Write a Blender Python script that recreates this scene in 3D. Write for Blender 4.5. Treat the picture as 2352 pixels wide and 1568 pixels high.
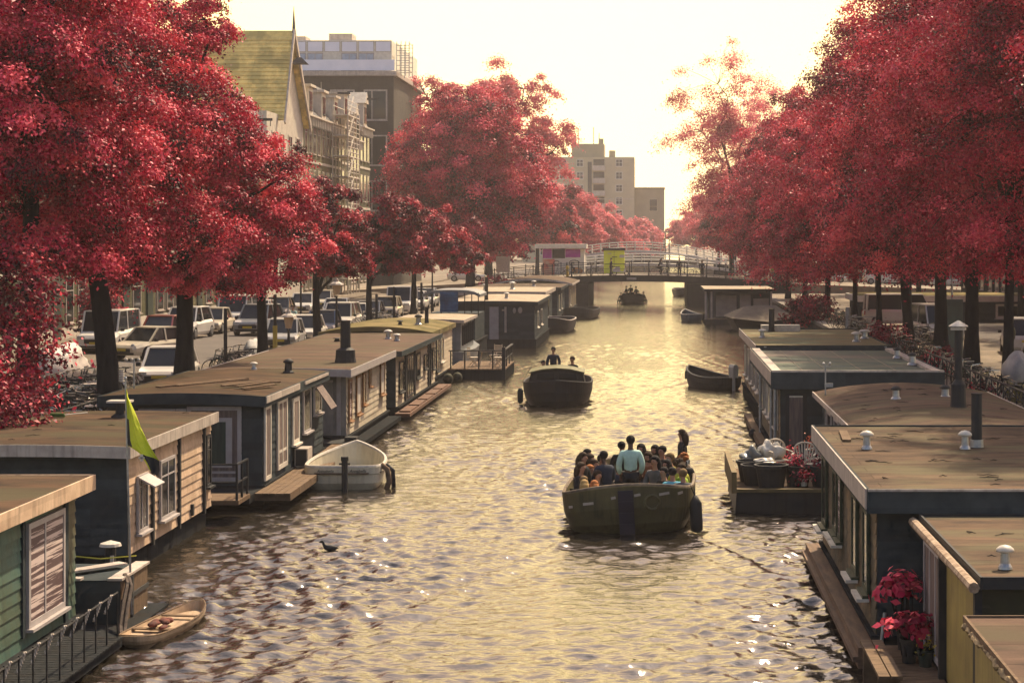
import bpy, math, random
import numpy as np
from mathutils import Vector, Matrix
R = math.radians
for o in list(bpy.data.objects): bpy.data.objects.remove(o)
SC = bpy.context.scene
COL = SC.collection
# ---------------------------------------------------------------- camera (level, looking along the canal; the photo is an off-centre crop)
CH = 6.5; F = 4500.0; VX, VY = 1500.0, 550.0
cam = bpy.data.cameras.new('camera'); camo = bpy.data.objects.new('camera', cam); COL.objects.link(camo)
camo.location = (0, 0, CH); camo.rotation_euler = (R(90), 0, 0)
cam.sensor_width = 36; cam.lens = 36 * F / 2352
cam.shift_x = -(VX - 1176) / 2352; cam.shift_y = -(784 - VY) / 2352
cam.clip_start = .5; cam.clip_end = 4000
SC.camera = camo
# ---------------------------------------------------------------- sky and sun
SUN_AZ, SUN_EL = R(26), R(52)            # azimuth measured from +Y towards +X
sd = Vector((math.sin(SUN_AZ) * math.cos(SUN_EL), math.cos(SUN_AZ) * math.cos(SUN_EL), math.sin(SUN_EL)))
W = bpy.data.worlds.new('World'); SC.world = W; W.use_nodes = True
nt = W.node_tree; nt.nodes.clear()
def wn(t, **k):
    n = nt.nodes.new(t)
    for a, b in k.items(): setattr(n, a, b)
    return n
out = wn('ShaderNodeOutputWorld'); bg = wn('ShaderNodeBackground'); bg.inputs[1].default_value = .1
nt.links.new(bg.outputs[0], out.inputs[0])
sky = wn('ShaderNodeTexSky', sky_type='NISHITA', sun_disc=False, sun_elevation=SUN_EL, sun_rotation=SUN_AZ,
         air_density=1.0, dust_density=2.5, ozone_density=1.5, altitude=0)
tc = wn('ShaderNodeTexCoord'); sep = wn('ShaderNodeSeparateXYZ'); nt.links.new(tc.outputs['Generated'], sep.inputs[0])
# thin bright cloud veil: cream, densest low down and ahead of the camera (towards the sun), thinning overhead and behind
mr = wn('ShaderNodeMapRange', interpolation_type='SMOOTHSTEP'); nt.links.new(sep.outputs[2], mr.inputs[0])
for i, v in ((1, .30), (2, .9), (3, 1.0), (4, .10)): mr.inputs[i].default_value = v
dt = wn('ShaderNodeVectorMath', operation='DOT_PRODUCT'); nt.links.new(tc.outputs['Generated'], dt.inputs[0]); dt.inputs[1].default_value = (.12, .99, 0)
mr2 = wn('ShaderNodeMapRange', interpolation_type='SMOOTHSTEP'); nt.links.new(dt.outputs['Value'], mr2.inputs[0])
for i, v in ((1, -.5), (2, .75), (3, .10), (4, 1.0)): mr2.inputs[i].default_value = v
nz = wn('ShaderNodeTexNoise'); nz.inputs['Scale'].default_value = 3.0; nz.inputs['Detail'].default_value = 4
nt.links.new(tc.outputs['Generated'], nz.inputs[0])
mr3 = wn('ShaderNodeMapRange'); nt.links.new(nz.outputs[0], mr3.inputs[0])
for i, v in ((1, .2), (2, .8), (3, .93), (4, 1.05)): mr3.inputs[i].default_value = v
m1 = wn('ShaderNodeMath', operation='MULTIPLY'); nt.links.new(mr.outputs[0], m1.inputs[0]); nt.links.new(mr2.outputs[0], m1.inputs[1])
el = wn('ShaderNodeMapRange', interpolation_type='SMOOTHSTEP'); nt.links.new(sep.outputs[2], el.inputs[0])
for i, v in ((1, .10), (2, .24), (3, 0), (4, 1)): el.inputs[i].default_value = v
vc = wn('ShaderNodeMix', data_type='RGBA'); nt.links.new(el.outputs[0], vc.inputs[0]); vc.inputs[6].default_value = (15.4, 11.0, 4.3, 1); vc.inputs[7].default_value = (15.6, 11.0, 8.2, 1)
vs = wn('ShaderNodeVectorMath', operation='SCALE'); nt.links.new(vc.outputs[2], vs.inputs[0]); nt.links.new(mr3.outputs[0], vs.inputs['Scale'])
hs = wn('ShaderNodeVectorMath', operation='SCALE'); nt.links.new(sky.outputs[0], hs.inputs[0]); hs.inputs['Scale'].default_value = 1.25
dg_ = wn('ShaderNodeVectorMath', operation='DOT_PRODUCT'); nt.links.new(tc.outputs['Generated'], dg_.inputs[0]); dg_.inputs[1].default_value = (-.01, .99, .13)
mg = wn('ShaderNodeMapRange', interpolation_type='SMOOTHSTEP'); nt.links.new(dg_.outputs['Value'], mg.inputs[0])
for i, v in ((1, .93), (2, 1.0), (3, 0), (4, 1)): mg.inputs[i].default_value = v
gl = wn('ShaderNodeMix', data_type='RGBA'); nt.links.new(mg.outputs[0], gl.inputs[0]); nt.links.new(vs.outputs[0], gl.inputs[6]); gl.inputs[7].default_value = (18, 13.8, 6.2, 1); vs = gl
mx = wn('ShaderNodeMix', data_type='RGBA'); nt.links.new(m1.outputs[0], mx.inputs[0])
nt.links.new(hs.outputs[0], mx.inputs[6]); nt.links.new(vs.outputs[2], mx.inputs[7]); nt.links.new(mx.outputs[2], bg.inputs[0])
sl = bpy.data.lights.new('sun', 'SUN'); sl.energy = 5.0; sl.angle = R(.6); sl.color = (1, .80, .54)
so = bpy.data.objects.new('sun', sl); COL.objects.link(so); so.rotation_euler = sd.to_track_quat('Z', 'Y').to_euler(); so.location = (60, 60, 80)
SC.view_settings.view_transform = 'Standard'; SC.view_settings.look = 'None'
SC.view_settings.exposure = .62; SC.view_settings.gamma = 1; SC.view_settings.use_curve_mapping = False
try:
    SC.cycles.max_bounces = 6; SC.cycles.diffuse_bounces = 2; SC.cycles.glossy_bounces = 3; SC.cycles.transmission_bounces = 4
    SC.cycles.volume_bounces = 0; SC.cycles.transparent_max_bounces = 6; SC.cycles.caustics_reflective = False; SC.cycles.caustics_refractive = False
    SC.cycles.use_adaptive_sampling = True; SC.cycles.adaptive_threshold = .03
    SC.cycles.volume_step_rate = 4
except Exception: pass
# ---------------------------------------------------------------- helpers
def gx(px, Y): return (px - VX) * Y / F
def gz(py, Y): return CH - (py - VY) * Y / F
def at(px, py, z):
    Y = F * (CH - z) / (py - VY); return Vector((gx(px, Y), Y, z))
MATS = {}
def mat(name, c1, c2=None, rough=.75, scale=2.0, detail=6, bump=0., bscale=None, metal=0., stretch=(1, 1, 1), lo=.35, hi=.65,
        board=None, spec=.28, streak=0., tile=None, c3=None):
    """procedural principled surface: two-tone noise, optional third tone patches, board-by-board tone, bump"""
    if name in MATS: return MATS[name]
    m = bpy.data.materials.new(name); m.use_nodes = True; t = m.node_tree; N = t.nodes; L = t.links
    b = N['Principled BSDF']; b.inputs['Roughness'].default_value = rough; b.inputs['Metallic'].default_value = metal
    b.inputs['Specular IOR Level'].default_value = spec
    if c2 is None: c2 = tuple(x * .72 for x in c1)
    g = N.new('ShaderNodeNewGeometry')
    mp = N.new('ShaderNodeMapping'); mp.inputs['Scale'].default_value = stretch; L.new(g.outputs['Position'], mp.inputs[0])
    n1 = N.new('ShaderNodeTexNoise'); n1.inputs['Scale'].default_value = scale; n1.inputs['Detail'].default_value = detail
    n1.inputs['Roughness'].default_value = .62; L.new(mp.outputs[0], n1.inputs[0])
    rp = N.new('ShaderNodeMapRange'); L.new(n1.outputs[0], rp.inputs[0]); rp.inputs[1].default_value = lo; rp.inputs[2].default_value = hi
    mixc = N.new('ShaderNodeMix'); mixc.data_type = 'RGBA'; L.new(rp.outputs[0], mixc.inputs[0])
    mixc.inputs[6].default_value = (*c1, 1); mixc.inputs[7].default_value = (*c2, 1)
    col = mixc.outputs[2]
    if c3 is not None:
        n3 = N.new('ShaderNodeTexNoise'); n3.inputs['Scale'].default_value = scale * .35; n3.inputs['Detail'].default_value = 3; L.new(mp.outputs[0], n3.inputs[0])
        r3 = N.new('ShaderNodeMapRange'); L.new(n3.outputs[0], r3.inputs[0]); r3.inputs[1].default_value = .48; r3.inputs[2].default_value = .62
        m3 = N.new('ShaderNodeMix'); m3.data_type = 'RGBA'; L.new(r3.outputs[0], m3.inputs[0]); L.new(col, m3.inputs[6]); m3.inputs[7].default_value = (*c3, 1)
        col = m3.outputs[2]
    if board:
        # every board (height 'board') and every 2.4 m run of it gets its own tone
        sp = N.new('ShaderNodeSeparateXYZ'); L.new(g.outputs['Position'], sp.inputs[0])
        cb = N.new('ShaderNodeCombineXYZ')
        for k, (src, sz) in enumerate(((0, 2.7), (1, 2.4), (2, board))):
            a = N.new('ShaderNodeMath'); a.operation = 'DIVIDE'; L.new(sp.outputs[src], a.inputs[0]); a.inputs[1].default_value = sz
            f = N.new('ShaderNodeMath'); f.operation = 'FLOOR'; L.new(a.outputs[0], f.inputs[0]); L.new(f.outputs[0], cb.inputs[k])
        wnz = N.new('ShaderNodeTexWhiteNoise'); L.new(cb.outputs[0], wnz.inputs[0])
        r4 = N.new('ShaderNodeMapRange'); L.new(wnz.outputs[0], r4.inputs[0]); r4.inputs[3].default_value = .78; r4.inputs[4].default_value = 1.12
        m4 = N.new('ShaderNodeVectorMath'); m4.operation = 'SCALE'; L.new(col, m4.inputs[0]); L.new(r4.outputs[0], m4.inputs['Scale'])
        col = m4.outputs[0]
    if streak:
        ms = N.new('ShaderNodeMapping'); ms.inputs['Scale'].default_value = (3.5, 3.5, .25); L.new(g.outputs['Position'], ms.inputs[0])
        ns = N.new('ShaderNodeTexNoise'); ns.inputs['Scale'].default_value = 2.5; ns.inputs['Detail'].default_value = 5; L.new(ms.outputs[0], ns.inputs[0])
        rs = N.new('ShaderNodeMapRange'); L.new(ns.outputs[0], rs.inputs[0]); rs.inputs[1].default_value = .5; rs.inputs[2].default_value = .72
        rs.inputs[3].default_value = 1; rs.inputs[4].default_value = 1 - streak
        m5 = N.new('ShaderNodeVectorMath'); m5.operation = 'SCALE'; L.new(col, m5.inputs[0]); L.new(rs.outputs[0], m5.inputs['Scale'])
        col = m5.outputs[0]
    if tile:
        w = N.new('ShaderNodeTexBrick'); w.inputs['Scale'].default_value = 1; w.inputs['Brick Width'].default_value = tile[0]; w.inputs['Row Height'].default_value = tile[1]
        w.inputs['Mortar Size'].default_value = tile[2]; w.inputs['Color1'].default_value = (1, 1, 1, 1); w.inputs['Color2'].default_value = (.74, .74, .74, 1)
        w.inputs['Mortar'].default_value = (.4, .38, .36, 1)
        # wall coordinates: horizontal run = x + y, vertical = z (or x, y on the ground)
        sp = N.new('ShaderNodeSeparateXYZ'); L.new(g.outputs['Position'], sp.inputs[0]); cb = N.new('ShaderNodeCombineXYZ')
        if len(tile) > 3:
            L.new(sp.outputs[0], cb.inputs[0]); L.new(sp.outputs[1], cb.inputs[1])
        else:
            ad = N.new('ShaderNodeMath'); L.new(sp.outputs[0], ad.inputs[0]); L.new(sp.outputs[1], ad.inputs[1]); L.new(ad.outputs[0], cb.inputs[0]); L.new(sp.outputs[2], cb.inputs[1])
        L.new(cb.outputs[0], w.inputs[0])
        m6 = N.new('ShaderNodeMix'); m6.data_type = 'RGBA'; m6.blend_type = 'MULTIPLY'; m6.inputs[0].default_value = 1; L.new(col, m6.inputs[6]); L.new(w.outputs[0], m6.inputs[7])
        col = m6.outputs[2]
    L.new(col, b.inputs['Base Color'])
    if bump:
        n2 = N.new('ShaderNodeTexNoise'); n2.inputs['Scale'].default_value = bscale or scale * 8; n2.inputs['Detail'].default_value = 4; L.new(mp.outputs[0], n2.inputs[0])
        bp = N.new('ShaderNodeBump'); bp.inputs['Strength'].default_value = bump; bp.inputs['Distance'].default_value = .02
        L.new(n2.outputs[0], bp.inputs['Height']); L.new(bp.outputs[0], b.inputs['Normal'])
    MATS[name] = m; return m
class MB:
    """collects shapes, then links them as ONE mesh object"""
    def __init__(s): s.v = []; s.f = []; s.m = []; s.cuts = []
    def add(s, vs, fs, mi=0):
        k = len(s.v); s.cuts.append(k); s.v += [tuple(v) for v in vs]; s.f += [tuple(i + k for i in f) for f in fs]; s.m += [mi] * len(fs); return s
    def box(s, x0, x1, y0, y1, z0, z1, mi=0):
        if x0 > x1: x0, x1 = x1, x0
        if y0 > y1: y0, y1 = y1, y0
        if z0 > z1: z0, z1 = z1, z0
        return s.add([(x0, y0, z0), (x1, y0, z0), (x1, y1, z0), (x0, y1, z0), (x0, y0, z1), (x1, y0, z1), (x1, y1, z1), (x0, y1, z1)],
              [(3, 2, 1, 0), (4, 5, 6, 7), (0, 1, 5, 4), (1, 2, 6, 5), (2, 3, 7, 6), (3, 0, 4, 7)], mi)
    def bar(s, a, b, w=.04, h=None, mi=0):
        """rectangular bar from a to b"""
        a = Vector(a); b = Vector(b); h = h or w; d = (b - a).normalized()
        u = d.cross(Vector((0, 0, 1)));
        if u.length < .01: u = Vector((1, 0, 0))
        u.normalize(); n = u.cross(d); u = u * w / 2; n = n * h / 2
        vs = [p + q for p in (a, b) for q in (-u - n, u - n, u + n, -u + n)]
        return s.add(vs, [(0, 1, 2, 3), (7, 6, 5, 4), (0, 4, 5, 1), (1, 5, 6, 2), (2, 6, 7, 3), (3, 7, 4, 0)], mi)
    def tube(s, pts, r, n=6, mi=0, cap=True):
        pts = [Vector(p) for p in pts]; m = len(pts)
        rs = r if isinstance(r, (list, tuple)) else [r] * m
        vs = []; prev = None
        for i, p in enumerate(pts):
            d = (pts[min(i + 1, m - 1)] - pts[max(i - 1, 0)])
            d = d.normalized() if d.length > 1e-9 else Vector((0, 0, 1))
            if prev is None:
                u = d.cross(Vector((0, 0, 1)))
                if u.length < .05: u = d.cross(Vector((1, 0, 0)))
            else: u = prev - d * prev.dot(d)
            u.normalize(); prev = u; w = d.cross(u)
            for k in range(n):
                a = 2 * math.pi * k / n; vs.append(p + (u * math.cos(a) + w * math.sin(a)) * rs[i])
        fs = [(i * n + k, i * n + (k + 1) % n, (i + 1) * n + (k + 1) % n, (i + 1) * n + k) for i in range(m - 1) for k in range(n)]
        if cap: fs += [tuple(range(n - 1, -1, -1)), tuple((m - 1) * n + k for k in range(n))]
        return s.add(vs, fs, mi)
    def lathe(s, prof, c=(0, 0, 0), n=16, mi=0):
        """prof = [(radius, z)...] round the z axis through c"""
        vs = [(c[0] + r * math.cos(2 * math.pi * k / n), c[1] + r * math.sin(2 * math.pi * k / n), c[2] + z) for r, z in prof for k in range(n)]
        fs = [(i * n + k, i * n + (k + 1) % n, (i + 1) * n + (k + 1) % n, (i + 1) * n + k) for i in range(len(prof) - 1) for k in range(n)]
        fs += [tuple(range(n - 1, -1, -1)), tuple((len(prof) - 1) * n + k for k in range(n))]
        return s.add(vs, fs, mi)
    def sphere(s, c, r, n=10, m=6, mi=0):
        rr = r if isinstance(r, (tuple, list)) else (r, r, r)
        vs = [(c[0] + rr[0] * math.sin(math.pi * i / m) * math.cos(2 * math.pi * k / n), c[1] + rr[1] * math.sin(math.pi * i / m) * math.sin(2 * math.pi * k / n),
               c[2] + rr[2] * math.cos(math.pi * i / m)) for i in range(1, m) for k in range(n)]
        T = len(vs); vs += [(c[0], c[1], c[2] + rr[2]), (c[0], c[1], c[2] - rr[2])]
        fs = [(i * n + k, (i + 1) * n + k, (i + 1) * n + (k + 1) % n, i * n + (k + 1) % n) for i in range(m - 2) for k in range(n)]
        fs += [(k, (k + 1) % n, T) for k in range(n)] + [((m - 2) * n + (k + 1) % n, (m - 2) * n + k, T + 1) for k in range(n)]
        return s.add(vs, fs, mi)
    def prism(s, poly, axis, a, b, mi=0):
        """2-D polygon extruded along an axis ('x': poly=(y,z), 'y': poly=(x,z), 'z': poly=(x,y))"""
        f = {'x': lambda p, t: (t, p[0], p[1]), 'y': lambda p, t: (p[0], t, p[1]), 'z': lambda p, t: (p[0], p[1], t)}[axis]
        n = len(poly)
        return s.add([f(p, a) for p in poly] + [f(p, b) for p in poly],
                     [tuple(range(n)), tuple(range(2 * n - 1, n - 1, -1))] + [(i, i + n, (i + 1) % n + n, (i + 1) % n) for i in range(n)], mi)
    def fbox(s, face, p, u0, u1, z0, z1, d0, d1, mi=0):
        """box standing d0..d1 proud of a wall plane p that faces +X (R), -X (L) or -Y (F)"""
        if face == 'R': return s.box(p + d0, p + d1, u0, u1, z0, z1, mi)
        if face == 'L': return s.box(p - d1, p - d0, u0, u1, z0, z1, mi)
        return s.box(u0, u1, p - d1, p - d0, z0, z1, mi)
    def build(s, name, mats, parent=None, smooth=False, off=None):
        me = bpy.data.meshes.new(name)
        o0 = Vector(off) if off is not None else (parent['_org'] if parent is not None and '_org' in parent else None)
        vs = s.v
        if o0 is not None: vs = [(x - o0[0], y - o0[1], z - o0[2]) for x, y, z in vs]
        me.from_pydata(vs, [], s.f)
        if not isinstance(mats, (list, tuple)): mats = [mats]
        for m in mats: me.materials.append(m)
        me.polygons.foreach_set('material_index', s.m)
        if smooth: me.polygons.foreach_set('use_smooth', [True] * len(me.polygons))
        me.update()
        o = bpy.data.objects.new(name, me); COL.objects.link(o)
        if parent is not None:
            o.parent = parent
            if '_org' in parent: o['_org'] = (0.0, 0.0, 0.0) if off is not None else list(o0)
        elif off is not None: o.location = off
        return o
def each(m, name, mats, parent):
    """every shape collected in m becomes a part of its own"""
    k = 0; out = []
    for a, b in zip(m.cuts, m.cuts[1:] + [len(m.v)]):
        q = MB(); q.v = m.v[a:b]; idx = [i for i, f in enumerate(m.f) if a <= f[0] < b]; q.f = [tuple(v - a for v in m.f[i]) for i in idx]; q.m = [m.m[i] for i in idx]; out.append(q.build(name, mats, parent))
    return out
def tag(o, label=None, cat=None, group=None, kind=None):
    if label: o['label'] = label
    if cat: o['category'] = cat
    if group: o['group'] = group
    if kind: o['kind'] = kind
    return o
def thing(name, label, cat, loc=(0, 0, 0), group=None):
    """Empty at the base of a thing; parts built afterwards in WORLD coordinates hang from it"""
    o = bpy.data.objects.new(name, None); COL.objects.link(o); o.location = loc; o.empty_display_size = .3
    o['_org'] = list(loc)
    return tag(o, label, cat, group)
def dup(o, loc=None, rz=None, label=None, scale=None, group=None, parent=None, kids=None):
    c = o.copy(); COL.objects.link(c); c.parent = parent
    for ch in (kids(o) if kids else list(o.children)): dup(ch, parent=c)
    if loc is not None: c.location = loc
    if rz is not None: c.rotation_euler = (0, 0, rz)
    if scale is not None: c.scale = (scale,) * 3 if isinstance(scale, (int, float)) else scale
    if label: c['label'] = label
    if group: c['group'] = group
    return c
RND = random.Random(7)
def refine(pl, k=4):
    """smooth curve through a list of tuples"""
    o = []
    for i in range(len(pl) - 1):
        p0, p1, p2, p3 = pl[max(i - 1, 0)], pl[i], pl[i + 1], pl[min(i + 2, len(pl) - 1)]
        for j in range(k):
            t = j / k; o.append(tuple(.5 * (2 * b + (c - a) * t + (2 * a - 5 * b + 4 * c - d) * t * t + (3 * b - a - 3 * c + d) * t ** 3) for a, b, c, d in zip(p0, p1, p2, p3)))
    return o + [tuple(pl[-1])]
def lin(r, g, b):
    f = lambda c: ((c / 255 + .055) / 1.055) ** 2.4 if c > 10 else c / 255 / 12.92
    return (f(r), f(g), f(b))
# ---------------------------------------------------------------- setting: ground, canal, quays
QL, QR, QZ = -14.6, 10.3, 1.3
m_water = bpy.data.materials.new('canal_water'); m_water.use_nodes = True
_t = m_water.node_tree; _b = _t.nodes['Principled BSDF']
_b.inputs['Base Color'].default_value = (.022, .018, .013, 1); _b.inputs['Roughness'].default_value = .07; _b.inputs['IOR'].default_value = 1.75
_b.inputs['Specular IOR Level'].default_value = .75; _b.inputs['Specular Tint'].default_value = (1, .90, .80, 1)
_g = _t.nodes.new('ShaderNodeNewGeometry'); _m = _t.nodes.new('ShaderNodeMapping'); _m.inputs['Scale'].default_value = (.45, 1.0, 1); _t.links.new(_g.outputs['Position'], _m.inputs[0])
_n = _t.nodes.new('ShaderNodeTexNoise'); _n.inputs['Scale'].default_value = 9; _n.inputs['Detail'].default_value = 4; _n.inputs['Roughness'].default_value = .5
_t.links.new(_m.outputs[0], _n.inputs[0])
_p = _t.nodes.new('ShaderNodeBump'); _p.inputs['Strength'].default_value = .48; _p.inputs['Distance'].default_value = .05
_t.links.new(_n.outputs[0], _p.inputs['Height']); _t.links.new(_p.outputs[0], _b.inputs['Normal'])
def mesh_np(name, V, Fq, mats, smooth=True, attr=None, parent=None):
    me = bpy.data.meshes.new(name); nv, nf, k = len(V), len(Fq), Fq.shape[1]
    me.vertices.add(nv); me.vertices.foreach_set('co', V.astype(np.float32).ravel())
    me.loops.add(nf * k); me.loops.foreach_set('vertex_index', Fq.astype(np.int32).ravel())
    me.polygons.add(nf); me.polygons.foreach_set('loop_start', np.arange(0, nf * k, k, dtype=np.int32))
    try: me.polygons.foreach_set('loop_total', np.full(nf, k, dtype=np.int32))
    except Exception: pass
    for m in mats: me.materials.append(m)
    me.update(calc_edges=True)
    if smooth: me.polygons.foreach_set('use_smooth', np.ones(nf, dtype=bool))
    if attr is not None:
        a = me.attributes.new('tone', 'FLOAT', 'FACE'); a.data.foreach_set('value', attr.astype(np.float32))
    o = bpy.data.objects.new(name, me); COL.objects.link(o); o.parent = parent
    return o
def water():
    rg = np.random.RandomState(3)
    ys = [-60.0, -20, 0, 12, 20]; y = 24.0
    while y < 640: ys.append(y); y += max(.05, y * y / 29000.0 * .95)
    ys = np.array(ys); xs = np.concatenate([np.linspace(QL - .3, -9.5, 30), np.linspace(-9.4, 4.2, 260), np.linspace(4.3, QR + .3, 30)])
    X, Y = np.meshgrid(xs, ys); Z = np.zeros_like(X)
    for i in range(90):
        lam = 10 ** rg.uniform(-.85, -.05); ang = rg.normal(0, .5) + (math.pi / 2 if rg.rand() < .88 else .5)
        k = 2 * math.pi / lam; ph = rg.uniform(0, 6.28)
        fade = np.clip(lam / (3.2 * np.maximum(Y, 20) ** 2 / 30500), 0, 1)
        Z += .0074 * lam ** 1.0 * np.sin(k * (X * math.cos(ang) + Y * math.sin(ang)) + ph + .7 * np.sin(X * .5 / lam + ph * 2)) * fade
    # calmer and choppier patches, bow waves spreading from the moving boats
    Z *= .75 + .45 * np.sin(X * .55 + 1.3 * np.sin(Y * .11)) * np.sin(Y * .19 + 1)
    for bx, by, dr in ((-.4, 43.0, -1), (-3.76, 76.0, 1), (-2.1, 199.0, -1)):
        dy = (Y - by) * dr; ax = np.abs(X - bx)
        arm = np.exp(-((ax - 1.3 - .30 * np.maximum(dy, 0)) / (.35 + .05 * np.abs(dy))) ** 2) * (dy > -1) * np.exp(-np.abs(dy) / 14)
        Z += .045 * arm * np.sin(7 * (ax - .3 * dy))
        Z += .03 * np.exp(-(ax / 1.4) ** 2) * np.exp(-np.abs(dy) / 5) * (dy > 0) * np.sin(5.3 * dy + 3 * np.sin(3 * X))
    ny, nx = X.shape
    V = np.stack([X.ravel(), Y.ravel(), Z.ravel()], 1)
    i = np.arange(ny - 1)[:, None] * nx + np.arange(nx - 1)[None, :]
    Fq = np.stack([i, i + 1, i + nx + 1, i + nx], -1).reshape(-1, 4)
    return tag(mesh_np('water', V, Fq, [m_water]), kind='structure')
water()
m_pave = mat('brick_paving', (.21, .165, .115), (.12, .095, .07), rough=.9, scale=.6, bump=.3, bscale=6, c3=(.27, .215, .15), tile=(.42, .2, .012, 1))
m_road = mat('asphalt', (.12, .10, .085), (.085, .075, .065), rough=.95, scale=1.2, bump=.3, bscale=20)
m_quay = mat('quay_brick', (.10, .075, .055), (.06, .05, .04), rough=.95, scale=1.5, streak=.5, tile=(.22, .07, .006))
m_stone = mat('quay_coping', (.24, .21, .17), (.16, .14, .12), rough=.85, scale=2)
g = MB()
g.add([(-900, -60, QZ), (QL, -60, QZ), (QL, 640, QZ), (-900, 640, QZ), (QR, -60, QZ), (900, -60, QZ), (900, 640, QZ), (QR, 640, QZ), (-900, 1400, QZ), (900, 1400, QZ)],
      [(0, 1, 2, 3), (4, 5, 6, 7), (3, 2, 7, 6, 9, 8)])
tag(g.build('ground', m_pave), kind='structure')
r = MB(); r.add([(-24.2, -60, QZ + .004), (-18.9, -60, QZ + .004), (-18.9, 330, QZ + .004), (-24.2, 330, QZ + .004)], [(0, 1, 2, 3)])
tag(r.build('road', m_road), kind='structure')
r = MB(); r.add([(17.2, -60, QZ + .004), (21, -60, QZ + .004), (21, 186, QZ + .004), (17.2, 186, QZ + .004)], [(0, 1, 2, 3)])
tag(r.build('road', m_road), kind='structure')
k = MB(); k.box(-29.9, -26.3, -60, 330, QZ - .1, QZ + .13); tag(k.build('pavement', m_pave), kind='structure')
for xq, s, lb in ((QL, -1, 'long dark brick quay wall behind the left houseboats'), (QR, 1, 'long dark brick quay wall behind the right houseboats')):
    q = thing('quay_wall', lb, 'quay wall', (xq, 100, 0))
    w = MB(); w.box(xq, xq + s * .6, -60, 640, -1.5, QZ - .15); w.build('wall', m_quay, q)
    w = MB()
    y = -60.0
    while y < 330: w.box(xq - s * .06, xq + s * .55, y, y + 1.96, QZ - .15, QZ + .05 + RND.uniform(0, .015)); y += 2.0
    w.build('coping', m_stone, q)
# ---------------------------------------------------------------- road bridge over the canal
BY0, BY1 = 189.0, 207.0
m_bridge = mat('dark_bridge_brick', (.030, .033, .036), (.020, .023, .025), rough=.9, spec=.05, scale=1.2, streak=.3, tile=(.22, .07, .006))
m_deck = mat('bridge_deck', (.27, .22, .16), (.20, .165, .12), rough=.9, scale=1.5)
m_iron = mat('black_iron', (.018, .02, .022), (.012, .013, .015), rough=.55, scale=6)
def dz(x):   # deck height along the bridge
    t = (x + 2.2) / 13.5
    return 3.0 - .62 * t * t
br = thing('road_bridge', 'wide dark road bridge with low opening and iron railing across the canal', 'bridge', (-2.2, BY0, 0))
def arch_slab(x0, x1, y0, y1, th, n=26, up=0.0):
    m = MB(); xs = [x0 + (x1 - x0) * i / n for i in range(n + 1)]
    vs = [];
    for x in xs: vs += [(x, y0, dz(x) + up), (x, y1, dz(x) + up), (x, y0, dz(x) + up - th), (x, y1, dz(x) + up - th)]
    fs = []
    for i in range(n):
        a = 4 * i; b = a + 4
        fs += [(a, b, b + 1, a + 1), (a + 2, a + 3, b + 3, b + 2), (a, a + 2, b + 2, b), (a + 1, b + 1, b + 3, a + 3)]
    fs += [(0, 1, 3, 2), (4 * n, 4 * n + 2, 4 * n + 3, 4 * n + 1)]
    return m.add(vs, fs)
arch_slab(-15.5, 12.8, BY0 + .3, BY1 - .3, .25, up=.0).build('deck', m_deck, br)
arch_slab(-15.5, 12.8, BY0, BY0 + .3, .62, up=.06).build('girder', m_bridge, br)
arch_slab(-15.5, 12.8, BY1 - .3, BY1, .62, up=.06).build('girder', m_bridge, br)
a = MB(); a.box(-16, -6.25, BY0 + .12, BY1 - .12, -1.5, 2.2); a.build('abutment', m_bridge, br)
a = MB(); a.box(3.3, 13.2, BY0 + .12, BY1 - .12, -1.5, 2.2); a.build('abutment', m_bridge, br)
s_ = MB(); s_.fbox('F', BY0, -2.55, -1.6, 2.62, 2.86, .0, .03); s_.build('name_plate', mat('pale_plate', (.34, .33, .28), rough=.6), br)
s_ = MB(); s_.fbox('F', BY0 + .12, 7.6, 9.6, 1.55, 2.1, .0, .05, 0); s_.build('notice_board', m_iron, br)
for yy in (BY0 + .15, BY1 - .15):
    rail = MB(); x = -15.3
    pts = [(-15.4 + i * .94, yy) for i in range(31)]
    for zz, rr in ((1.08, .035), (.62, .018), (.16, .022)):
        rail.tube([(x, y, dz(x) + .06 + zz) for x, y in pts], rr, 5)
    rail.build('railing', m_iron, br)
    for i in range(16):
        x = -15.3 + 1.86 * i; p = MB()
        p.box(x - .045, x + .045, yy - .045, yy + .045, dz(x) + .05, dz(x) + 1.2); p.box(x - .08, x + .08, yy - .08, yy + .08, dz(x) + .05, dz(x) + .2); p.sphere((x, yy, dz(x) + 1.24), .07, 6, 4)
        p.build('railing_post', m_iron, br)
# approach ramps so that the bridge street meets the quays
rm = MB()
rm.add([(-15.5, BY0 + .3, dz(-15.5)), (-15.5, BY1 - .3, dz(-15.5)), (-34, BY1 - .3, QZ), (-34, BY0 + .3, QZ), (-15.5, BY0 + .3, QZ - .1), (-15.5, BY1 - .3, QZ - .1)],
       [(0, 1, 2, 3), (0, 3, 4), (1, 5, 2)])
rm.add([(12.8, BY0 + .3, dz(12.8)), (12.8, BY1 - .3, dz(12.8)), (40, BY1 - .3, QZ), (40, BY0 + .3, QZ), (12.8, BY0 + .3, QZ - .1), (12.8, BY1 - .3, QZ - .1)],
       [(0, 3, 2, 1), (0, 4, 3), (1, 2, 5)])
tag(rm.build('bridge_street', m_deck), kind='structure')
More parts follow.
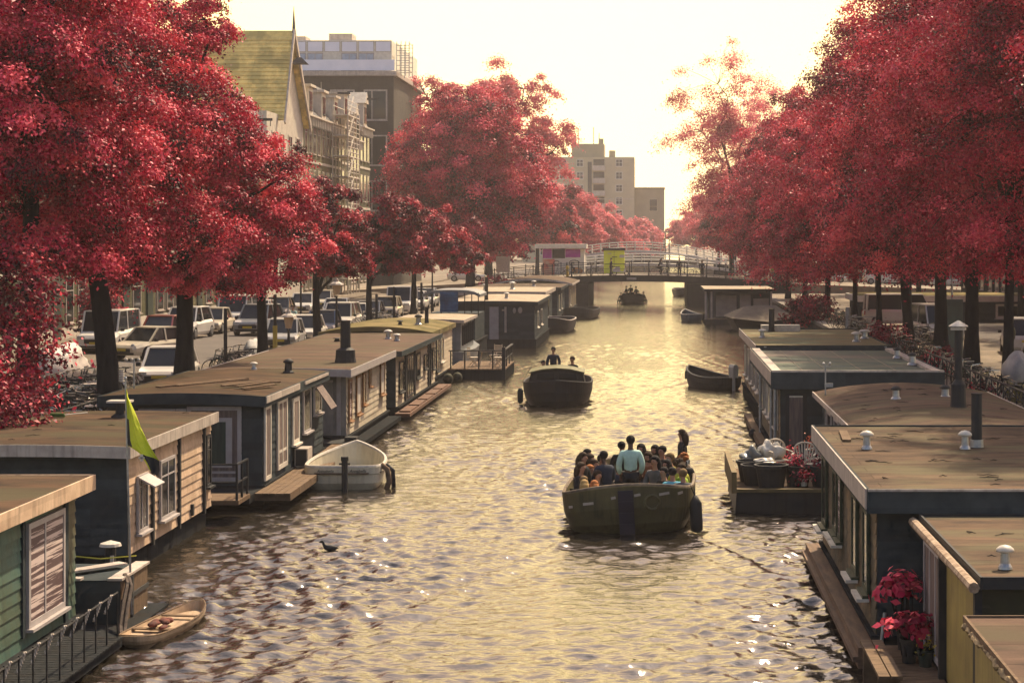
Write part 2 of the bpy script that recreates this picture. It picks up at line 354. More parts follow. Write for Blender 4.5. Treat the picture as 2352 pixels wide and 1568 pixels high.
# the white footbridges beyond
m_white = mat('white_paint', (.72, .68, .58), (.60, .56, .47), rough=.5, scale=3)
def footbridge(Y, x0, x1, zc, rise, wd, label, lowend=0):
    b = thing('footbridge', label, 'footbridge', ((x0 + x1) / 2, Y, 0))
    h = lambda t: zc - rise * (2 * t - 1) ** 2 - lowend * t
    n = 20
    d = MB(); xs = [x0 + (x1 - x0) * i / n for i in range(n + 1)]
    for i in range(n):
        z0, z1 = h(i / n), h((i + 1) / n)
        d.add([(xs[i], Y, z0), (xs[i + 1], Y, z1), (xs[i + 1], Y + wd, z1), (xs[i], Y + wd, z0), (xs[i], Y, z0 - .3), (xs[i + 1], Y, z1 - .3), (xs[i + 1], Y + wd, z1 - .3), (xs[i], Y + wd, z0 - .3)],
              [(0, 1, 2, 3), (7, 6, 5, 4), (0, 4, 5, 1), (3, 2, 6, 7)])
    d.build('deck', m_white, b)
    for y in (Y, Y + wd):
        r = MB()
        for zz in (.45, .8, 1.15): r.tube([(xs[i], y, h(i / n) + zz) for i in range(n + 1)], .05, 4)
        for i in range(n + 1): r.box(xs[i] - .05, xs[i] + .05, y - .05, y + .05, h(i / n), h(i / n) + 1.15)
        r.build('railing', m_white, b)
    for xx in (x0, x1):
        a = MB(); a.box(xx - 1, xx + 1, Y - .2, Y + wd + .2, -1, h(0 if xx == x0 else 1) - .3); a.build('abutment', m_bridge, b)
footbridge(272, -14.5, 9.5, 5.0, 1.7, 3, 'white humpbacked footbridge with three-bar railings beyond the road bridge')
footbridge(238, -10.5, 12.3, 3.9, .9, 3, 'low flat-arched white footbridge just behind the road bridge', .6)
# ---------------------------------------------------------------- trees
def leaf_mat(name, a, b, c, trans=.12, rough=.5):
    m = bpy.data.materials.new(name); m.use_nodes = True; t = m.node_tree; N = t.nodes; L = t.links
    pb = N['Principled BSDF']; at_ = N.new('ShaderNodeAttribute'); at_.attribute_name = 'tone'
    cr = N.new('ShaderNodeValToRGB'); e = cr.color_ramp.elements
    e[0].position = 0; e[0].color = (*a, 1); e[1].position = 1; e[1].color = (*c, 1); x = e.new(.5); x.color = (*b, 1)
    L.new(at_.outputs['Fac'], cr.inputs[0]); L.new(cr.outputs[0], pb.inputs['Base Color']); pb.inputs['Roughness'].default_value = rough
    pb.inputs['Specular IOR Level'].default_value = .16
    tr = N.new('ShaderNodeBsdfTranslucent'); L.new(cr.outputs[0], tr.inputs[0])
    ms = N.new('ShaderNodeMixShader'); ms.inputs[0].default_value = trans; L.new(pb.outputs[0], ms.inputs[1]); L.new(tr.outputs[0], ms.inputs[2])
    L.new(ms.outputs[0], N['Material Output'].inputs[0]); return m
m_leaf = leaf_mat('red_leaves', (.045, .010, .016), (.54, .020, .066), (1.0, .16, .20))
m_leafd = leaf_mat('dark_red_leaves', (.035, .010, .014), (.22, .012, .034), (.75, .06, .09))
m_leafp = leaf_mat('haze_pale_leaves', (.45, .07, .10), (.66, .15, .18), (.85, .28, .28), trans=.45)  # for far crowns: distance haze put into the leaf colour as paler red
m_bark = mat('dark_bark', (.026, .026, .027), (.013, .013, .015), rough=.95, spec=.05, scale=5, stretch=(1, 1, .25), bump=.8, bscale=14)
def leaves_np(blobs, n, size, seed, clump=None, flat=.6, bias=.34, droop=.25, tilt=.6, dens=115, fine=True):
    """leaf diamonds in flattened sprays spread through a set of ellipsoids; returns vertices, quads, tone and the spray centres"""
    clump = clump or .175 * float(np.mean([b[3] for b in blobs]))
    if fine: n = int(n * 3.4); size *= .61; dens = dens * 2.6
    g = np.random.RandomState(seed)
    vol = np.array([b[3] * b[4] * b[5] for b in blobs]) ** .8; vol /= vol.sum()
    nc = max(12, int(n / dens)); bi = g.choice(len(blobs), nc, p=vol); B = np.array(blobs)[bi]
    d = g.normal(size=(nc, 3)); d /= np.linalg.norm(d, axis=1)[:, None]
    d[:, 2] = np.where(d[:, 2] < -.55, d[:, 2] * .6, d[:, 2])
    r = g.rand(nc) ** bias * (1 + .12 * g.normal(size=nc)); r = np.clip(r, .1, 1.16)
    C = B[:, :3] + d * B[:, 3:6] * r[:, None]
    cl = clump * g.uniform(.6, 1.5, nc)
    ci = g.choice(nc, n, p=cl ** 1.5 / (cl ** 1.5).sum()); out = d[ci]
    q = g.normal(size=(n, 3)) * .46; rr = np.linalg.norm(q[:, :2], axis=1)
    P = C[ci] + q * np.stack([cl[ci], cl[ci], cl[ci] * flat], 1)
    P[:, 2] -= droop * rr ** 2 * cl[ci]
    P[:, 2] += (q[:, 0] * out[:, 0] + q[:, 1] * out[:, 1]) * -.25 * cl[ci]
    s = size * g.uniform(.6, 1.35, n)
    nrm = g.normal(size=(n, 3)) * tilt * .8; nrm[:, 2] += .42; nrm += .55 * q / (np.linalg.norm(q, axis=1)[:, None] + 1e-6) + .25 * out; nrm /= np.linalg.norm(nrm, axis=1)[:, None]
    t = g.normal(size=(n, 3)); t -= nrm * (t * nrm).sum(1)[:, None]; t /= np.linalg.norm(t, axis=1)[:, None]
    w = np.cross(nrm, t)
    V = np.stack([P - t * s[:, None] * .5, P + w * s[:, None] * .30 + nrm * s[:, None] * .08, P + t * s[:, None] * .5, P - w * s[:, None] * .30 + nrm * s[:, None] * .08], 1).reshape(-1, 3)
    Q = np.arange(4 * n).reshape(n, 4)
    tone = np.clip(.44 + .26 * g.normal(size=nc)[ci] + .16 * g.normal(size=n), 0, 1)
    return V, Q, tone, C
def limb(m, a, b, r0, r1, seed, wob=.25, n=5, k=6):
    g = random.Random(seed); a = Vector(a); b = Vector(b); L = (b - a).length; pts = []; rs = []
    for i in range(k + 1):
        t = i / k; p = a.lerp(b, t); p.z += L * .10 * math.sin(math.pi * t)
        if 0 < i < k: p += Vector((g.gauss(0, 1), g.gauss(0, 1), g.gauss(0, .6))) * wob * L * .12
        pts.append(p); rs.append(r0 + (r1 - r0) * t ** .8)
    m.tube(pts, rs, n, cap=False); return pts
def tree(name, label, base, top, blobs, n, size, seed, rt=.3, lm=None, lean=(0, 0), group=None, twigs=60, split=.55, **kw):
    """one tree: trunk (leaning to 'lean' at the fork), limbs, and a crown of leaf sprays; blobs are relative to the base"""
    t = thing(name, label, 'tree', base, group)
    V, Q, tone, C = leaves_np(blobs, n, size, seed, **kw)
    mesh_np('crown', V, Q, [lm or m_leaf], smooth=False, attr=tone, parent=t)
    m = MB(); g = random.Random(seed + 5); zf = top * split
    fork = Vector((lean[0], lean[1], zf)); k = 9; pts = []; rs = []
    for i in range(k + 1):
        u = i / k; pts.append(Vector((lean[0] * u ** 1.3 + .06 * math.sin(3 * u + seed), lean[1] * u ** 1.3 + .05 * math.sin(2.3 * u + seed), -.1 + zf * u)))
        rs.append(rt * (1.35 if i == 0 else 1.12 if i == 1 else 1 - .45 * u))
    m.tube(pts, rs, 10, cap=True); m.build('trunk', m_bark, t, smooth=True, off=(0, 0, 0))
    if twigs:
        m = MB(); order = list(range(len(C))); g.shuffle(order); ends = []
        nl = 7 + g.randint(0, 3)
        cc = [b for b in blobs]
        for i in range(nl):
            b = cc[i % len(cc)]; a_ = pts[int(k * g.uniform(.55, 1))]
            e = Vector((b[0] + g.uniform(-.5, .5) * b[3], b[1] + g.uniform(-.5, .5) * b[4], b[2] + g.uniform(-.1, .6) * b[5]))
            ends.append(limb(m, a_, e, rt * .42, rt * .13, seed * 31 + i, n=6))
        for i in order[:twigs]:
            c = Vector(C[i]); best = None
            for L_ in ends:
                for p in L_[1:]:
                    dd = (p - c).length
                    if best is None or dd < best[0]: best = (dd, p)
            limb(m, best[1], c, rt * .11, .012, seed * 77 + i, n=4, k=4)
        m.build('limb', m_bark, t, off=(0, 0, 0))
    return t
NEAR = 'large red leaved trees along the left quay'; NEARR = 'large red leaved trees along the right quay'
# left row -----------------------------------------------------------------
tree('red_tree', 'large red tree nearest on the left quay with dark upright trunk at the frame edge', (-15.6, 49, QZ), 15,
     [(-.8, -.5, 8.2, 3.6, 4.2, 3.2), (.3, -1, 10.6, 2.9, 3, 2.6), (-1.5, 1, 12, 3.5, 3, 3), (1.3, 1, 7.4, 2.2, 2.6, 2.0), (.6, .5, 5.2, 2.4, 2.4, 1.3)], 54000, .17, 11, rt=.30, group=NEAR, split=.5)
tree('red_tree', 'red tree on the left quay whose thick trunk leans left over the parked bicycles', (-15.3, 55.5, QZ), 15.5,
     [(-1.2, 0, 9.4, 3.4, 4.2, 3.4), (1.2, 0, 8.6, 2.4, 3, 2.2), (-.9, -.5, 12.2, 2.9, 3.4, 2.8), (1.8, 1, 5.8, 2.0, 2, 1.3), (-.6, 0, 5.3, 2.8, 2.8, 1.4)], 52000, .16, 12, rt=.34, lean=(-1.1, 0), group=NEAR, split=.5)
tree('red_tree', 'red tree with straight dark trunk standing right of the leaning one, behind the white car', (-15.6, 65, QZ), 15,
     [(-.6, 0, 8.2, 3.4, 4.2, 2.8), (1.6, 0, 8.3, 2.1, 2.6, 1.5), (2.6, 0, 6.7, 2.1, 2.3, 1.6), (-1.4, 0, 11.8, 2.5, 3, 2.3), (1.0, -1, 4.3, 2.2, 2, 1.5), (-1.6, -.5, 4.6, 2.0, 2, 1.4), (.9, 0, 12.4, 1.4, 1.3, 1.3)], 52000, .17, 13, rt=.32, group=NEAR)
tree('red_tree', 'smaller red tree behind the bicycles, between the straight trunk and the tall lantern', (-15.6, 78, QZ), 9,
     [(.0, 0, 5.6, 2.5, 3.4, 2.1), (1.4, 0, 6.2, 1.3, 2, 1.1), (.5, -1, 4.0, 2.2, 2.2, 1.2)], 17000, .19, 14, rt=.24, group=NEAR)
tree('red_tree', 'dark crimson tree in the middle of the left row, beside the tall street lamp', (-15.6, 91, QZ), 8.5,
     [(0, 0, 5.2, 2.3, 2.6, 1.9), (.4, 0, 6.8, 1.5, 1.8, 1.2), (1.3, 0, 4.3, 1.4, 2, 1.1)], 15000, .21, 15, rt=.22, lm=m_leafd, group=NEAR)
tree('red_tree', 'low dark crimson tree right of the middle of the left row, above the parked cars', (-15.6, 108, QZ), 8.6,
     [(.2, 0, 4.9, 2.2, 2.6, 1.8), (1.4, 0, 6.2, 1.5, 2, 1.6), (2.0, 0, 4.2, 1.9, 2, 1.2)], 18000, .24, 16, rt=.2, lm=m_leafd, group=NEAR)
tree('red_tree', 'low dark crimson tree just before the big round-crowned tree on the left quay', (-15.6, 128, QZ), 9.4,
     [(-.2, 0, 4.8, 2.9, 3.2, 2.1), (1.6, 0, 5.4, 2.4, 2, 1.9), (3.0, 0, 4.1, 1.6, 2, 1.3)], 18000, .27, 17, rt=.2, lm=m_leafd, group=NEAR)
tree('red_tree', 'big round-crowned red tree with fanned branches in front of the dark brick block', (-16.4, 176, QZ), 20.5,
     [(-1.8, 0, 12.4, 6.2, 6, 5.6), (1.8, 0, 11.2, 5.9, 6, 5.6), (-.6, 0, 15.4, 5.4, 5, 3.9), (-4.6, 0, 9, 4.0, 4, 4.2), (3.6, 0, 8.6, 3.6, 4, 3.4), (-1, -2, 6.0, 5.8, 4, 3.4)], 58000, .36, 18, rt=.5, twigs=150, split=.32, group=NEAR, bias=.5)
tree('red_tree', 'tall thin-topped pale red tree rising behind the big round-crowned one', (-19.5, 232, QZ), 26.5,
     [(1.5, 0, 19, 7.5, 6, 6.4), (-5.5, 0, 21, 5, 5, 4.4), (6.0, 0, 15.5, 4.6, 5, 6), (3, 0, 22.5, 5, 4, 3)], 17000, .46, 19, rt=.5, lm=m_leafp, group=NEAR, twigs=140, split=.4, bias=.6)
fl = [(-19, 224, 11.5, 4.6), (-15.5, 262, 14.5, 6.4), (-15.5, 300, 15, 6.8), (-13.8, 345, 14.5, 7.2), (-10.6, 385, 13.0, 6.8), (-6.6, 420, 9.8, 5.6)]
names = ['red tree beside the graffiti kiosk beyond the bridge on the left', 'hazy red tree second in the far left row behind the kiosk', 'hazy red tree third in the far left row before the tall flats',
         'hazy red tree covering the lower left corner of the tall flats', 'hazy red tree under the balconies of the tall flats', 'small hazy red tree at the foot of the tall flats, nearest the lime booth']
for i, (x, y, h, r) in enumerate(fl):
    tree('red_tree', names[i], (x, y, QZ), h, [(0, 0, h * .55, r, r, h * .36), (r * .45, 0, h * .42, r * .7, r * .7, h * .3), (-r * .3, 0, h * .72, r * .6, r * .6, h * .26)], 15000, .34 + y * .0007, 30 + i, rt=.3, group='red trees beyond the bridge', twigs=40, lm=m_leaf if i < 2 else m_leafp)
# right row ----------------------------------------------------------------
rr_ = [(13.8, 44, 18.5, 'nearest red tree over the right houseboats, large leaves, trunk outside the frame'),
       (12.9, 57, 18.5, 'second red tree over the right houseboats with big bright hanging sprays'),
       (12.1, 66.7, 18.5, 'red tree on the right quay with slim trunk nearest the right frame edge'),
       (12.0, 74, 19, 'red tree on the right quay with thick trunk behind the sheeted motorcycle'),
       (12.0, 82, 18.8, 'red tree on the right quay with thick trunk behind the white-capped stove pipe'),
       (12.0, 92, 18, 'red tree on the right quay with leaning trunk beside the dark van'),
       (11.8, 102, 17, 'red tree with slim trunk before the middle of the white-edged building'),
       (11.8, 114, 16, 'red tree with slim trunk at the left end of the white-edged building'),
       (11.6, 130, 16, 'red tree on the right quay above the tarpaulin-covered boat'),
       (11.6, 150, 16, 'red tree on the right quay hanging over the pale shed houseboat'),
       (11.8, 172, 16, 'last red tree on the right quay before the bridge, its skirt covering the railing end')]
for i, (x, y, h, lb) in enumerate(rr_):
    g = random.Random(200 + i); w = 4.7 if i < 7 else 5.2 + .3 * (i - 7)
    bl = [(0, 0, h * .60, w, 4.4, h * .24), (-1.6 + g.uniform(-.4, .4), 0, h * .50, w * .8, 4, h * .2), (-.6, .5, h * .80, w * .66, 3.6, h * .17), (1.8, 0, h * .66, w * .7, 4, h * .22)]
    bl.append((-.5, 0, h * .34, w * .98, 4, h * .13))
    if 1 < i < 8: bl.append((.8, 0, h * .25, w * .8, 3.5, h * .07))
    if i >= 4: bl.append((-2.4, 0, h * .36, w * .6, 3, h * .15))
    if i >= 7: bl.append((-2.0, 0, h * .24, w * .6, 3, h * .12)); bl.append((-1.0, 1, h * .92, w * .35, 2.5, h * .06))
    if i < 2: bl = [(0, 0, h * .66, w, 5, h * .24), (-1.8, 0, h * .58, w * .8, 4, h * .2), (-.6, .5, h * .84, w * .7, 4, h * .17), (-2.2, -1, h * .46, 2.6, 3, 1.4)]
    tree('red_tree', lb, (x, y, QZ), h, bl, [50000, 48000, 46000, 42000, 40000, 36000, 34000, 34000, 32000, 32000, 32000][i], [.17, .17, .18, .19, .2, .21, .22, .24, .26, .29, .31][i], 60 + i,
         rt=[.3, .25, .2, .3, .3, .26, .17, .17, .22, .22, .24][i], lean=(0, 0) if i != 5 else (-.5, 0), group=NEARR, twigs=45, split=.42)
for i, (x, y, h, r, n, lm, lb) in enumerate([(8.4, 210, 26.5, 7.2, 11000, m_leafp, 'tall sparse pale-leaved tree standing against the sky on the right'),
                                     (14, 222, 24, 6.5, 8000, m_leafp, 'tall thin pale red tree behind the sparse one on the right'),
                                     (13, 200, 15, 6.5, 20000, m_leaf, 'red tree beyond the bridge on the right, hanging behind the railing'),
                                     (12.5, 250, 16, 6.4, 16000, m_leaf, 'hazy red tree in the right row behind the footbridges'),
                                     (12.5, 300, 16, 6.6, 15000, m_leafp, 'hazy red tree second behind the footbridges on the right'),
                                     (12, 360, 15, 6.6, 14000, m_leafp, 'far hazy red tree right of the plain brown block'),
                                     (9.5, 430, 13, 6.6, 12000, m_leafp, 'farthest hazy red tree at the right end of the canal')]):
    bl = [(0, 0, h * .6, r, r, h * .3), (-r * .3, 0, h * .4, r * .75, r, h * .25), (0, 0, h * .84, r * .62, r * .6, h * .15)]
    if i < 2: bl = [(0, 0, h * .66, r, r, h * .30), (-1.5, 0, h * .42, r * .62, r * .6, h * .2)]
    kw = dict(bias=.75, clump=1.2, twigs=150) if i < 2 else dict(twigs=30)
    tree('sparse_tree' if i < 2 else 'red_tree', lb, (x, y, QZ), h, bl, n, .3 + y * .0005 if i > 1 else .33, 90 + i, rt=.3, group='red trees beyond the bridge', lm=lm, split=.45, **kw)
for i, (x, y, h, w) in enumerate([(22.5, 70, 13, 5), (22.5, 86, 13, 5.4), (22.8, 102, 13, 5.6), (22.5, 120, 13, 6), (22.5, 140, 13, 6), (22, 162, 13, 6.4), (21, 183, 12, 6)]):  # added row: its dark leaves and shade darken the street behind the trunks
    tree('added_shade_tree', ['added dark shade tree nearest before the right houses', 'second added dark shade tree before the right houses', 'third added dark shade tree before the right houses', 'fourth added dark shade tree before the right houses', 'fifth added dark shade tree before the right houses', 'sixth added dark shade tree before the right houses', 'last added dark shade tree before the right houses near the bridge'][i],
         (x, y, QZ), h, [(0, 0, h * .56, w, w, h * .28), (-1, 0, h * .36, w * .8, w, h * .16), (0, 0, h * .8, w * .6, w * .6, h * .16)], 9000, .26, 400 + i, rt=.26, lm=m_leafd, group='added dark shade trees before the right houses', twigs=20, split=.3)
# shrubs and small plants -------------------------------------------------------
def shrub(label, loc, blobs, n, size, seed, name='shrub', lm=None, cat='shrub', h=1.0, **kw):
    t = thing(name, label, cat, loc)
    kw.setdefault('clump', .45); kw.setdefault('dens', 40); kw.setdefault('fine', False)
    V, Q, tone, C = leaves_np(blobs, n, size, seed, **kw)
    mesh_np('foliage', V, Q, [lm or m_leaf], smooth=False, attr=tone, parent=t)
    m = MB(); g = random.Random(seed)
    for c in list(C)[:14]: limb(m, (g.uniform(-.1, .1), g.uniform(-.1, .1), -.05), c, .022, .006, g.randint(0, 999), n=4, k=4)
    m.build('stem', m_bark, t, off=(0, 0, 0)); return t
shrub('tall dark red shrub at the left frame edge beside the second roof', (-14.75, 45, QZ), [(0, 0, 3.8, 1.1, 1.1, 1.3), (.35, -.3, 2.2, 1.1, 1.1, 1.3), (-.2, 0, 4.9, .8, .8, .7), (.1, 0, .9, .9, .9, .9)], 9000, .12, 301, lm=m_leafd)
shrub('dense red shrub over the far left corner of the nearest roof', (-13.6, 41.2, .3), [(0, 0, 2.4, .75, .9, .7), (.2, 0, 1.5, .7, .8, .9), (-.5, 0, 3.2, .7, .8, .9)], 5000, .11, 302, lm=m_leafd)
shrub('dark red bush beside the blue-grey roof vents on the right', (9.6, 62, 1.0), [(.6, 0, .4, .6, 1.0, .5), (.9, 2, .5, .5, 1.0, .5)], 900, .12, 303, lm=m_leafd)
shrub('dark red bush on the right quay by the rusty screen', (11.0, 76, QZ), [(0, 0, .5, .6, 1.4, .5)], 900, .13, 304, lm=m_leafd)
shrub('low red bush on the right quay beyond the green-grey roof', (10.6, 90, QZ), [(0, 0, .6, 1.0, 2.0, .8)], 3000, .14, 305, lm=m_leafd)
shrub('dark red bush in front of the pale shed houseboat on the right', (10.3, 126, QZ), [(0, 0, .9, 1.4, 3.0, 1.2), (-.5, 3, .3, 1.2, 2, 1.2)], 4500, .2, 306, lm=m_leafd)
shrub('round red bush on the left quay at the foot of the bridge', (-13.6, 170, QZ), [(0, 0, .9, 1.7, 1.6, 1.1)], 3000, .22, 307)
shrub('red climbing bush against the row houses behind the straight trunk', (-26.0, 92, QZ), [(0, 0, 1.9, 1.0, 1.3, 1.8)], 3500, .18, 308, lm=m_leafd)
shrub('pink flowering tree at the foot of the plain brown block', (-1.2, 440, QZ), [(0, 0, 5, 3.4, 3, 3.6), (-2, 0, 7.5, 2.6, 2, 2.4)], 5000, .6, 309, lm=m_leafp, clump=1.4)
# ---------------------------------------------------------------- houseboats
m_tar = mat('roof_felt', spec=.06, c1=(.115, .068, .040), c2=(.045, .033, .024), rough=.85, scale=1.1, bump=.4, bscale=30, stretch=(.8, 1.5, 1), c3=(.08, .066, .038), tile=(9, .95, .010, 1))
m_tarp_ = mat('pink_roof_felt', spec=.06, c1=(.15, .094, .066), c2=(.070, .050, .038), rough=.85, scale=1.2, bump=.4, bscale=30, stretch=(.6, 1.8, 1), c3=(.115, .092, .058), tile=(9, 1.02, .010, 1))
m_tarR = mat('worn_roof_felt', spec=.06, c1=(.155, .10, .062), c2=(.062, .044, .033), rough=.8, scale=1.6, bump=.5, bscale=34, stretch=(.75, 2.0, 1), c3=(.135, .112, .066), tile=(7, .5, .008, 1))
m_green = mat('green_grey_roof', (.10, .12, .08), (.045, .075, .068), spec=.15, rough=.7, scale=.8, bump=.2, bscale=20, stretch=(1, 1.8, 1), c3=(.15, .12, .095))
m_moss = mat('mossy_roof', spec=.06, c1=(.17, .14, .055), c2=(.10, .085, .04), rough=.95, scale=1.4, bump=.6, bscale=18, c3=(.22, .17, .08))
m_sand = mat('pale_roof_gravel', spec=.06, c1=(.42, .35, .25), c2=(.30, .24, .17), rough=.95, scale=1.5, bump=.3, bscale=20)
m_fasc = mat('pale_fascia', (.50, .43, .36), (.36, .30, .25), rough=.6, scale=2.5, streak=.35)
m_dark = mat('dark_boards', (.056, .068, .070), (.038, .048, .051), rough=.8, spec=.05, scale=3, board=.19)  # low tone also puts shade into the camera-facing end walls
m_hull = mat('dark_hull', (.034, .036, .037), (.040, .033, .028), rough=.9, spec=0., scale=1.5, streak=.4, lo=.5, hi=.8)
m_tan = mat('tan_weatherboard', (.66, .48, .32), (.46, .31, .20), rough=.7, scale=1.6, board=.19, streak=.35, bump=.2)
m_cream = mat('cream_weatherboard', (.60, .52, .38), (.46, .38, .27), rough=.7, scale=1.6, board=.17, streak=.3, bump=.2)
m_grn = mat('green_weatherboard', (.060, .135, .112), (.08, .105, .06), rough=.6, scale=1.3, board=.2, streak=.35, bump=.2, c3=(.085, .075, .038))
m_mossw = mat('dark_brown_boards', (.11, .085, .05), (.040, .042, .030), rough=.7, scale=2.4, board=.19, streak=.5, c3=(.22, .15, .08))
m_olive = mat('ochre_panel', (.34, .26, .075), (.24, .18, .06), rough=.6, scale=1.5, streak=.3)
m_frame = mat('pale_grey_frame', (.42, .38, .36), (.34, .30, .28), rough=.5, scale=3)
m_framew = mat('white_frame', (.66, .60, .50), (.52, .46, .38), rough=.5, scale=3)
m_brown = mat('brown_frame', (.30, .15, .06), (.18, .09, .04), rough=.6, scale=3)
m_glass = bpy.data.materials.new('dark_glass'); m_glass.use_nodes = True
_b = m_glass.node_tree.nodes['Principled BSDF']; _b.inputs['Base Color'].default_value = (.010, .012, .014, 1); _b.inputs['Roughness'].default_value = .08; _b.inputs['Specular IOR Level'].default_value = .35
m_refl = mat('reflection_stripes', (.62, .50, .44), (.10, .06, .06), rough=.6, scale=1.6, stretch=(.3, .25, 9), lo=.44, hi=.48)  # striped pane: reflected boards painted into the colour
m_curt = mat('faded_curtain', (.22, .16, .13), (.09, .07, .065), rough=.8, scale=3.5, stretch=(4, 4, .35))
m_plank = mat('weathered_planks', spec=.1, c1=(.21, .14, .085), c2=(.10, .07, .048), rough=.8, scale=4, stretch=(.7, 4, 1), bump=.4, bscale=30)
m_plankx = mat('weathered_deck_boards', (.24, .17, .105), (.12, .085, .06), rough=.8, scale=4, stretch=(4, .7, 1), bump=.4, bscale=30)
m_metal = mat('galvanised_metal', (.42, .43, .42), (.26, .27, .28), rough=.4, scale=6, metal=.7)
m_cap = mat('white_vent_cap', (.60, .55, .45), (.42, .38, .32), rough=.45, scale=8)
m_pipe = mat('black_stove_pipe', (.026, .029, .032), (.034, .033, .031), rough=.65, spec=.2, scale=6)
m_plastic = mat('plastic_sheeting', (.30, .27, .24), (.19, .175, .16), rough=.25, scale=2.2, bump=.5, bscale=4, stretch=(1, 1, .5))
BD = .19
def siding(m, face, p, u0, u1, z0, z1, h=BD, tk=.028, mi=0):
    """overlapping weatherboards: each board leans out at its foot"""
    z = z0
    P = {'R': lambda u, z, d: (p + d, u, z), 'L': lambda u, z, d: (p - d, u, z), 'F': lambda u, z, d: (u, p - d, z)}[face]
    while z < z1 - .01:
        zt = min(z + h, z1)
        vs = [P(u0, z, tk), P(u1, z, tk), P(u1, zt, .004), P(u0, zt, .004), P(u0, z, .002), P(u1, z, .002)]
        fs = [(0, 1, 2, 3), (4, 5, 1, 0), (0, 3, 4), (1, 5, 2)]
        if face == 'L': fs = [tuple(reversed(f)) for f in fs]
        m.add(vs, fs, mi); z = zt
def window(b, face, p, u0, u1, z0, z1, fm, gm=None, fw=.06, mull=(), tran=(), sill=True, name='window', open_=None):
    """frame standing proud of the wall, with its pane (and sill) as sub-parts"""
    m = MB(); d = .05
    m.fbox(face, p, u0, u1, z0, z0 + fw, 0, d); m.fbox(face, p, u0, u1, z1 - fw, z1, 0, d)
    m.fbox(face, p, u0, u0 + fw, z0 + fw, z1 - fw, 0, d); m.fbox(face, p, u1 - fw, u1, z0 + fw, z1 - fw, 0, d)
    for t in mull:
        u = u0 + (u1 - u0) * t; m.fbox(face, p, u - fw * .35, u + fw * .35, z0 + fw, z1 - fw, 0, d * .9)
    for t in tran:
        z = z0 + (z1 - z0) * t; m.fbox(face, p, u0 + fw, u1 - fw, z - fw * .3, z + fw * .3, 0, d * .8)
    w = m.build(name, fm, b)
    g = MB(); g.fbox(face, p, u0 + fw * .8, u1 - fw * .8, z0 + fw * .8, z1 - fw * .8, -.01, .034); g.build('pane', gm or m_glass, w)
    if sill:
        s = MB(); s.fbox(face, p, u0 - .05, u1 + .05, z0 - .05, z0 - .003, 0, .13); s.build('sill', fm, w)
    return w
def roof_slab(b, x0, x1, y0, y1, z, th, rm, arch=0., fasc=None, fth=None, rim=0.):
    """roof sheet bowed across its width, with fascia boards 3 mm proud all round"""
    n = 14 if arch else 1; xs = [x0 + (x1 - x0) * i / n for i in range(n + 1)]; h = lambda x: z + arch * (1 - ((2 * (x - x0) / (x1 - x0)) - 1) ** 2)
    m = MB()
    for i in range(n):
        a, c = xs[i], xs[i + 1]
        m.add([(a, y0, h(a)), (c, y0, h(c)), (c, y1, h(c)), (a, y1, h(a)), (a, y0, h(a) - th), (c, y0, h(c) - th), (c, y1, h(c) - th), (a, y1, h(a) - th)],
              [(0, 1, 2, 3), (7, 6, 5, 4), (0, 4, 5, 1), (3, 2, 6, 7)])
    m.add([(x0, y0, z), (x0, y1, z), (x0, y1, z - th), (x0, y0, z - th), (x1, y0, z), (x1, y1, z), (x1, y1, z - th), (x1, y0, z - th)], [(0, 1, 2, 3), (7, 6, 5, 4)])
    r = m.build('roof', rm, b)
    if fasc:
        ft = fth or th; e = .035; f = MB()
        f.box(x0 - e, x0 - .003, y0 - e, y1 + e, z - ft, z + rim + .012); f.box(x1 + .003, x1 + e, y0 - e, y1 + e, z - ft, z + rim + .012)
        if arch:
            f.add([p for a in xs for p in ((a, y0 - .03, h(a) + .01), (a, y0 - .03, h(a) - ft), (a, y0 - .003, h(a) + .01))],
                  [q for i in range(n) for q in ((3 * i, 3 * i + 1, 3 * i + 4, 3 * i + 3), (3 * i, 3 * i + 3, 3 * i + 5, 3 * i + 2))])
        else: f.box(x0, x1, y0 - e, y0 - .003, z - ft, z + rim + .012); f.box(x0, x1, y1 + .003, y1 + e, z - ft, z + rim + .012)
        f.build('fascia', fasc, r)
    return r
def vent(b, x, y, z, h=.3, r=.09, cap=None, body=None, capr=1.9):
    m = MB(); m.lathe([(r * 1.5, 0), (r * 1.4, .03), (r, .07), (r * .9, h * .75), (r * 1.15, h * .8)], (x, y, z), 12); v = m.build('roof_vent', body or m_metal, b, smooth=False)
    c = MB(); c.lathe([(r * capr, 0), (r * capr * .96, h * .12), (r * capr * .6, h * .26), (.01, h * .32)], (x, y, z + h * .8), 14); c.build('vent_cap', cap or m_cap, v, smooth=True)
def stovepipe(b, x, y, z, h, r, cone=None, base=True, cap=True):
    m = MB(); prof = []
    if base: prof += [(r * 2.2, 0), (r * 2.0, h * .12), (r * 1.9, h * .3), (r * 1.05, h * .36)]
    else: prof += [(r * 1.15, 0), (r * 1.1, .08), (r, .1)]
    m.lathe(prof + [(r, h * .97), (r * 1.1, h)], (x, y, z), 14); v = m.build('stove_pipe', m_pipe, b, smooth=False)
    if cone:
        c = MB(); c.lathe([(cone, 0), (cone * .98, .02), (.02, cone * .62)], (x, y, z + h), 16); c.lathe([(cone * .8, -.08), (cone * .8, -.02)], (x, y, z + h), 16)
        c.build('cone_cap', m_cap, v)
def hull(b, x0, x1, y0, y1, zb, e=.12, m_=None):
    m = MB(); m.box(x0 - e, x1 + e, y0 - e, y1 + e, -.6, zb - .06); m.box(x0 - e - .05, x1 + e + .05, y0 - e - .05, y1 + e + .05, zb - .06, zb); m.build('hull', m_ or m_hull, b)
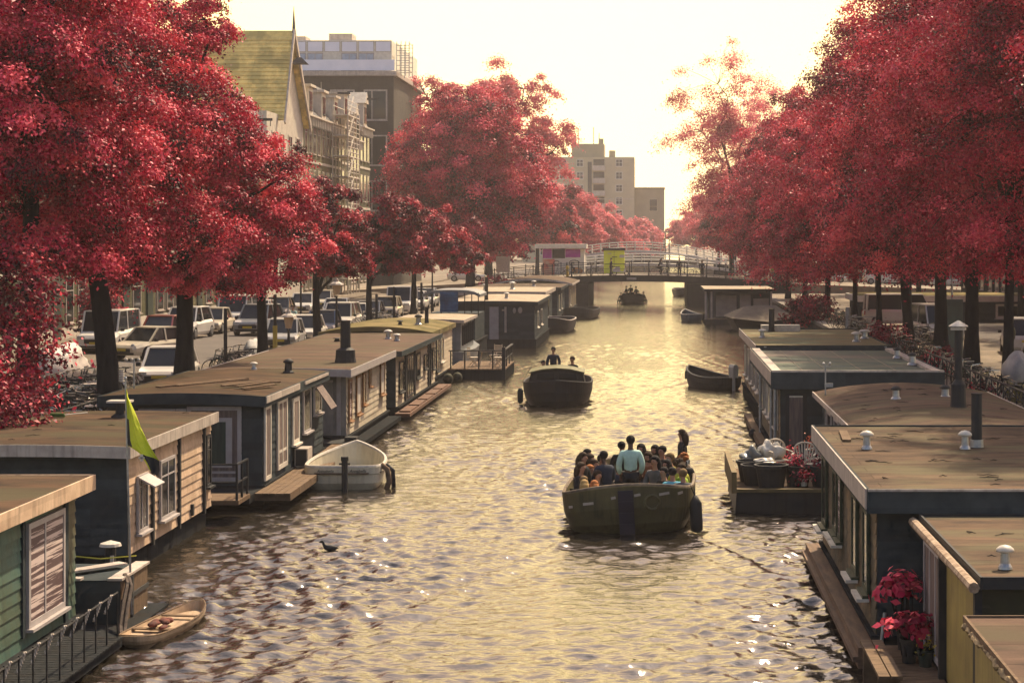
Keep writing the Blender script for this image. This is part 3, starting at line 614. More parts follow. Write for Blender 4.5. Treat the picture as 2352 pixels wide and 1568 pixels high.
def cabin(b, x0, x1, y0, y1, z0, z1, sides):
    """box walls; sides = {'R': material, 'F': material, 'L': material} clad with weatherboards"""
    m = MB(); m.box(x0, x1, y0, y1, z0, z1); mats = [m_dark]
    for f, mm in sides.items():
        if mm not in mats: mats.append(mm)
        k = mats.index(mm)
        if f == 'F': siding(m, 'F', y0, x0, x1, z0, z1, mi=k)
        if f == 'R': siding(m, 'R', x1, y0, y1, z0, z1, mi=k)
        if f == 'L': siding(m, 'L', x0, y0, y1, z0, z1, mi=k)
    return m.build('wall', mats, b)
GL, GR = 'houseboats moored along the left quay', 'houseboats moored along the right quay'
# --- L1 nearest left, green
b = thing('houseboat', 'green weatherboarded houseboat nearest at the lower left, with reflection stripes painted in its window', 'houseboat', (-11.5, 25, 0), GL)
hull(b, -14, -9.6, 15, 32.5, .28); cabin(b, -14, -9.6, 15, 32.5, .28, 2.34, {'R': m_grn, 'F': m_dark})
roof_slab(b, -14.2, -9.36, 14.8, 32.75, 2.56, .1, m_tar, .0, m_tan, .24)
window(b, 'R', -9.57, 29.9, 31.75, .56, 2.16, m_frame, m_refl, fw=.09, mull=(.45,), sill=True)
mm = MB(); mm.fbox('R', -9.6, 31.82, 31.98, .28, 2.3, 0, .06); mm.fbox('R', -9.6, 29.7, 29.82, .45, 2.3, 0, .05); each(mm, 'pilaster', m_dark, b)
mm = MB(); mm.box(-9.6 + .03, -8.42, 15, 31.1, .06, .2)
for i in range(100): mm.box(-9.5, -8.38, 15 + i * .16, 15.145 + i * .16, .2, .232)
mm.build('side_deck', m_hull, b)
# --- L2 tan boards
b = thing('houseboat', 'tan weatherboarded houseboat with dark pilasters and pale fascia, behind the lime flag', 'houseboat', (-12, 41, 0), GL)
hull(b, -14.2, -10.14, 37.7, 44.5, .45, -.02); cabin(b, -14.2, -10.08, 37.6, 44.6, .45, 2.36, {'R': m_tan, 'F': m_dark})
roof_slab(b, -14.3, -9.95, 37.2, 44.7, 2.56, .1, m_tar, .04, m_fasc, .22)
for i, (u0, u1, z0, z1, ml, tr) in enumerate([(38.1, 38.85, .78, 1.9, (.4,), (.8,)), (39.85, 41.05, .78, 2.0, (.5,), (.72,)), (43.95, 44.4, .95, 2.1, (), (.7,))]):
    w = window(b, 'R', -10.05, u0, u1, z0, z1, m_frame if i != 2 else m_pipe, fw=.06, mull=ml, tran=tr)
    if i == 0:
        s = MB(); s.add([(-10.0, u0, 1.88), (-10.0, u1, 1.88), (-9.68, u1, 1.70), (-9.68, u0, 1.70), (-10.0, u0, 1.85), (-10.0, u1, 1.85), (-9.69, u1, 1.67), (-9.69, u0, 1.67)],
                        [(0, 3, 2, 1), (4, 5, 6, 7), (3, 7, 6, 2), (0, 4, 7, 3), (1, 2, 6, 5)]); s.build('awning_light', m_frame, w)
for u in (39.25, 41.45, 43.75):
    mm = MB(); mm.fbox('R', -10.08, u, u + .11, .38, 2.34, 0, .075); mm.build('pilaster', m_pipe, b)
mm = MB(); mm.fbox('R', -10.08, 42.6, 42.72, .5, .74, 0, .08); mm.build('drain_pipe', m_pipe, b)
v = MB(); v.lathe([(.2, 0), (.19, .04), (.10, .1), (.09, .36)], (-11.7, 43, 2.59), 12); v = v.build('roof_vent', m_pipe, b)
c = MB(); c.box(-11.95, -11.45, 42.8, 43.2, 2.93, 2.975); c.build('vent_cap', m_cap, v)
# balcony on the far end of L2
mm = MB(); mm.box(-10.4, -9.5, 44.9, 46.2, .42, .52); bal = mm.build('landing', m_plank, b)
mm = MB()
for (x, y) in ((-10.35, 44.95), (-9.55, 44.95), (-9.55, 46.1), (-9.55, 45.5)): mm.box(x - .025, x + .025, y - .025, y + .025, .52, 1.36)
for z in (.92, 1.34): mm.bar((-10.35, 44.95, z), (-9.55, 44.95, z), .04); mm.bar((-9.55, 44.95, z), (-9.55, 46.1, z), .04)
mm.build('railing', m_iron, bal)
# --- L3
b = thing('houseboat', 'dark houseboat with white door frames at its corner and loose planks on its roof', 'houseboat', (-11.5, 52, 0), GL)
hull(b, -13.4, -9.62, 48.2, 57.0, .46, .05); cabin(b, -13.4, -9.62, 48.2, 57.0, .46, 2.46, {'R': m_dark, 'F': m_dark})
roof_slab(b, -13.55, -9.5, 47.9, 57.3, 2.66, .1, m_tar, .08, m_dark, .26)
mm = MB(); mm.fbox('R', -9.465, 47.9, 52.4, 2.5, 2.66, .003, .03); mm.fbox('R', -9.465, 53.2, 57.0, 2.56, 2.64, .003, .03); mm.build('fascia_strip', m_fasc, b)
window(b, 'F', 48.2, -12.65, -11.75, 1.9, 2.34, m_frame, fw=.12, sill=False); window(b, 'F', 48.2, -11.73, -11.48, 1.9, 2.34, m_frame, fw=.1, sill=False)
window(b, 'F', 48.2, -11.46, -10.12, .56, 2.40, m_frame, m_curt, fw=.1, tran=(.12,), sill=False, name='glass_door')
mm = MB(); mm.fbox('F', 48.2, -11.3, -10.35, .9, 2.12, .04, .06); mm.build('glass_door_panel', m_frame, b); mm = MB(); mm.fbox('F', 48.2, -11.2, -10.5, 1.0, 2.02, .062, .07); mm.build('curtain', mat('green_curtain', (.045, .07, .05), (.02, .03, .028), rough=.8, scale=4, stretch=(4, 1, .4)), b)
window(b, 'R', -9.59, 48.27, 49.0, .55, 2.4, m_framew, m_curt, fw=.1, sill=False, name='glass_door')
window(b, 'R', -9.59, 49.9, 51.2, .62, 2.42, m_framew, m_curt, fw=.12, mull=(.5,), tran=(.25,), sill=False, name='glass_door')
w = window(b, 'R', -9.59, 52.0, 52.9, 1.05, 2.28, m_framew, m_curt, fw=.11)
w = window(b, 'R', -9.59, 53.6, 54.7, 1.2, 2.4, m_frame, fw=.05)
w = window(b, 'R', -9.59, 55.3, 56.4, 1.55, 2.35, m_frame, fw=.06)
s = MB(); s.add([(-9.5, 55.3, 2.33), (-9.5, 56.3, 2.33), (-9.08, 56.3, 1.72), (-9.08, 55.3, 1.72), (-9.53, 55.3, 2.31), (-9.53, 56.3, 2.31), (-9.11, 56.3, 1.70), (-9.11, 55.3, 1.70)],
                [(0, 3, 2, 1), (4, 5, 6, 7), (0, 4, 7, 3), (1, 2, 6, 5), (3, 7, 6, 2)]); s.build('open_light', m_curt, w)
mm = MB(); mm.box(-9.56, -8.7, 47.0, 58.2, .24, .38)
for i in range(5): mm.box(-9.55 + i * .172, -9.39 + i * .172, 46.95, 58.25, .38, .42)
mm.build('side_deck', m_plank, b)
mm = MB(); mm.box(-13.2, -9.6, 46.6, 48.1, .22, .40); mm.build('end_deck', m_hull, b)
vent(b, -10.35, 55.6, 2.72, .36, .11, m_pipe, m_pipe, 1.35); vent(b, -11.55, 56.7, 2.74, .2, .06)
# --- L4
b = thing('houseboat', 'cream weatherboarded houseboat with brown window frames and plastic sheeting on its end', 'houseboat', (-11.5, 64, 0), GL)
hull(b, -13.6, -9.5, 60.6, 69.6, .44, .1); cabin(b, -13.6, -9.5, 60.6, 69.6, .44, 2.3, {'R': m_cream, 'F': m_plastic})
roof_slab(b, -13.7, -9.2, 59.5, 69.9, 2.54, .1, m_tarp_, .05, m_frame, .22)
for u0, u1, z0, z1, gm in ((60.85, 61.4, .85, 2.15, m_refl), (62.4, 63.3, .9, 2.15, m_framew), (63.8, 64.4, 1.1, 2.15, m_glass), (65.2, 65.6, 1.6, 2.2, m_glass), (67.9, 68.8, 1.1, 2.2, m_framew)):
    window(b, 'R', -9.47, u0, u1, z0, z1, m_brown, gm, fw=.07)
mm = MB(); mm.fbox('F', 60.6, -10.72, -9.9, .5, 2.1, .03, .06); mm.build('sheeted_door', m_plastic, b)
mm = MB(); mm.fbox('F', 60.6, -9.78, -9.66, .46, 2.28, .03, .08); mm.fbox('F', 60.6, -10.75, -9.9, 2.1, 2.16, .03, .09); mm.build('door_post', m_frame, b)
mm = MB(); mm.box(-10.9, -9.1, 59.1, 60.4, .22, .36); mm.build('step_platform', m_pipe, b)
mm = MB(); mm.box(-9.4, -8.95, 60.6, 69.6, .1, .24); mm.build('side_deck', m_hull, b)
stovepipe(b, -9.86, 62.8, 2.56, 1.35, .16, base=True)
# --- L5
b = thing('houseboat', 'cream houseboat with black doors and a brown walkway along its side', 'houseboat', (-11.6, 77, 0), GL)
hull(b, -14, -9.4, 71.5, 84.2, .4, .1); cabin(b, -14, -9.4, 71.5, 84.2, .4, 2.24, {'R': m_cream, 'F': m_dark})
roof_slab(b, -14.1, -9.12, 70.9, 84.6, 2.44, .1, m_tarp_, .03, m_dark, .18)
for u0, u1, z0, z1 in ((72.2, 73.4, .85, 2.0), (77.4, 78.6, 1.0, 2.0), (80.0, 80.9, 1.2, 1.8), (83.0, 83.7, 1.0, 1.9)): window(b, 'R', -9.37, u0, u1, z0, z1, m_pipe, fw=.07)
window(b, 'R', -9.37, 74.4, 76.5, .5, 2.1, m_pipe, fw=.07, mull=(.33, .66), sill=False, name='glass_door')
for u in (73.9, 76.8, 81.5, 82.2): mm = MB(); mm.fbox('R', -9.4, u, u + .22, .4, 2.2, 0, .08); mm.build('pilaster', m_pipe, b)
mm = MB(); mm.box(-9.3, -8.75, 70.5, 85, .12, .24)
for i in range(5): mm.box(-9.2, -8.8, 71 + i * 2.7, 73.2 + i * 2.7, .24, .30)
mm.build('side_deck', mat('red_brown_boards', (.16, .075, .04), (.09, .05, .035), rough=.75, scale=2), b)
vent(b, -10.75, 79.5, 2.47, .34, .1); vent(b, -10.2, 78.0, 2.47, .26, .09)
vent(b, -12.5, 77.5, 2.47, .14, .09, m_pipe, m_pipe)
# --- L6 mossy
b = thing('houseboat', 'houseboat with a bowed mossy roof and pale walls', 'houseboat', (-12, 90, 0), GL)
hull(b, -14.3, -9.72, 85.8, 94.6, .4, .08); cabin(b, -14.3, -9.72, 85.8, 94.6, .4, 2.36, {'R': m_cream, 'F': m_cream})
roof_slab(b, -14.5, -9.6, 85.0, 95.0, 2.46, .1, m_moss, .26, m_moss, .2)
window(b, 'R', -9.69, 87.4, 88.4, .6, 2.1, m_pipe, fw=.07); window(b, 'R', -9.69, 89.2, 90.4, .9, 2.1, m_framew, fw=.08)
vent(b, -10.6, 88.5, 2.66, .42, .12, m_pipe, m_metal, 1.5); vent(b, -11.3, 87.5, 2.68, .2, .08, m_pipe, m_pipe); stovepipe(b, -10.4, 90, 2.66, .75, .09, base=False)
# terrace raft
b = thing('terrace_raft', 'small floating wooden terrace with dark railing off the mossy-roofed houseboat', 'raft', (-8.2, 94, 0))
mm = MB(); mm.box(-9.55, -6.86, 91, 96.8, -.3, .44); mm.build('float', m_hull, b)
mm = MB()
for i in range(15): mm.box(-9.55 + i * .1795, -9.385 + i * .1795, 90.97, 96.83, .44, .50)
mm.build('deck', m_plank, b)
mm = MB()
for x in (-9.4, -8.75, -8.1, -7.45, -6.95): mm.box(x - .03, x + .03, 91.0, 91.06, .5, 1.32)
for y in (92.9, 94.8, 96.7): mm.box(-6.98, -6.92, y - .03, y + .03, .5, 1.32)
mm.bar((-9.5, 91.03, 1.34), (-6.9, 91.03, 1.34), .09, .06); mm.bar((-6.95, 91, 1.34), (-6.95, 96.8, 1.34), .09, .06); mm.bar((-6.95, 91, .9), (-6.95, 96.8, .9), .03)
mm.box(-7.02, -6.86, 90.95, 91.12, -.2, 1.5); mm.build('railing', m_pipe, b)
# --- L7 grey boat with arched windows
b = thing('converted_barge', 'grey steel barge with arched side windows behind the terrace raft', 'barge', (-10.5, 101, 0), GL)
m_greyp = mat('grey_boat_paint', (.22, .23, .23), (.15, .16, .165), rough=.45, scale=2, streak=.3)
mm = MB()
st = [(97.0, -9.35, .95), (101, -9.15, .9), (104, -9.2, .92), (106, -9.7, 1.05), (107.5, -10.8, 1.2)]
vs = []; fs = []
for (y, xr, zr) in st: vs += [(xr, y, zr), (xr - .25, y, -.3), (-13 if y < 107 else -11.2, y, zr), (-12.8 if y < 107 else -11.2, y, -.3)]
for i in range(len(st) - 1):
    a, c = 4 * i, 4 * i + 4; fs += [(a, a + 1, c + 1, c), (a + 2, c + 2, c + 3, a + 3), (a, c, c + 2, a + 2)]
mm.add(vs, fs + [(0, 2, 3, 1)]); mm.build('hull', m_greyp, b)
mm = MB(); mm.box(-12.8, -9.55, 97.3, 104.2, .9, 2.4); mm.build('wall', m_greyp, b)
roof_slab(b, -13, -9.4, 97, 104.5, 2.5, .1, m_sand, .05, m_fasc, .14)
for i in range(6):
    w = MB(); u = 97.8 + i * 1.08
    poly = [(u, 1.2), (u + .62, 1.2)] + [(u + .31 + .31 * math.cos(a * math.pi / 6), 1.95 + .28 * math.sin(a * math.pi / 6)) for a in range(7)]
    w.prism(poly, 'x', -9.56, -9.50); w.build('arched_window', m_glass, b)
# --- canopy boat with blue tarp
b = thing('canopy_boat', 'boat with a long grey bowed canopy and a blue cloth hanging from it', 'boat', (-11.2, 110, 0), GL)
hull(b, -12.8, -9.8, 108.2, 115, .9, .05); cabin(b, -12.7, -9.9, 109, 115, .9, 2.3, {})
mm = MB(); xs = [-12.75 + i * .32 for i in range(11)]; zc = lambda x: 3.72 - .24 * ((x + 11.15) / 1.6) ** 4
mm.add([p for x in xs for p in ((x, 108.1, zc(x)), (x, 112.5, zc(x)), (x, 108.1, zc(x) - .16), (x, 112.5, zc(x) - .16))],
       [q for i in range(10) for q in ((4 * i, 4 * i + 4, 4 * i + 5, 4 * i + 1), (4 * i + 2, 4 * i + 3, 4 * i + 7, 4 * i + 6), (4 * i, 4 * i + 2, 4 * i + 6, 4 * i + 4))] + [(0, 1, 3, 2), (40, 42, 43, 41)]); mm.build('canopy', m_greyp, b)
mm = MB()
for x in (-12.7, -11.7, -10.4, -9.65):
    for y in (108.2, 112.4): mm.box(x - .025, x + .025, y - .025, y + .025, 2.3, 3.55)
each(mm, 'canopy_post', m_iron, b)
mm = MB(); n = 8
mm.add([p for i in range(n + 1) for p in ((-11.75, 108.02 - .05 * math.sin(i), 3.62 - i * .14), (-10.75, 108.02 - .05 * math.sin(i + 1), 3.62 - i * .14))], [(2 * i, 2 * i + 2, 2 * i + 3, 2 * i + 1) for i in range(n)])
mm.add([p for i in range(n + 1) for p in ((-11.75, 108.05 - .05 * math.sin(i), 3.62 - i * .14), (-10.75, 108.05 - .05 * math.sin(i + 1), 3.62 - i * .14))], [(2 * i, 2 * i + 1, 2 * i + 3, 2 * i + 2) for i in range(n)])
mm.build('hanging_cloth', mat('blue_cloth', (.035, .11, .23), (.02, .04, .09), rough=.7, scale=1.5), b)
# --- L8 .. L11
def simple_boat(lb, x0, x1, y0, y1, zb, zt, sides, rm, arch=.05, fm=None, ov=.25, wins=(), fw=.2, name='houseboat', grp=GL, cat='houseboat'):
    b = thing(name, lb, cat, ((x0 + x1) / 2, (y0 + y1) / 2, 0), grp)
    hull(b, x0, x1, y0, y1, zb, .1); cabin(b, x0, x1, y0, y1, zb, zt - .12, sides); roof_slab(b, x0 - ov, x1 + ov, y0 - ov, y1 + ov, zt, .1, rm, arch, fm or m_dark, fw)
    for (f, u0, u1, z0, z1, fr) in wins: window(b, f, {'R': x1 + .03, 'L': x0 - .03, 'F': y0 - .03}[f], u0, u1, z0, z1, fr, fw=.07)
    return b
b = simple_boat('black houseboat with a pale narrow door, second in front of the bridge on the left', -12.3, -7.15, 118, 133, .5, 2.75, {'F': m_dark, 'R': m_dark}, m_sand, .05, m_dark, .2,
                [('R', 120, 121.5, 1.1, 2.1, m_framew), ('R', 124, 125.5, 1.1, 2.1, m_framew)])
mm = MB(); mm.fbox('F', 118, -9.85, -9.3, .5, 2.45, .03, .08); mm.build('door', m_frame, b); mm = MB(); mm.fbox('F', 118, -8.95, -8.82, .9, 2.45, .03, .07); mm.fbox('F', 118, -9.1, -8.85, 2.2, 2.3, .03, .08); mm.build('door_post', m_fasc, b)
mm = MB(); mm.sphere((-8.0, 117.93, 2.25), (.13, .05, .2), 8, 6); mm.sphere((-8.35, 117.93, 2.22), (.1, .05, .18), 8, 6); mm.build('wall_ornament', m_fasc, b)
stovepipe(b, -10.2, 120, 2.8, 1.4, .1, base=False); vent(b, -9.2, 123, 2.8, .35, .1)
b = simple_boat('cream-fasciaed houseboat with an ochre end door left of the bridge opening', -14, -7.75, 136.5, 150, .45, 2.85, {'R': m_dark, 'F': m_olive}, m_sand, .02, m_fasc, .25,
            [('R', 138, 139.2, .9, 2.2, m_framew), ('R', 141, 142.2, .9, 2.2, m_framew), ('R', 144, 145, .9, 2.2, m_pipe), ('F', -8.5, -8.1, .6, 2.2, m_pipe)], .26)
vent(b, -10.2, 142, 2.9, .5, .14); vent(b, -12, 140, 2.9, .4, .12)
b = simple_boat('low dark houseboat with a flat grey roof just before the bridge', -14, -7.5, 153, 165.5, .45, 2.75, {'R': m_dark}, m_tarp_, .05, m_dark, .3, [('R', 155, 156, .9, 2.1, m_framew), ('R', 159, 160, .9, 2.1, m_framew)])
vent(b, -9.5, 156, 2.8, .4, .12)
b = simple_boat('houseboat with a bowed pink-tan roof closest to the bridge on the left', -13.5, -7.25, 168.5, 184, .45, 2.7, {'R': m_mossw, 'F': m_dark}, m_tarp_, .45, m_fasc, .3, [('R', 170, 171, .8, 2.1, m_framew), ('F', -8.2, -7.8, .7, 2.2, m_framew)], .16)
# --- right side: R1 pale shed
b = thing('houseboat', 'dark-framed pale shed houseboat moored against the bridge on the right', 'houseboat', (6.4, 155, 0), GR)
hull(b, 4.1, 9.4, 150.5, 162, .35, .1)
cabin(b, 4.3, 9.2, 152.5, 162, .35, 2.5, {'F': m_dark, 'L': m_dark}); roof_slab(b, 3.95, 9.4, 150.8, 162.3, 2.68, .1, m_sand, .0, m_pipe, .18)
mm = MB(); siding(mm, 'F', 152.44, 4.9, 6.5, .5, 2.15, .12); mm.fbox('F', 152.47, 4.9, 6.5, .5, 2.15, .0, .003); mm.build('roller_shutter', mat('pale_slats', (.40, .36, .31), (.30, .27, .235), rough=.6, scale=3), b)
mm = MB(); mm.fbox('F', 152.47, 6.75, 7.6, .5, 2.2, .0, .05); mm.build('door', m_frame, b)
mm = MB(); mm.fbox('F', 152.47, 7.8, 9.0, .5, 1.9, .0, .05); mm.build('pale_panel', m_frame, b)
mm = MB()
for x in (4.05, 4.5, 9.1): mm.box(x - .07, x + .07, 150.9, 151.04, .35, 2.6)
each(mm, 'post', m_fasc, b)
mm = MB(); mm.box(4.2, 9.2, 150.6, 152.3, .35, .40); mm.build('deck', m_plankx, b)
# tarpaulin boat
b = thing('covered_boat', 'boat under a faceted brown tarpaulin in front of the pale shed houseboat', 'boat', (7.2, 140, 0))
mm = MB(); mm.add([(5.6, 137.5, .95), (9.9, 138.4, .95), (9.9, 142, .95), (5.2, 142.6, .95), (6.2, 138.2, -.2), (9.5, 138.8, -.2), (9.5, 141.6, -.2), (5.9, 142, -.2)], [(0, 1, 5, 4), (1, 2, 6, 5), (2, 3, 7, 6), (3, 0, 4, 7), (4, 5, 6, 7)]); mm.build('hull', m_pipe, b)
mm = MB(); mm.add([(5.5, 137.4, .98), (8.2, 137.3, .72), (10, 138.3, .98), (10, 142.1, .98), (5.1, 142.7, .98), (6.6, 140, 1.75), (8.8, 140.2, 1.8)],
                  [(0, 1, 5), (1, 6, 5), (1, 2, 6), (2, 3, 6), (3, 4, 5, 6), (4, 0, 5)])
mm.build('tarpaulin', mat('brown_tarpaulin', spec=.05, c1=(.15, .12, .09), c2=(.10, .08, .06), rough=.7, scale=2), b)
# R2
b = thing('houseboat', 'dark houseboat with olive-green flat roof, farthest of the near four on the right', 'houseboat', (6, 76, 0), GR)
hull(b, 3.9, 8.4, 70.3, 83, .45, .1); cabin(b, 3.9, 8.4, 70.3, 83, .45, 2.5, {'L': m_mossw, 'F': m_dark})
m_olroof = mat('olive_roof_felt', spec=.06, c1=(.21, .165, .085), c2=(.14, .115, .065), rough=.8, scale=1.2, bump=.3, bscale=24, stretch=(.7, 1.6, 1), c3=(.12, .13, .08))
roof_slab(b, 3.72, 8.5, 70, 83.4, 2.68, .1, m_olroof, .0, m_dark, .3, .03)
mm = MB(); mm.fbox('L', 3.68, 70, 83.4, 2.42, 2.73, .005, .03); mm.build('fascia_strip', m_fasc, b)
for u in (71.5, 73.5, 76, 78.5, 81): window(b, 'L', 3.87, u, u + 1, .9, 2.1, m_framew, fw=.09)
vent(b, 4.25, 76.2, 2.69, .3, .09); vent(b, 7.6, 73.2, 2.69, .34, .11); vent(b, 8.15, 75.5, 2.69, .32, .12); stovepipe(b, 4.9, 81, 2.69, .95, .12, base=False)
mm = MB(); mm.box(4.5, 6.1, 81.2, 82.0, 2.69, 2.95); mm.build('roof_box', m_cap, b)
mm = MB(); mm.tube([(4.0, 69.93, 2.3), (4.0, 69.93, 2.68)], .045, 8); mm.tube([(8.3, 69.93, 2.3), (8.3, 69.93, 2.68)], .045, 8); mm.build('drain_pipe', m_metal, b)
# R3
b = thing('houseboat', 'dark houseboat with blue-green flat roof inside a raised rim and a curtained end door', 'houseboat', (5.9, 60, 0), GR)
hull(b, 3.6, 8.0, 55.3, 66.5, .45, .12); cabin(b, 3.6, 8.0, 55.3, 66.5, .45, 2.5, {'L': m_mossw, 'F': m_dark})
m_grn2 = m_green
roof_slab(b, 3.35, 8.15, 55.0, 66.8, 2.72, .1, m_grn2, .0, m_dark, .42, .09)
mm = MB(); mm.box(3.33, 3.62, 55.0, 66.8, 2.722, 2.80); mm.box(7.9, 8.17, 55.2, 66.8, 2.722, 2.80); mm.fbox('F', 55.0, 3.33, 8.17, 2.775, 2.83, -.05, .045); mm.fbox('L', 3.35, 55, 66.8, 2.42, 2.80, .04, .055); mm.build('roof_rim', m_fasc, b)
mm = MB()
for x in (4.3, 5.0, 6.0, 7.0): mm.box(x, x + .03, 55.1, 66.7, 2.72, 2.728)
mm.build('roof_seams', mat('pale_seam', (.24, .21, .15), rough=.8), b)
window(b, 'F', 55.27, 3.73, 4.33, .62, 2.15, m_pipe, m_curt, fw=.11, sill=False, name='curtained_door')
mm = MB(); mm.fbox('F', 55.27, 3.84, 4.22, 2.05, 2.1, .05, .07); mm.build('curtain_rail', m_cap, b)
for u in (56, 57.5, 59.4, 61, 63): window(b, 'L', 3.57, u, u + .9, 1.1, 2.2, m_framew, fw=.10, sill=True)
for y in (55.4, 57.2, 63): mm = MB(); mm.tube([(3.45, y, .3), (3.45, y, 2.4)], .05, 8); mm.build('drain_pipe', m_metal, b)
vent(b, 7.75, 62.2, 2.74, .32, .10, m_pipe, m_metal, 1.3); vent(b, 7.78, 58.8, 2.74, .34, .11, m_pipe, m_metal, 1.3)
mm = MB(); mm.box(3.25, 3.5, 55, 70, .1, .3); mm.build('side_log', m_plank, b)
for i, y in enumerate((55.9, 57.0, 58.8, 63.5)):
    f = MB(); f.sphere((3.22, y, .22), (.13, .13, .16), 10, 7); tag(f.build('fender', m_pipe, smooth=True), ['round black fender nearest the curtained door on the right', 'second round black fender from the curtained door', 'third round black fender along the blue-green roofed houseboat', 'farthest round black fender along the blue-green roofed houseboat'][i], 'fender', 'round black fenders')
# R4a bowed pink roof
b = thing('houseboat', 'houseboat with a wide bowed pink-tan roof and a tall white-capped stove pipe', 'houseboat', (6.5, 48, 0), GR)
hull(b, 4.65, 9, 41, 53.6, .45, .08); cabin(b, 4.65, 9, 41, 53.6, .45, 2.1, {'L': m_dark, 'F': m_dark}); roof_slab(b, 4.42, 9.2, 40.6, 54.0, 2.30, .1, m_tarp_, .26, m_fasc, .12)
stovepipe(b, 7.2, 46.2, 2.5, 1.95, .09, cone=.23, base=True); vent(b, 6.05, 48.8, 2.52, .3, .09, m_pipe, m_metal, 1.5); vent(b, 7.38, 49.5, 2.5, .3, .1, m_pipe, m_metal, 1.5)
for u in (44.5, 46.5, 48.5, 50.5): window(b, 'L', 4.62, u, u + 1.2, .9, 2.0, m_frame, fw=.07)
mm = MB(); mm.tube([(4.62, 52.5, 1.2), (4.62, 52.5, 3.15)], .02, 6); mm.box(4.6, 4.82, 52.46, 52.54, 2.55, 2.65); mm.sphere((4.57, 52.5, 3.17), .045, 8, 5); mm.sphere((4.74, 52.5, 3.17), .045, 8, 5); mm.bar((4.55, 52.5, 3.1), (4.76, 52.5, 3.1), .02); mm.build('antenna_pole', m_metal, b)
# R4 big
b = thing('houseboat', 'large dark houseboat with tan felt roof, pale fascia and tall side windows on the right', 'houseboat', (6.3, 34, 0), GR)
hull(b, 3.42, 9.2, 29.9, 39.2, .48, .05); cabin(b, 3.42, 9.2, 29.9, 39.2, .48, 2.44, {'L': m_mossw, 'F': m_dark})
roof_slab(b, 3.26, 9.4, 29.5, 39.6, 2.72, .1, m_tarR, .0, m_dark, .34, .02)
mm = MB(); mm.fbox('L', 3.225, 29.5, 39.6, 2.44, 2.75, .005, .03); mm.fbox('F', 29.465, 3.23, 9.4, 2.715, 2.75, .005, .03); mm.build('fascia_strip', m_fasc, b)
for u0, u1, z0 in ((30.6, 31.35, .95), (32.3, 33.1, .95), (35.0, 35.6, 1.1), (35.8, 36.6, 1.1), (38.0, 38.9, .9)):
    window(b, 'L', 3.39, u0, u1, z0, 2.28, mat('dark_green_frame', (.045, .06, .035), rough=.5), m_glass if u0 != 35.0 else m_refl, fw=.1)
    s = MB(); s.fbox('L', 3.37, u0 - .06, u1 + .06, z0 - .1, z0 - .05, 0, .2); s.build('sill', m_framew, b)
mm = MB(); mm.box(3.1, 3.36, 29.6, 39.8, .02, .34); mm.box(3.02, 3.1, 29.6, 39.8, .12, .2); mm.build('side_ledge', mat('old_brown_timber', (.20, .12, .07), (.10, .065, .045), rough=.8, scale=3, stretch=(3, .4, 3), bump=.5), b)
vent(b, 3.85, 35.3, 2.73, .30, .068); vent(b, 5.62, 35.3, 2.73, .30, .068); stovepipe(b, 5.88, 35.6, 2.73, .98, .10, base=False)
mm = MB(); mm.lathe([(.125, 0), (.12, .14)], (5.88, 35.6, 2.73), 12); mm.build('pipe_collar', m_metal, b)
# R5
b = thing('houseboat', 'low houseboat with a rusty gutter, ochre wall and glass door at the lower right', 'houseboat', (6, 26.5, 0), GR)
hull(b, 4.05, 8.5, 24.2, 28.9, .45, .05)
mm = MB(); mm.box(4.05, 8.5, 24.2, 28.9, .45, 2.2); mm.fbox('L', 4.05, 24.2, 26.9, .45, 2.2, .0, .02, 1); mm.fbox('F', 24.2, 4.05, 8.5, .45, 2.2, .003, .02, 2); mm.build('wall', [m_dark, m_olive, mat('dark_olive_boards', (.055, .05, .022), (.035, .034, .02), rough=.6)], b)
roof_slab(b, 4.02, 8.7, 23.9, 29.3, 2.36, .09, m_tarR, .0, m_pipe, .12, .02)
mm = MB(); mm.tube([(3.9, 23.8, 2.27), (3.9, 29.4, 2.27)], .07, 8); mm.build('gutter', mat('rusty_gutter', (.45, .34, .23), (.17, .10, .06), rough=.7, scale=5, stretch=(1, 2, 1)), b)
window(b, 'L', 4.02, 27.1, 28.8, .55, 2.14, m_frame, m_curt, fw=.09, mull=(.33, .66), sill=False, name='glass_door')
mm = MB(); mm.box(3.93, 4.03, 26.92, 27.04, .45, 2.25); mm.box(3.95, 4.04, 24.05, 24.19, .45, 2.2); each(mm, 'corner_post', m_pipe, b)
vent(b, 4.42, 24.6, 2.37, .27, .062)
mm = MB(); mm.box(5.2, 6.6, 26.4, 27.5, 2.361, 2.366); mm.build('roof_patch', mat('dark_felt_patch', (.09, .08, .055), rough=.9), b)
# R6 nearest right
b = thing('houseboat', 'nearest houseboat roof at the lower right corner with ragged felt edge', 'houseboat', (5.5, 19, 0), GR)
hull(b, 3.75, 8.5, 15, 22.7, .35, .05)
mm = MB(); mm.box(3.75, 8.5, 15, 22.7, .35, 1.95); mm.fbox('L', 3.75, 20.4, 22.7, .35, 1.9, .0, .02, 1); mm.build('wall', [m_pipe, m_olive], b)
window(b, 'L', 3.72, 18.2, 20.2, .6, 1.85, m_frame, fw=.1)
roof_slab(b, 3.66, 8.7, 14.8, 22.9, 2.08, .08, m_tarp_, .0, m_plank, .1, .015)
mm = MB(); rg = random.Random(5); y = 15.0
pts = []; rs = []
while y < 22.8: pts.append((3.625 + rg.uniform(-.02, .02), y, 2.02 + rg.uniform(-.025, .02))); rs.append(rg.choice((.012, .02, .035, .045))); y += rg.uniform(.04, .10)
mm.tube(pts, rs, 6)
mm.build('ragged_edge', mat('crumbling_felt', (.42, .31, .16), (.2, .14, .08), rough=.95, scale=9), b)
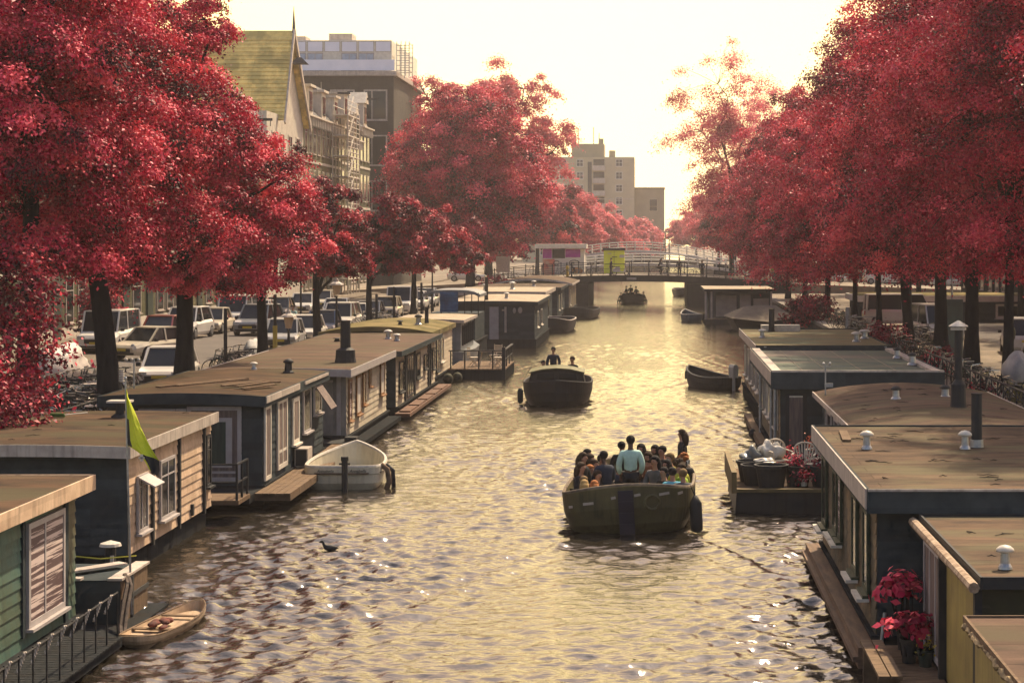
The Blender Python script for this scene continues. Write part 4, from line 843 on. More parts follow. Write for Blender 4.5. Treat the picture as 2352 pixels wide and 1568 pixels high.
# deck with bench in front of R4
b = thing('jetty', 'small plank jetty at the lower right between two houseboats', 'jetty', (3.5, 27.6, 0))
mm = MB(); mm.box(3.32, 4.0, 24.6, 29.2, -.3, .42)
for i in range(22): mm.box(3.3, 4.0, 24.6 + i * .21, 24.79 + i * .21, .42, .46)
mm.build('deck', m_plank, b)
b = thing('plank_bench', 'low plank bench on the jetty at the lower right', 'bench', (3.15, 27.3, .46))
mm = MB()
for i in range(2): mm.box(3.02 + i * .17, 3.17 + i * .17, 26.2, 28.6, .62, .665)
mm.build('seat', m_plank, b)
for y in (26.5, 28.3): mm = MB(); mm.box(3.04, 3.34, y, y + .08, -.2, .62); mm.build('leg', m_plank, b)
# twigs on the right roofs and planks on the left one ------------------------------------------------
rg = random.Random(9); tw = []
for (x0, x1, y0, y1, z, n) in ((3.6, 6.5, 30, 39, 2.722, 26), (4.9, 8.6, 43, 53, 2.46, 24), (4.4, 6.0, 24.3, 28.8, 2.362, 6), (-13, -10.2, 38, 44.4, 2.60, 5)):
    for i in range(n):
        x, y = rg.uniform(x0, x1), rg.uniform(y0, y1); zz = z
        if z == 2.46: zz = 2.30 + .26 * (1 - ((2 * (x - 4.42) / 4.78) - 1) ** 2) + .005
        a = rg.uniform(-.5, .5); L = rg.uniform(.1, .34); m = MB()
        pts = [(x + L * (t / 4 - .5) * math.cos(a), y + L * (t / 4 - .5) * math.sin(a) * 1.5 + rg.uniform(-.03, .03), zz + .012 + .01 * (t == 2)) for t in range(5)]
        m.tube(pts, [.004, .006, .008, .006, .003], 4)
        if rg.random() < .5: m.tube([pts[2], (pts[2][0] + rg.uniform(-.08, .08), pts[2][1] + rg.uniform(.05, .16), zz + .012)], .006, 4)
        o = m.build('twig', m_bark)
        lb = {2.722: 'thin dark twig fallen on the tan felt roof of the large right houseboat', 2.46: 'thin dark twig fallen on the bowed pink-tan roof', 2.362: 'thin dark twig on the roof with the rusty gutter', 2.60: 'thin dark twig on the tan-boarded houseboat roof'}[z]
        tag(o, lb, 'twig', {2.722: 'twigs on the tan felt roof', 2.46: 'twigs on the bowed roof', 2.362: 'twigs on the gutter roof', 2.60: 'twigs on the left roof'}[z])
pk = [(-12.6, 49.8, -11.0, 53.0, 0, 'longest loose plank lying across the dark houseboat roof'), (-12.2, 50.2, -10.9, 52.6, .0, 'short loose plank beside the longest one on the roof'),
      (-10.95, 50.3, -9.85, 51.6, .0, 'pale board topmost in the stack at the roof corner'), (-10.9, 49.6, -10.2, 51.2, .04, 'board second from the left in the roof corner stack'),
      (-10.5, 49.4, -10.0, 51.0, .04, 'board in the middle of the roof corner stack'), (-10.3, 49.2, -9.8, 50.6, .0, 'board nearest the roof edge in the corner stack'), (-11.1, 50.4, -10.4, 50.9, .0, 'short board under the left of the corner stack')]
for (xa, ya, xb, yb, dz_, lb) in pk:
    m = MB(); m.bar((xa, ya, 2.755 + dz_), (xb, yb, 2.755 + dz_), .13, .04); tag(m.build('plank', m_plank), lb, 'plank', 'loose planks on the dark houseboat roof')
m = MB(); m.bar((3.62, 36.6, 2.75), (3.72, 38.4, 2.75), .16, .035); tag(m.build('plank', m_plank), 'short board lying near the left edge of the tan felt roof', 'plank')
# ---------------------------------------------------------------- boats
def boat(name, label, loc, rz, plan, zg, mats, levels=((1, 1.0), (.55, .985), (.22, .93), (0, .86), (-.35, .55)), floor=.15, rim=.045, inner=.955, group=None, thw=(), cat='boat', rimm=None):
    """open hull lofted through a plan outline; plan = half outline [(x, y)...] stern centre to bow centre, zg = gunwale height at each point"""
    t = thing(name, label, cat, (0, 0, 0), group)
    q = refine([(*p, z) for p, z in zip(plan, zg)]); plan = [(max(0, p[0]), p[1]) for p in q]; zg = [p[2] for p in q]; plan[0] = (0, plan[0][1]); plan[-1] = (0, plan[-1][1])
    loop = list(plan) + [(-x, y) for x, y in reversed(plan[1:-1])]; zz = list(zg) + list(reversed(zg[1:-1])); n = len(loop)
    cy = sum(p[1] for p in loop) / n
    def ring(sx, fz): return [(x * sx, cy + (y - cy) * (sx * .5 + .5 if fz > 0 else sx * .6 + .4), fz * z if fz >= 0 else fz) for (x, y), z in zip(loop, zz)]
    vs = []; fs = []
    for fz, s in levels: vs += ring(s, fz)
    for k in range(len(levels) - 1): fs += [(k * n + i, k * n + (i + 1) % n, (k + 1) * n + (i + 1) % n, (k + 1) * n + i) for i in range(n)]
    fs.append(tuple(range((len(levels) - 1) * n, len(levels) * n)))
    k0 = len(vs); vs += [(x * inner, cy + (y - cy) * inner, z) for (x, y), z in zip(loop, zz)]; vs += [(x * inner * .93, cy + (y - cy) * inner * .96, floor) for (x, y), z in zip(loop, zz)]
    fs += [(i, k0 + i, k0 + (i + 1) % n, (i + 1) % n) for i in range(n)] + [(k0 + i, k0 + n + i, k0 + n + (i + 1) % n, k0 + (i + 1) % n) for i in range(n)]
    fs.append(tuple(range(k0 + 2 * n - 1, k0 + n - 1, -1)))
    m = MB(); m.add(vs, fs); m.build('hull', mats[0], t, smooth=False)
    m = MB(); pts = [(x * (1 + inner) / 2, cy + (y - cy) * (1 + inner) / 2, z + rim * .3) for (x, y), z in zip(loop, zz)]; m.tube(pts + [pts[0], pts[1]], rim, 6); m.build('gunwale', rimm or mats[1], t)
    for (y, w, z, d) in thw: m = MB(); m.box(-w, w, y - d / 2, y + d / 2, z - .04, z); m.build('thwart', mats[1], t)
    t.location = loc; t.rotation_euler = (0, 0, rz); return t
def sub(t, mb, name, m, smooth=False):
    """a part modelled in the thing's own local frame"""
    o = mb.build(name, m, None, smooth=smooth); o.parent = t; return o
SL = [(0, -.34), (.45, -.33), (.85, -.26), (1.2, -.10), (1.42, .25), (1.5, 1.2), (1.52, 3), (1.46, 4.4), (1.3, 5.6), (1.0, 6.6), (.6, 7.4), (.25, 7.8), (0, 7.9)]
m_bh = mat('dark_olive_hull', (.135, .112, .044), (.075, .064, .032), rough=.5, scale=1.4, streak=.4)
m_gun = mat('worn_wood_rim', (.22, .16, .10), (.06, .045, .035), rough=.6, scale=4)
mb_ = boat('passenger_boat', 'crowded dark olive open passenger boat with a purple band down its rounded stern', (-.55, 43.4, 0), R(-1.5), SL,
           [1.08, 1.06, 1.02, .96, .90, .84, .80, .80, .82, .86, .9, .94, .96], [m_bh, m_gun], thw=[(1.0, 1.3, .5, .35), (2.4, 1.35, .5, .35), (4, 1.35, .5, .35), (5.6, 1.25, .5, .35)])
mb_.rotation_euler[1] = R(-3)
def on_stern(x, z, dy=.02):
    P = SL[:5]; ax = abs(x); s = .985 if z < .7 else 1
    for (a, ya), (b_, yb) in zip(P, P[1:]):
        if a <= ax <= b_: y = ya + (yb - ya) * (ax - a) / (b_ - a); break
    else: y = .25
    return Vector((x, y - dy + (.03 if z < .6 else 0), z))
m = MB()
for z0, z1 in ((.99, .75), (.75, .5), (.5, .25), (.25, .02)):
    m.add([on_stern(-.17, z0, .03), on_stern(.17, z0, .03), on_stern(.17, z1, .02), on_stern(-.17, z1, .02), on_stern(-.17, z0, -.1), on_stern(.17, z0, -.1)], [(3, 2, 1, 0), (0, 1, 5, 4)])
sub(mb_, m, 'painted_band', mat('purple_paint', (.022, .019, .034), (.016, .014, .022), rough=.5))
m_plate = mat('pale_sticker', (.50, .42, .32), (.36, .30, .24), rough=.6)
for x0, x1, z in ((-.95, -.72, .72), (-.32, -.22, .83), (.19, .33, .87), (.74, .96, .86), (-1.28, -1.2, .64), (1.15, 1.25, .84)):
    m = MB(); m.bar(on_stern(x0, z, .03), on_stern(x1, z + .02, .03), .02, .055); sub(mb_, m, 'stern_sticker', m_plate)
m = MB(); pts = [on_stern(.58 + .16 * math.cos(a * math.pi / 7), .7 + .16 * math.sin(a * math.pi / 7), .05) for a in range(15)]; m.tube(pts, .035, 6, cap=False); sub(mb_, m, 'lifebuoy', m_bh)
m = MB(); m.lathe([(.05, -.1), (.13, -.05), (.14, .1), (.14, .55), (.1, .62), (.04, .72)], (1.52, .3, .0), 10); sub(mb_, m, 'fender', m_pipe, True)
m = MB(); m.tube([(1.52, .3, .7), (1.42, .35, .95)], .012, 4); sub(mb_, m, 'fender_rope', m_pipe)
# second boat: coming towards the camera with a low cuddy
P2 = [(0, 7.0), (.9, 6.9), (1.25, 6.2), (1.38, 4.5), (1.38, 2.5), (1.25, 1.3), (1.02, .55), (.62, .12), (.25, -.04), (0, -.1)]
m_nav = mat('dark_boat_paint', spec=.1, c1=(.038, .040, .042), c2=(.045, .038, .032), rough=.45, scale=1.4, streak=.3)
b2 = boat('cabin_boat', 'dark motor boat with a low yellow-topped cuddy and three people, in mid-canal', (-3.78, 76, 0), R(1), P2,
          [.75, .75, .74, .74, .78, .84, .9, .96, 1.0, 1.02], [m_nav, m_pipe], floor=.3)
m = MB(); m.prism([(-1.12, .75), (1.12, .75), (1.02, 1.24), (.5, 1.34), (0, 1.38), (-.5, 1.34), (-1.02, 1.24)], 'y', 1.2, 3.2); sub(b2, m, 'cuddy', m_nav)
m = MB(); m.prism([(-1.1, 1.24), (-.55, 1.36), (0, 1.40), (.55, 1.36), (1.1, 1.24), (1.1, 1.28), (.55, 1.41), (0, 1.45), (-.55, 1.41), (-1.1, 1.28)], 'y', 1.05, 3.3); sub(b2, m, 'cuddy_roof', mat('yellow_green_edge', (.13, .125, .045), (.09, .085, .035), rough=.6))
m = MB(); m.prism([(-.8, 1.0), (-.1, 1.0), (-.1, 1.24), (-.75, 1.20)], 'y', 1.17, 1.21); m.prism([(.8, 1.0), (.1, 1.0), (.1, 1.24), (.75, 1.20)], 'y', 1.17, 1.21); sub(b2, m, 'windscreen', m_glass)
m = MB(); m.lathe([(.03, -.2), (.11, -.12), (.12, .3), (.06, .42)], (-1.42, 1.0, .25), 9); sub(b2, m, 'fender', m_pipe, True)
m = MB(); m.tube([(-1.0, 1.3, 1.5), (-1.32, .9, .95)], .012, 4); sub(b2, m, 'rope', m_pipe)
# third boat, under the bridge
P3 = [(0, 7.0), (.8, 6.8), (1.2, 6), (1.3, 3.5), (1.25, 1.2), (.95, .25), (.4, -.02), (0, -.06)]
b3 = boat('launch', 'distant dark launch full of people passing under the bridge', (-2.1, 198.5, 0), 0, P3, [.75, .75, .7, .68, .7, .78, .85, .88], [m_nav, m_pipe], floor=.25)
# white boat moored left
PW = [(0, 0), (.62, .02), (.95, .22), (1.04, .9), (1.02, 1.8), (.88, 2.7), (.58, 3.45), (.22, 3.95), (0, 4.08)]
m_wb = mat('white_boat_paint', (.66, .60, .44), (.52, .46, .33), rough=.4, scale=1.5, streak=.2)
b4 = boat('rowing_boat', 'empty white rowing boat with broad stern moored to the left walkway behind a black post', (-8.08, 50.8, 0), R(2), PW, [.58, .58, .58, .58, .60, .65, .74, .84, .90],
          [m_wb, m_cap], floor=.2, rim=.05, levels=((1, 1.0), (.72, 1.0), (.68, .975), (.3, .95), (0, .84), (-.25, .5)), thw=[(.55, .92, .42, .5), (2.3, .9, .36, .22)], inner=.93)
b4.scale = (1, .86, 1)
m = MB(); m.tube([(-.98, .3, .44), (-.6, -.035, .44), (0, -.06, .44), (.6, -.035, .44), (.98, .3, .44), (1.06, 1.0, .44)], .022, 5); sub(b4, m, 'rubbing_strake', m_gun)
m = MB(); m.tube([(.98, .45, .62), (1.15, .42, .5), (1.2, .4, .2), (1.12, .4, -.05)], .075, 8); sub(b4, m, 'fender', m_plank, True)
m = MB(); m.tube([(1.1, .65, .6), (1.28, .6, .45), (1.3, .58, .0)], .06, 8); sub(b4, m, 'fender', m_pipe, True)
cu = bpy.data.curves.new('boat_name', 'FONT'); cu.body = 'Annabella'; cu.size = .11; cu.extrude = .002; cu.align_x = 'CENTER'; cu.shear = .3
tx = bpy.data.objects.new('boat_name', cu); COL.objects.link(tx)
dg = bpy.context.evaluated_depsgraph_get(); me = bpy.data.meshes.new_from_object(tx.evaluated_get(dg)); bpy.data.objects.remove(tx)
for xx in (.42, -.42):
    o = bpy.data.objects.new('boat_name', me); COL.objects.link(o); o.parent = b4; o.location = (xx, -.015 + (.0 if xx > 0 else 0), .465); o.rotation_euler = (R(90), 0, R(2 if xx > 0 else -2))
me.materials.clear(); me.materials.append(m_pipe)
m = MB(); m.tube([(-7.92, 50.3, -.6), (-7.92, 50.3, .9)], [.085, .08], 9); m.tube([(-7.92, 50.3, .82), (-7.92, 50.3, .93)], .1, 9); m.bar((-8.06, 50.3, .74), (-7.78, 50.3, .74), .05)
tag(m.build('mooring_post', m_pipe), 'black mooring post in the water before the white rowing boat', 'post')
# small dinghy front left
PD = [(0, 0), (.2, .05), (.36, .35), (.43, 1.0), (.45, 1.8), (.40, 2.5), (.26, 3.1), (.1, 3.4), (0, 3.48)]
b5 = boat('canoe', 'small pale flat wooden canoe with a bundle in it beside the storage box', (-8.32, 31.1, .02), R(-9), PD, [.26, .25, .2, .18, .18, .2, .26, .32, .34], [mat('pale_canoe', (.50, .36, .22), (.28, .19, .12), rough=.6, scale=3, stretch=(3, .6, 1)), m_plank], floor=.10, rim=.02)
m = MB(); m.box(-.40, .40, 1.0, 1.16, .16, .19); sub(b5, m, 'thwart', m_plank); m = MB(); m.box(-.36, .36, 2.3, 2.42, .17, .2); sub(b5, m, 'thwart', m_plank); b5.scale = (.84, .86, .72)
shr = MB(); rg = random.Random(3)
for i in range(7): shr.sphere((-8.12 + rg.uniform(-.14, .14), 32.3 + rg.uniform(-.3, .3), .17 + rg.uniform(-.02, .06)), (rg.uniform(.06, .11), rg.uniform(.09, .16), rg.uniform(.03, .05)), 7, 5)
tag(shr.build('cloth_bundle', mat('dull_red_cloth', (.18, .05, .035), (.05, .03, .025), rough=.9, scale=6), smooth=True), 'dull red crumpled bundle lying in the small canoe', 'bundle')
# dark dinghy with outboard on the right
P6 = [(0, 0), (.5, .02), (.68, .3), (.74, 1.2), (.66, 2.2), (.42, 3.0), (.15, 3.4), (0, 3.5)]
b6 = boat('dinghy', 'black dinghy with a pale outboard motor moored off the right houseboats', (3.35, 84.6, 0), R(30), P6, [.5, .5, .5, .48, .55, .68, .8, .84], [m_nav, m_pipe], floor=.15, rim=.06)
m = MB(); m.prism([(-.12, .55), (.12, .55), (.14, 1.0), (.06, 1.12), (-.08, 1.12), (-.14, 1.0)], 'y', -.42, -.05); m.box(-.05, .05, -.3, -.2, -.3, .55); sub(b6, m, 'outboard_motor', mat('pale_grey_cowl', (.42, .40, .34), (.3, .28, .25), rough=.4))
m = MB(); m.tube([(0, 3.5, .8), (0, 3.75, .55), (.0, 3.72, .25)], .06, 7); sub(b6, m, 'bow_fender', m_pipe, True)
# small moored boats near the bridge
b7 = boat('skiff', 'blue-grey skiff moored at the corner of the pale shed houseboat', (3.3, 154, 0), R(12), P6, [.6, .6, .6, .58, .62, .72, .84, .88], [mat('blue_grey_hull', (.05, .09, .12), (.03, .05, .07), rough=.5), m_cap], floor=.2)
b8 = boat('skiff', 'small dark open boat moored beyond the right side of the bridge opening', (3.9, 222, 0), R(5), P3, [.85, .85, .8, .78, .8, .9, 1.0, 1.0], [m_nav, m_cap], floor=.25)
b9 = boat('skiff', 'dark open boat with a pale cabin edge moored before the ochre-doored houseboat', (-7.2, 136.8, 0), R(-4), P3, [.85, .85, .8, .78, .8, .9, 1.0, 1.0], [m_nav, m_fasc], floor=.25)
b10 = boat('skiff', 'dark open boat loaded with pots moored by the low flat grey-roofed houseboat', (-6.3, 160, 0), R(-6), P3, [.75, .75, .7, .68, .7, .8, .9, .9], [m_nav, m_pipe], floor=.25)
# flower raft on the right -------------------------------------------------------------
b = thing('flower_raft', 'dark flat raft carrying pots, bags and plastic chairs beside the right houseboats', 'raft', (3, 47, 0))
mm = MB(); mm.prism([(1.92, -.4), (4.3, -.4), (4.3, .52), (1.98, .52)], 'y', 46.4, 51.0); mm.build('hull', m_nav, b)
mm = MB(); mm.box(1.86, 1.98, 46.35, 51.0, .5, 1.0); mm.box(1.98, 4.3, 46.35, 46.5, .52, .60); mm.build('coaming', mat('ochre_wood', (.20, .14, .05), (.12, .085, .04), rough=.7), b)
mm = MB(); mm.box(1.98, 4.3, 46.5, 51, .52, .545); mm.build('deck', m_plank, b)
def pot(x, y, z, r, h, label, mt=None, group=None, cat='pot', name='plant_pot'):
    m = MB(); m.lathe([(r * .74, 0), (r * .95, h * .85), (r * 1.06, h * .88), (r * 1.06, h), (r * .92, h), (r * .86, h * .78), (.01, h * .76)], (x, y, z), 18)
    return tag(m.build(name, mt or m_pipe, smooth=False), label, cat, group)
for (x, y, r, h, lb) in ((2.42, 48.3, .36, .52, 'black round tub farthest left on the flower raft'), (2.48, 47.6, .34, .5, 'second black round tub on the flower raft, partly hidden'), (2.84, 47.05, .40, .56, 'largest black round tub at the front of the flower raft'),
                         (3.5, 47.4, .34, .50, 'black tub with red flowers between the two chairs'), (4.08, 47.3, .30, .5, 'black tub with dark plant beside the large houseboat')):
    pot(x, y, .545, r, h, lb, group='black tubs on the flower raft')
m_pl = mat('aged_plastic', (.58, .50, .38), (.44, .37, .28), rough=.5, scale=3)
def plastic_chair(x, y, z, rz, label):
    t = thing('plastic_chair', label, 'chair', (0, 0, 0), 'white plastic garden chairs')
    m = MB(); m.box(-.22, .22, -.2, .22, .40, .43); sub(t, m, 'seat', m_pl)
    m = MB()
    for i in range(7):
        a = (i - 3) / 3.0; m.bar((a * .13, -.20, .43), (a * .23, -.30, .82 + .07 * (1 - a * a)), .035, .015)
    m.tube([(-.27, -.25, .66)] + [(.27 * math.sin(a), -.30, .72 + .20 * math.cos(a)) for a in [R(q) for q in range(-90, 91, 18)]] + [(.27, -.25, .66)], .022, 6); sub(t, m, 'backrest', m_pl)
    for s in (-1, 1):
        m = MB(); m.bar((s * .27, -.26, .66), (s * .27, .2, .64), .05, .025); m.bar((s * .27, .2, .64), (s * .25, .22, .42), .05, .03); sub(t, m, 'armrest', m_pl)
        for yy in (-.24, .22): m = MB(); m.bar((s * .24, yy * .9, .42), (s * .27, yy * 1.1, 0), .05, .03); sub(t, m, 'leg', m_pl)
    t.location = (x, y, z); t.rotation_euler = (0, 0, rz); return t
plastic_chair(3.72, 48.4, .545, R(170), 'pale plastic garden chair with fan back, right one on the flower raft')
plastic_chair(3.18, 49.2, .545, R(200), 'pale plastic garden chair half hidden by bags, left one on the flower raft')
plastic_chair(4.2, 49.5, .545, R(150), 'pale plastic garden chair farthest back on the flower raft, against the houseboat')
m_bag = mat('thin_plastic_bag', (.80, .72, .56), (.50, .46, .38), rough=.3, scale=2.5, bump=.8, bscale=5)
def lump(loc, rad, seed, n=28, m=18, amp=.30):
    g = MB(); g.sphere((0, 0, 0), 1, n, m); rg = np.random.RandomState(seed); k = rg.normal(size=(9, 3)) * 4.2; ph = rg.rand(9) * 6
    g.v = [tuple(loc[j] + c * rad[j] * (1 + amp * sum(math.sin(float(np.dot(k[q], v)) + ph[q]) for q in range(9)) / 3) for j, c in enumerate(v)) for v in g.v]; return g
for i, (loc, rad, lb, mt_) in enumerate([((2.95, 49.4, 1.10), (.28, .24, .30), 'large pale plastic bag heaped upright on the flower raft', m_bag), ((2.50, 49.2, .98), (.25, .24, .24), 'smoky grey plastic bag at the left of the flower raft', mat('smoky_bag', (.26, .26, .23), (.14, .15, .145), rough=.3, scale=2, bump=.8, bscale=5)),
                                    ((2.78, 48.2, 1.02), (.24, .2, .10), 'flattened pale bag spilling over the tubs', m_bag), ((4.15, 48.6, .85), (.2, .3, .22), 'white bag beside the right plastic chair', m_bag)]):
    tag(lump(loc, rad, 40 + i).build('plastic_bag', mt_, smooth=True), lb, 'bag', 'plastic bags on the flower raft')
def flowers(label, x, y, z, r, n, seed, lm=None, size=.09, name='potted_flower', stem=True):
    return shrub(label, (x, y, z), [(0, 0, r * .9, r, r, r * .8)], n, size, seed, name=name, lm=lm, cat='flower', clump=.22)
flowers('red flowers growing from the tub between the chairs', 3.5, 47.4, 1.0, .2, 120, 51); flowers('dark plant in the tub beside the large houseboat', 4.08, 47.3, .98, .24, 220, 52, m_leafd)
flowers('tall dark plant with red blooms behind the left chair', 3.36, 50.0, .6, .36, 330, 53, m_leafd)
flowers('orange-pink blossoms at the back of the flower raft by the wall', 4.25, 50.3, 1.0, .26, 200, 54, leaf_mat('orange_leaves', (.5, .10, .04), (.65, .2, .10), (.7, .4, .3)))
flowers('small plant in the pale pot before the right chair', 3.62, 46.95, .74, .13, 160, 55, m_leafd); pot(3.62, 46.95, .60, .09, .17, 'small pale pot on the raft edge before the right chair', m_cap)
# plants on the jetty, lower right
shrub('large red leafy plant higher up on the jetty against the dark end wall', (3.72, 28.9, .46), [(0, 0, 1.0, .30, .26, .10)], 280, .15, 61, name='red_leaf_plant', clump=.2, tilt=.35, cat='plant')
shrub('red leafy plant lower on the jetty beside the glass door', (3.66, 28.0, .62), [(0, 0, .44, .29, .26, .08)], 240, .15, 62, name='red_leaf_plant', clump=.18, tilt=.35, cat='plant')
pot(3.66, 28.0, .46, .13, .34, 'dark pot holding the lower red leafy plant'); pot(3.86, 27.75, .46, .12, .24, 'rounded dark green pot with yellow flowers beside the glass door', mat('dark_green_glaze', (.03, .045, .035), (.02, .03, .025), rough=.4))
pot(3.72, 28.9, .46, .14, .42, 'tall dark pot holding the upper red leafy plant')
flowers('small yellow and red flowers in the rounded dark green pot', 3.86, 27.75, .68, .10, 120, 63, leaf_mat('yellow_flowers', (.05, .08, .03), (.3, .22, .03), (.7, .5, .05)), .05)
m = MB(); m.tube([(3.36, 28.9, .46), (3.42, 28.9, 1.0)], .03, 6); tag(m.build('short_pipe', m_metal), 'short grey pipe standing by the upper red leafy plant', 'pipe')
# left foreground props ------------------------------------------------------------------
b = thing('storage_box', 'weathered wooden storage box on the dark platform at the lower left', 'box', (-9.4, 33, 0))
mm = MB(); mm.box(-10.2, -8.95, 32.9, 34.6, .0, .78); mm.fbox('R', -8.95, 32.9, 34.6, .05, .78, 0, .02, 1); mm.build('crate', [m_dark, m_plank], b)
mm = MB(); mm.box(-9.15, -8.9, 32.85, 34.65, .78, .82); mm.box(-10.2, -9.6, 32.85, 33.05, .78, .82); mm.bar((-9.95, 33.4, .85), (-9.25, 34.2, .86), .26, .03); mm.build('lid_rail', m_fasc, b)
mm = MB(); mm.box(-8.94, -8.90, 33.5, 33.6, .02, .78); mm.box(-8.94, -8.905, 32.9, 34.6, .38, .46); mm.build('brace', m_pipe, b)
mm = MB(); mm.box(-10.3, -8.6, 31.6, 34.8, -.3, .05); mm.build('platform', m_hull, b)
m = MB(); m.tube([(-10.2, 34.5, .93), (-9.7, 34.4, .9), (-9.1, 34.5, .94)], .013, 5); tag(m.build('yellow_line', mat('yellow_rope', (.55, .50, .06), rough=.7)), 'thin yellow line stretched above the storage box', 'rope')
b = thing('bollard_lamp', 'dark bollard lamp with a pale domed cap behind the storage box', 'lamp', (-9.75, 35, .1))
m = MB(); m.tube([(-9.75, 35.2, 0), (-9.75, 35.2, .98)], .1, 10); m.build('post', m_pipe, b); m = MB(); m.lathe([(.2, 0), (.18, .05), (.02, .1)], (-9.75, 35.2, 1.0), 14); m.build('cap', m_cap, b); m = MB(); m.box(-9.72, -9.66, 35.06, 35.12, .72, .84); m.build('label_plate', m_cap, b)
# rope fence
b = thing('rope_fence', 'black post fence with twisted pale ropes along the green houseboat walkway', 'fence', (-8.45, 27, .2))
mm = MB(); mm.tube([(-8.45, 22, .92), (-8.45, 30.9, .94)], .016, 5); mm.build('top_wire', m_iron, b)
for i in range(11): y = 24.9 + i * .6; mm = MB(); mm.tube([(-8.45, y, .2), (-8.45, y, .96)], .014, 5); mm.build('post', m_iron, b)
m_rope = mat('pale_rope', (.60, .52, .42), (.40, .33, .27), rough=.9, scale=20)
for i in range(10):
    y = 25.1 + i * .6; mm = MB()
    A = Vector((-8.43, y, .97)); B = Vector((-8.50, y - .12, .70))
    for s in (0, math.pi):
        pts = []
        for k in range(15):
            t = k / 14; p = A.lerp(B, t); a = t * 6 * math.pi + s; pts.append(p + Vector((.014 * math.cos(a), .014 * math.sin(a), 0)))
        mm.tube(pts, .015, 5)
    mm.build('rope_wrap', m_rope, b)
m = MB(); pts = [(-8.95, 33.2, .82), (-8.82, 32.9, .72), (-8.78, 32.5, .45), (-8.72, 32.1, .16), (-8.6, 31.7, .03)]; m.tube(pts, .045, 6); m.tube([(x + .09, y - .1, z - .02) for x, y, z in pts], .03, 6)
tag(m.build('hanging_net', m_rope and mat('old_dark_rope', (.12, .09, .07), (.05, .04, .035), rough=.95, scale=14)), 'thick old ropes drooping from the storage box to the canoe', 'rope')
# flag and pole
b = thing('flagpole', 'thin leaning flagpole rising from the storage box', 'flagpole', (-8.92, 33.5, .8))
m = MB(); m.tube([(-8.92, 33.5, .1), (-9.02, 33.5, 4.1)], [.022, .016], 7); m.build('pole', m_metal, b); m = MB(); m.sphere((-9.02, 33.5, 4.13), .03, 8, 5); m.build('finial', m_metal, b)
fl_ = [(0, 3.95, .00, .02), (0, 3.7, .0, .10), (0, 3.45, .0, .17), (0, 3.25, 0, .24), (0, 3.1, .0, .30), (.02, 2.98, .03, .36), (.16, 2.86, .16, .42), (.24, 2.70, .22, .43), (.30, 2.56, .27, .40)]
m = MB(); cols = 7; vs = []
for i, (a, z, q, w) in enumerate(fl_):
    for c in range(cols):
        u = c / (cols - 1); vs.append((-9.0 + (a + (w - a) * u) * 1.35, 33.48 + .045 * math.sin(u * 7 + i * .5) * (.3 + u), z - .16 * u * (1 - .2 * i / 8)))
for i in range(len(fl_) - 1):
    for c in range(cols - 1):
        k = i * cols + c; mi = 1 if (c < 1 and 1 < i < 5) or i >= 6 and c > 0 else 0
        m.add([vs[k], vs[k + 1], vs[k + cols + 1], vs[k + cols]], [(0, 1, 2, 3)], mi)
m.box(-8.74, -8.70, 33.40, 33.42, 2.72, 2.84, 2); m.box(-8.77, -8.67, 33.40, 33.42, 2.765, 2.795, 2)
tag(m.build('flag', [mat('lime_cloth', (.62, .66, .04), (.46, .52, .03), rough=.8, scale=2), m_pipe, m_cap]), 'lime green and black flag hanging limp from the leaning pole', 'flag')
# weather mast on the dark houseboat
b = thing('weather_mast', 'short weather mast with white balls and ribbed cylinder behind the flag', 'weather station', (-13.45, 50.2, 2.6))
m = MB(); m.tube([(-13.3, 50.2, 2.6), (-13.3, 50.2, 3.45)], .02, 6); m.bar((-13.5, 50.2, 3.36), (-13.15, 50.2, 3.36), .02); m.build('pole', m_metal, b)
for x in (-13.5, -13.35, -13.18): m = MB(); m.sphere((x, 50.2, 3.42), .045, 8, 6); m.build('ball', m_cap, b, smooth=True)
m = MB(); m.lathe([(.08 if i % 2 else .06, i * .03) for i in range(12)], (-13.62, 50.2, 2.85), 12); m.build('ribbed_cylinder', m_cap, b)
b = thing('broom', 'broom with green head lying on the tan-boarded houseboat roof', 'broom', (-13.1, 43, 2.6))
m = MB(); m.box(-13.2, -12.9, 42.9, 43.0, 2.61, 2.69); m.build('head', mat('green_bristle', (.05, .11, .02), rough=.9), b); m = MB(); m.tube([(-12.9, 42.95, 2.66), (-12.5, 43.3, 2.68)], .014, 5); m.build('handle', m_cap, b)
# air conditioner, terrace furniture, duck
b = thing('air_conditioner', 'boxy air conditioner on the walkway before the dark houseboat door', 'air conditioner', (-9.35, 52.4, .42))
m = MB(); m.box(-9.55, -9.2, 52.2, 52.9, .44, .93); m.build('casing', m_fasc, b); m = MB(); m.fbox('F', 52.2, -9.52, -9.23, .47, .90, 0, .012)
m.build('grille', m_pipe, b)
m = MB(); m.box(-9.36, -9.0, 59.4, 59.9, .24, .5); tag(m.build('crate', m_pipe), 'black crate on the walkway by the plastic-sheeted end', 'crate')
def folding_chair(x, y, z, rz, label):
    t = thing('folding_chair', label, 'chair', (0, 0, 0), 'slatted chairs on the floating terrace')
    m = MB(); m.box(-.22, .22, -.2, .2, .43, .46); sub(t, m, 'seat', m_pl); m = MB()
    for i in range(4): m.box(-.22, .22, -.26, -.24, .55 + i * .1, .61 + i * .1)
    m.bar((-.22, -.25, .4), (-.22, -.25, .95), .03); m.bar((.22, -.25, .4), (.22, -.25, .95), .03); sub(t, m, 'backrest', m_pl)
    for s in (-1, 1):
        m = MB(); m.bar((s * .21, -.22, 0), (s * .21, .2, .45), .03); sub(t, m, 'leg', m_pl); m = MB(); m.bar((s * .19, .22, 0), (s * .19, -.2, .45), .03); sub(t, m, 'leg', m_pl)
    t.location = (x, y, z); t.rotation_euler = (0, 0, rz)
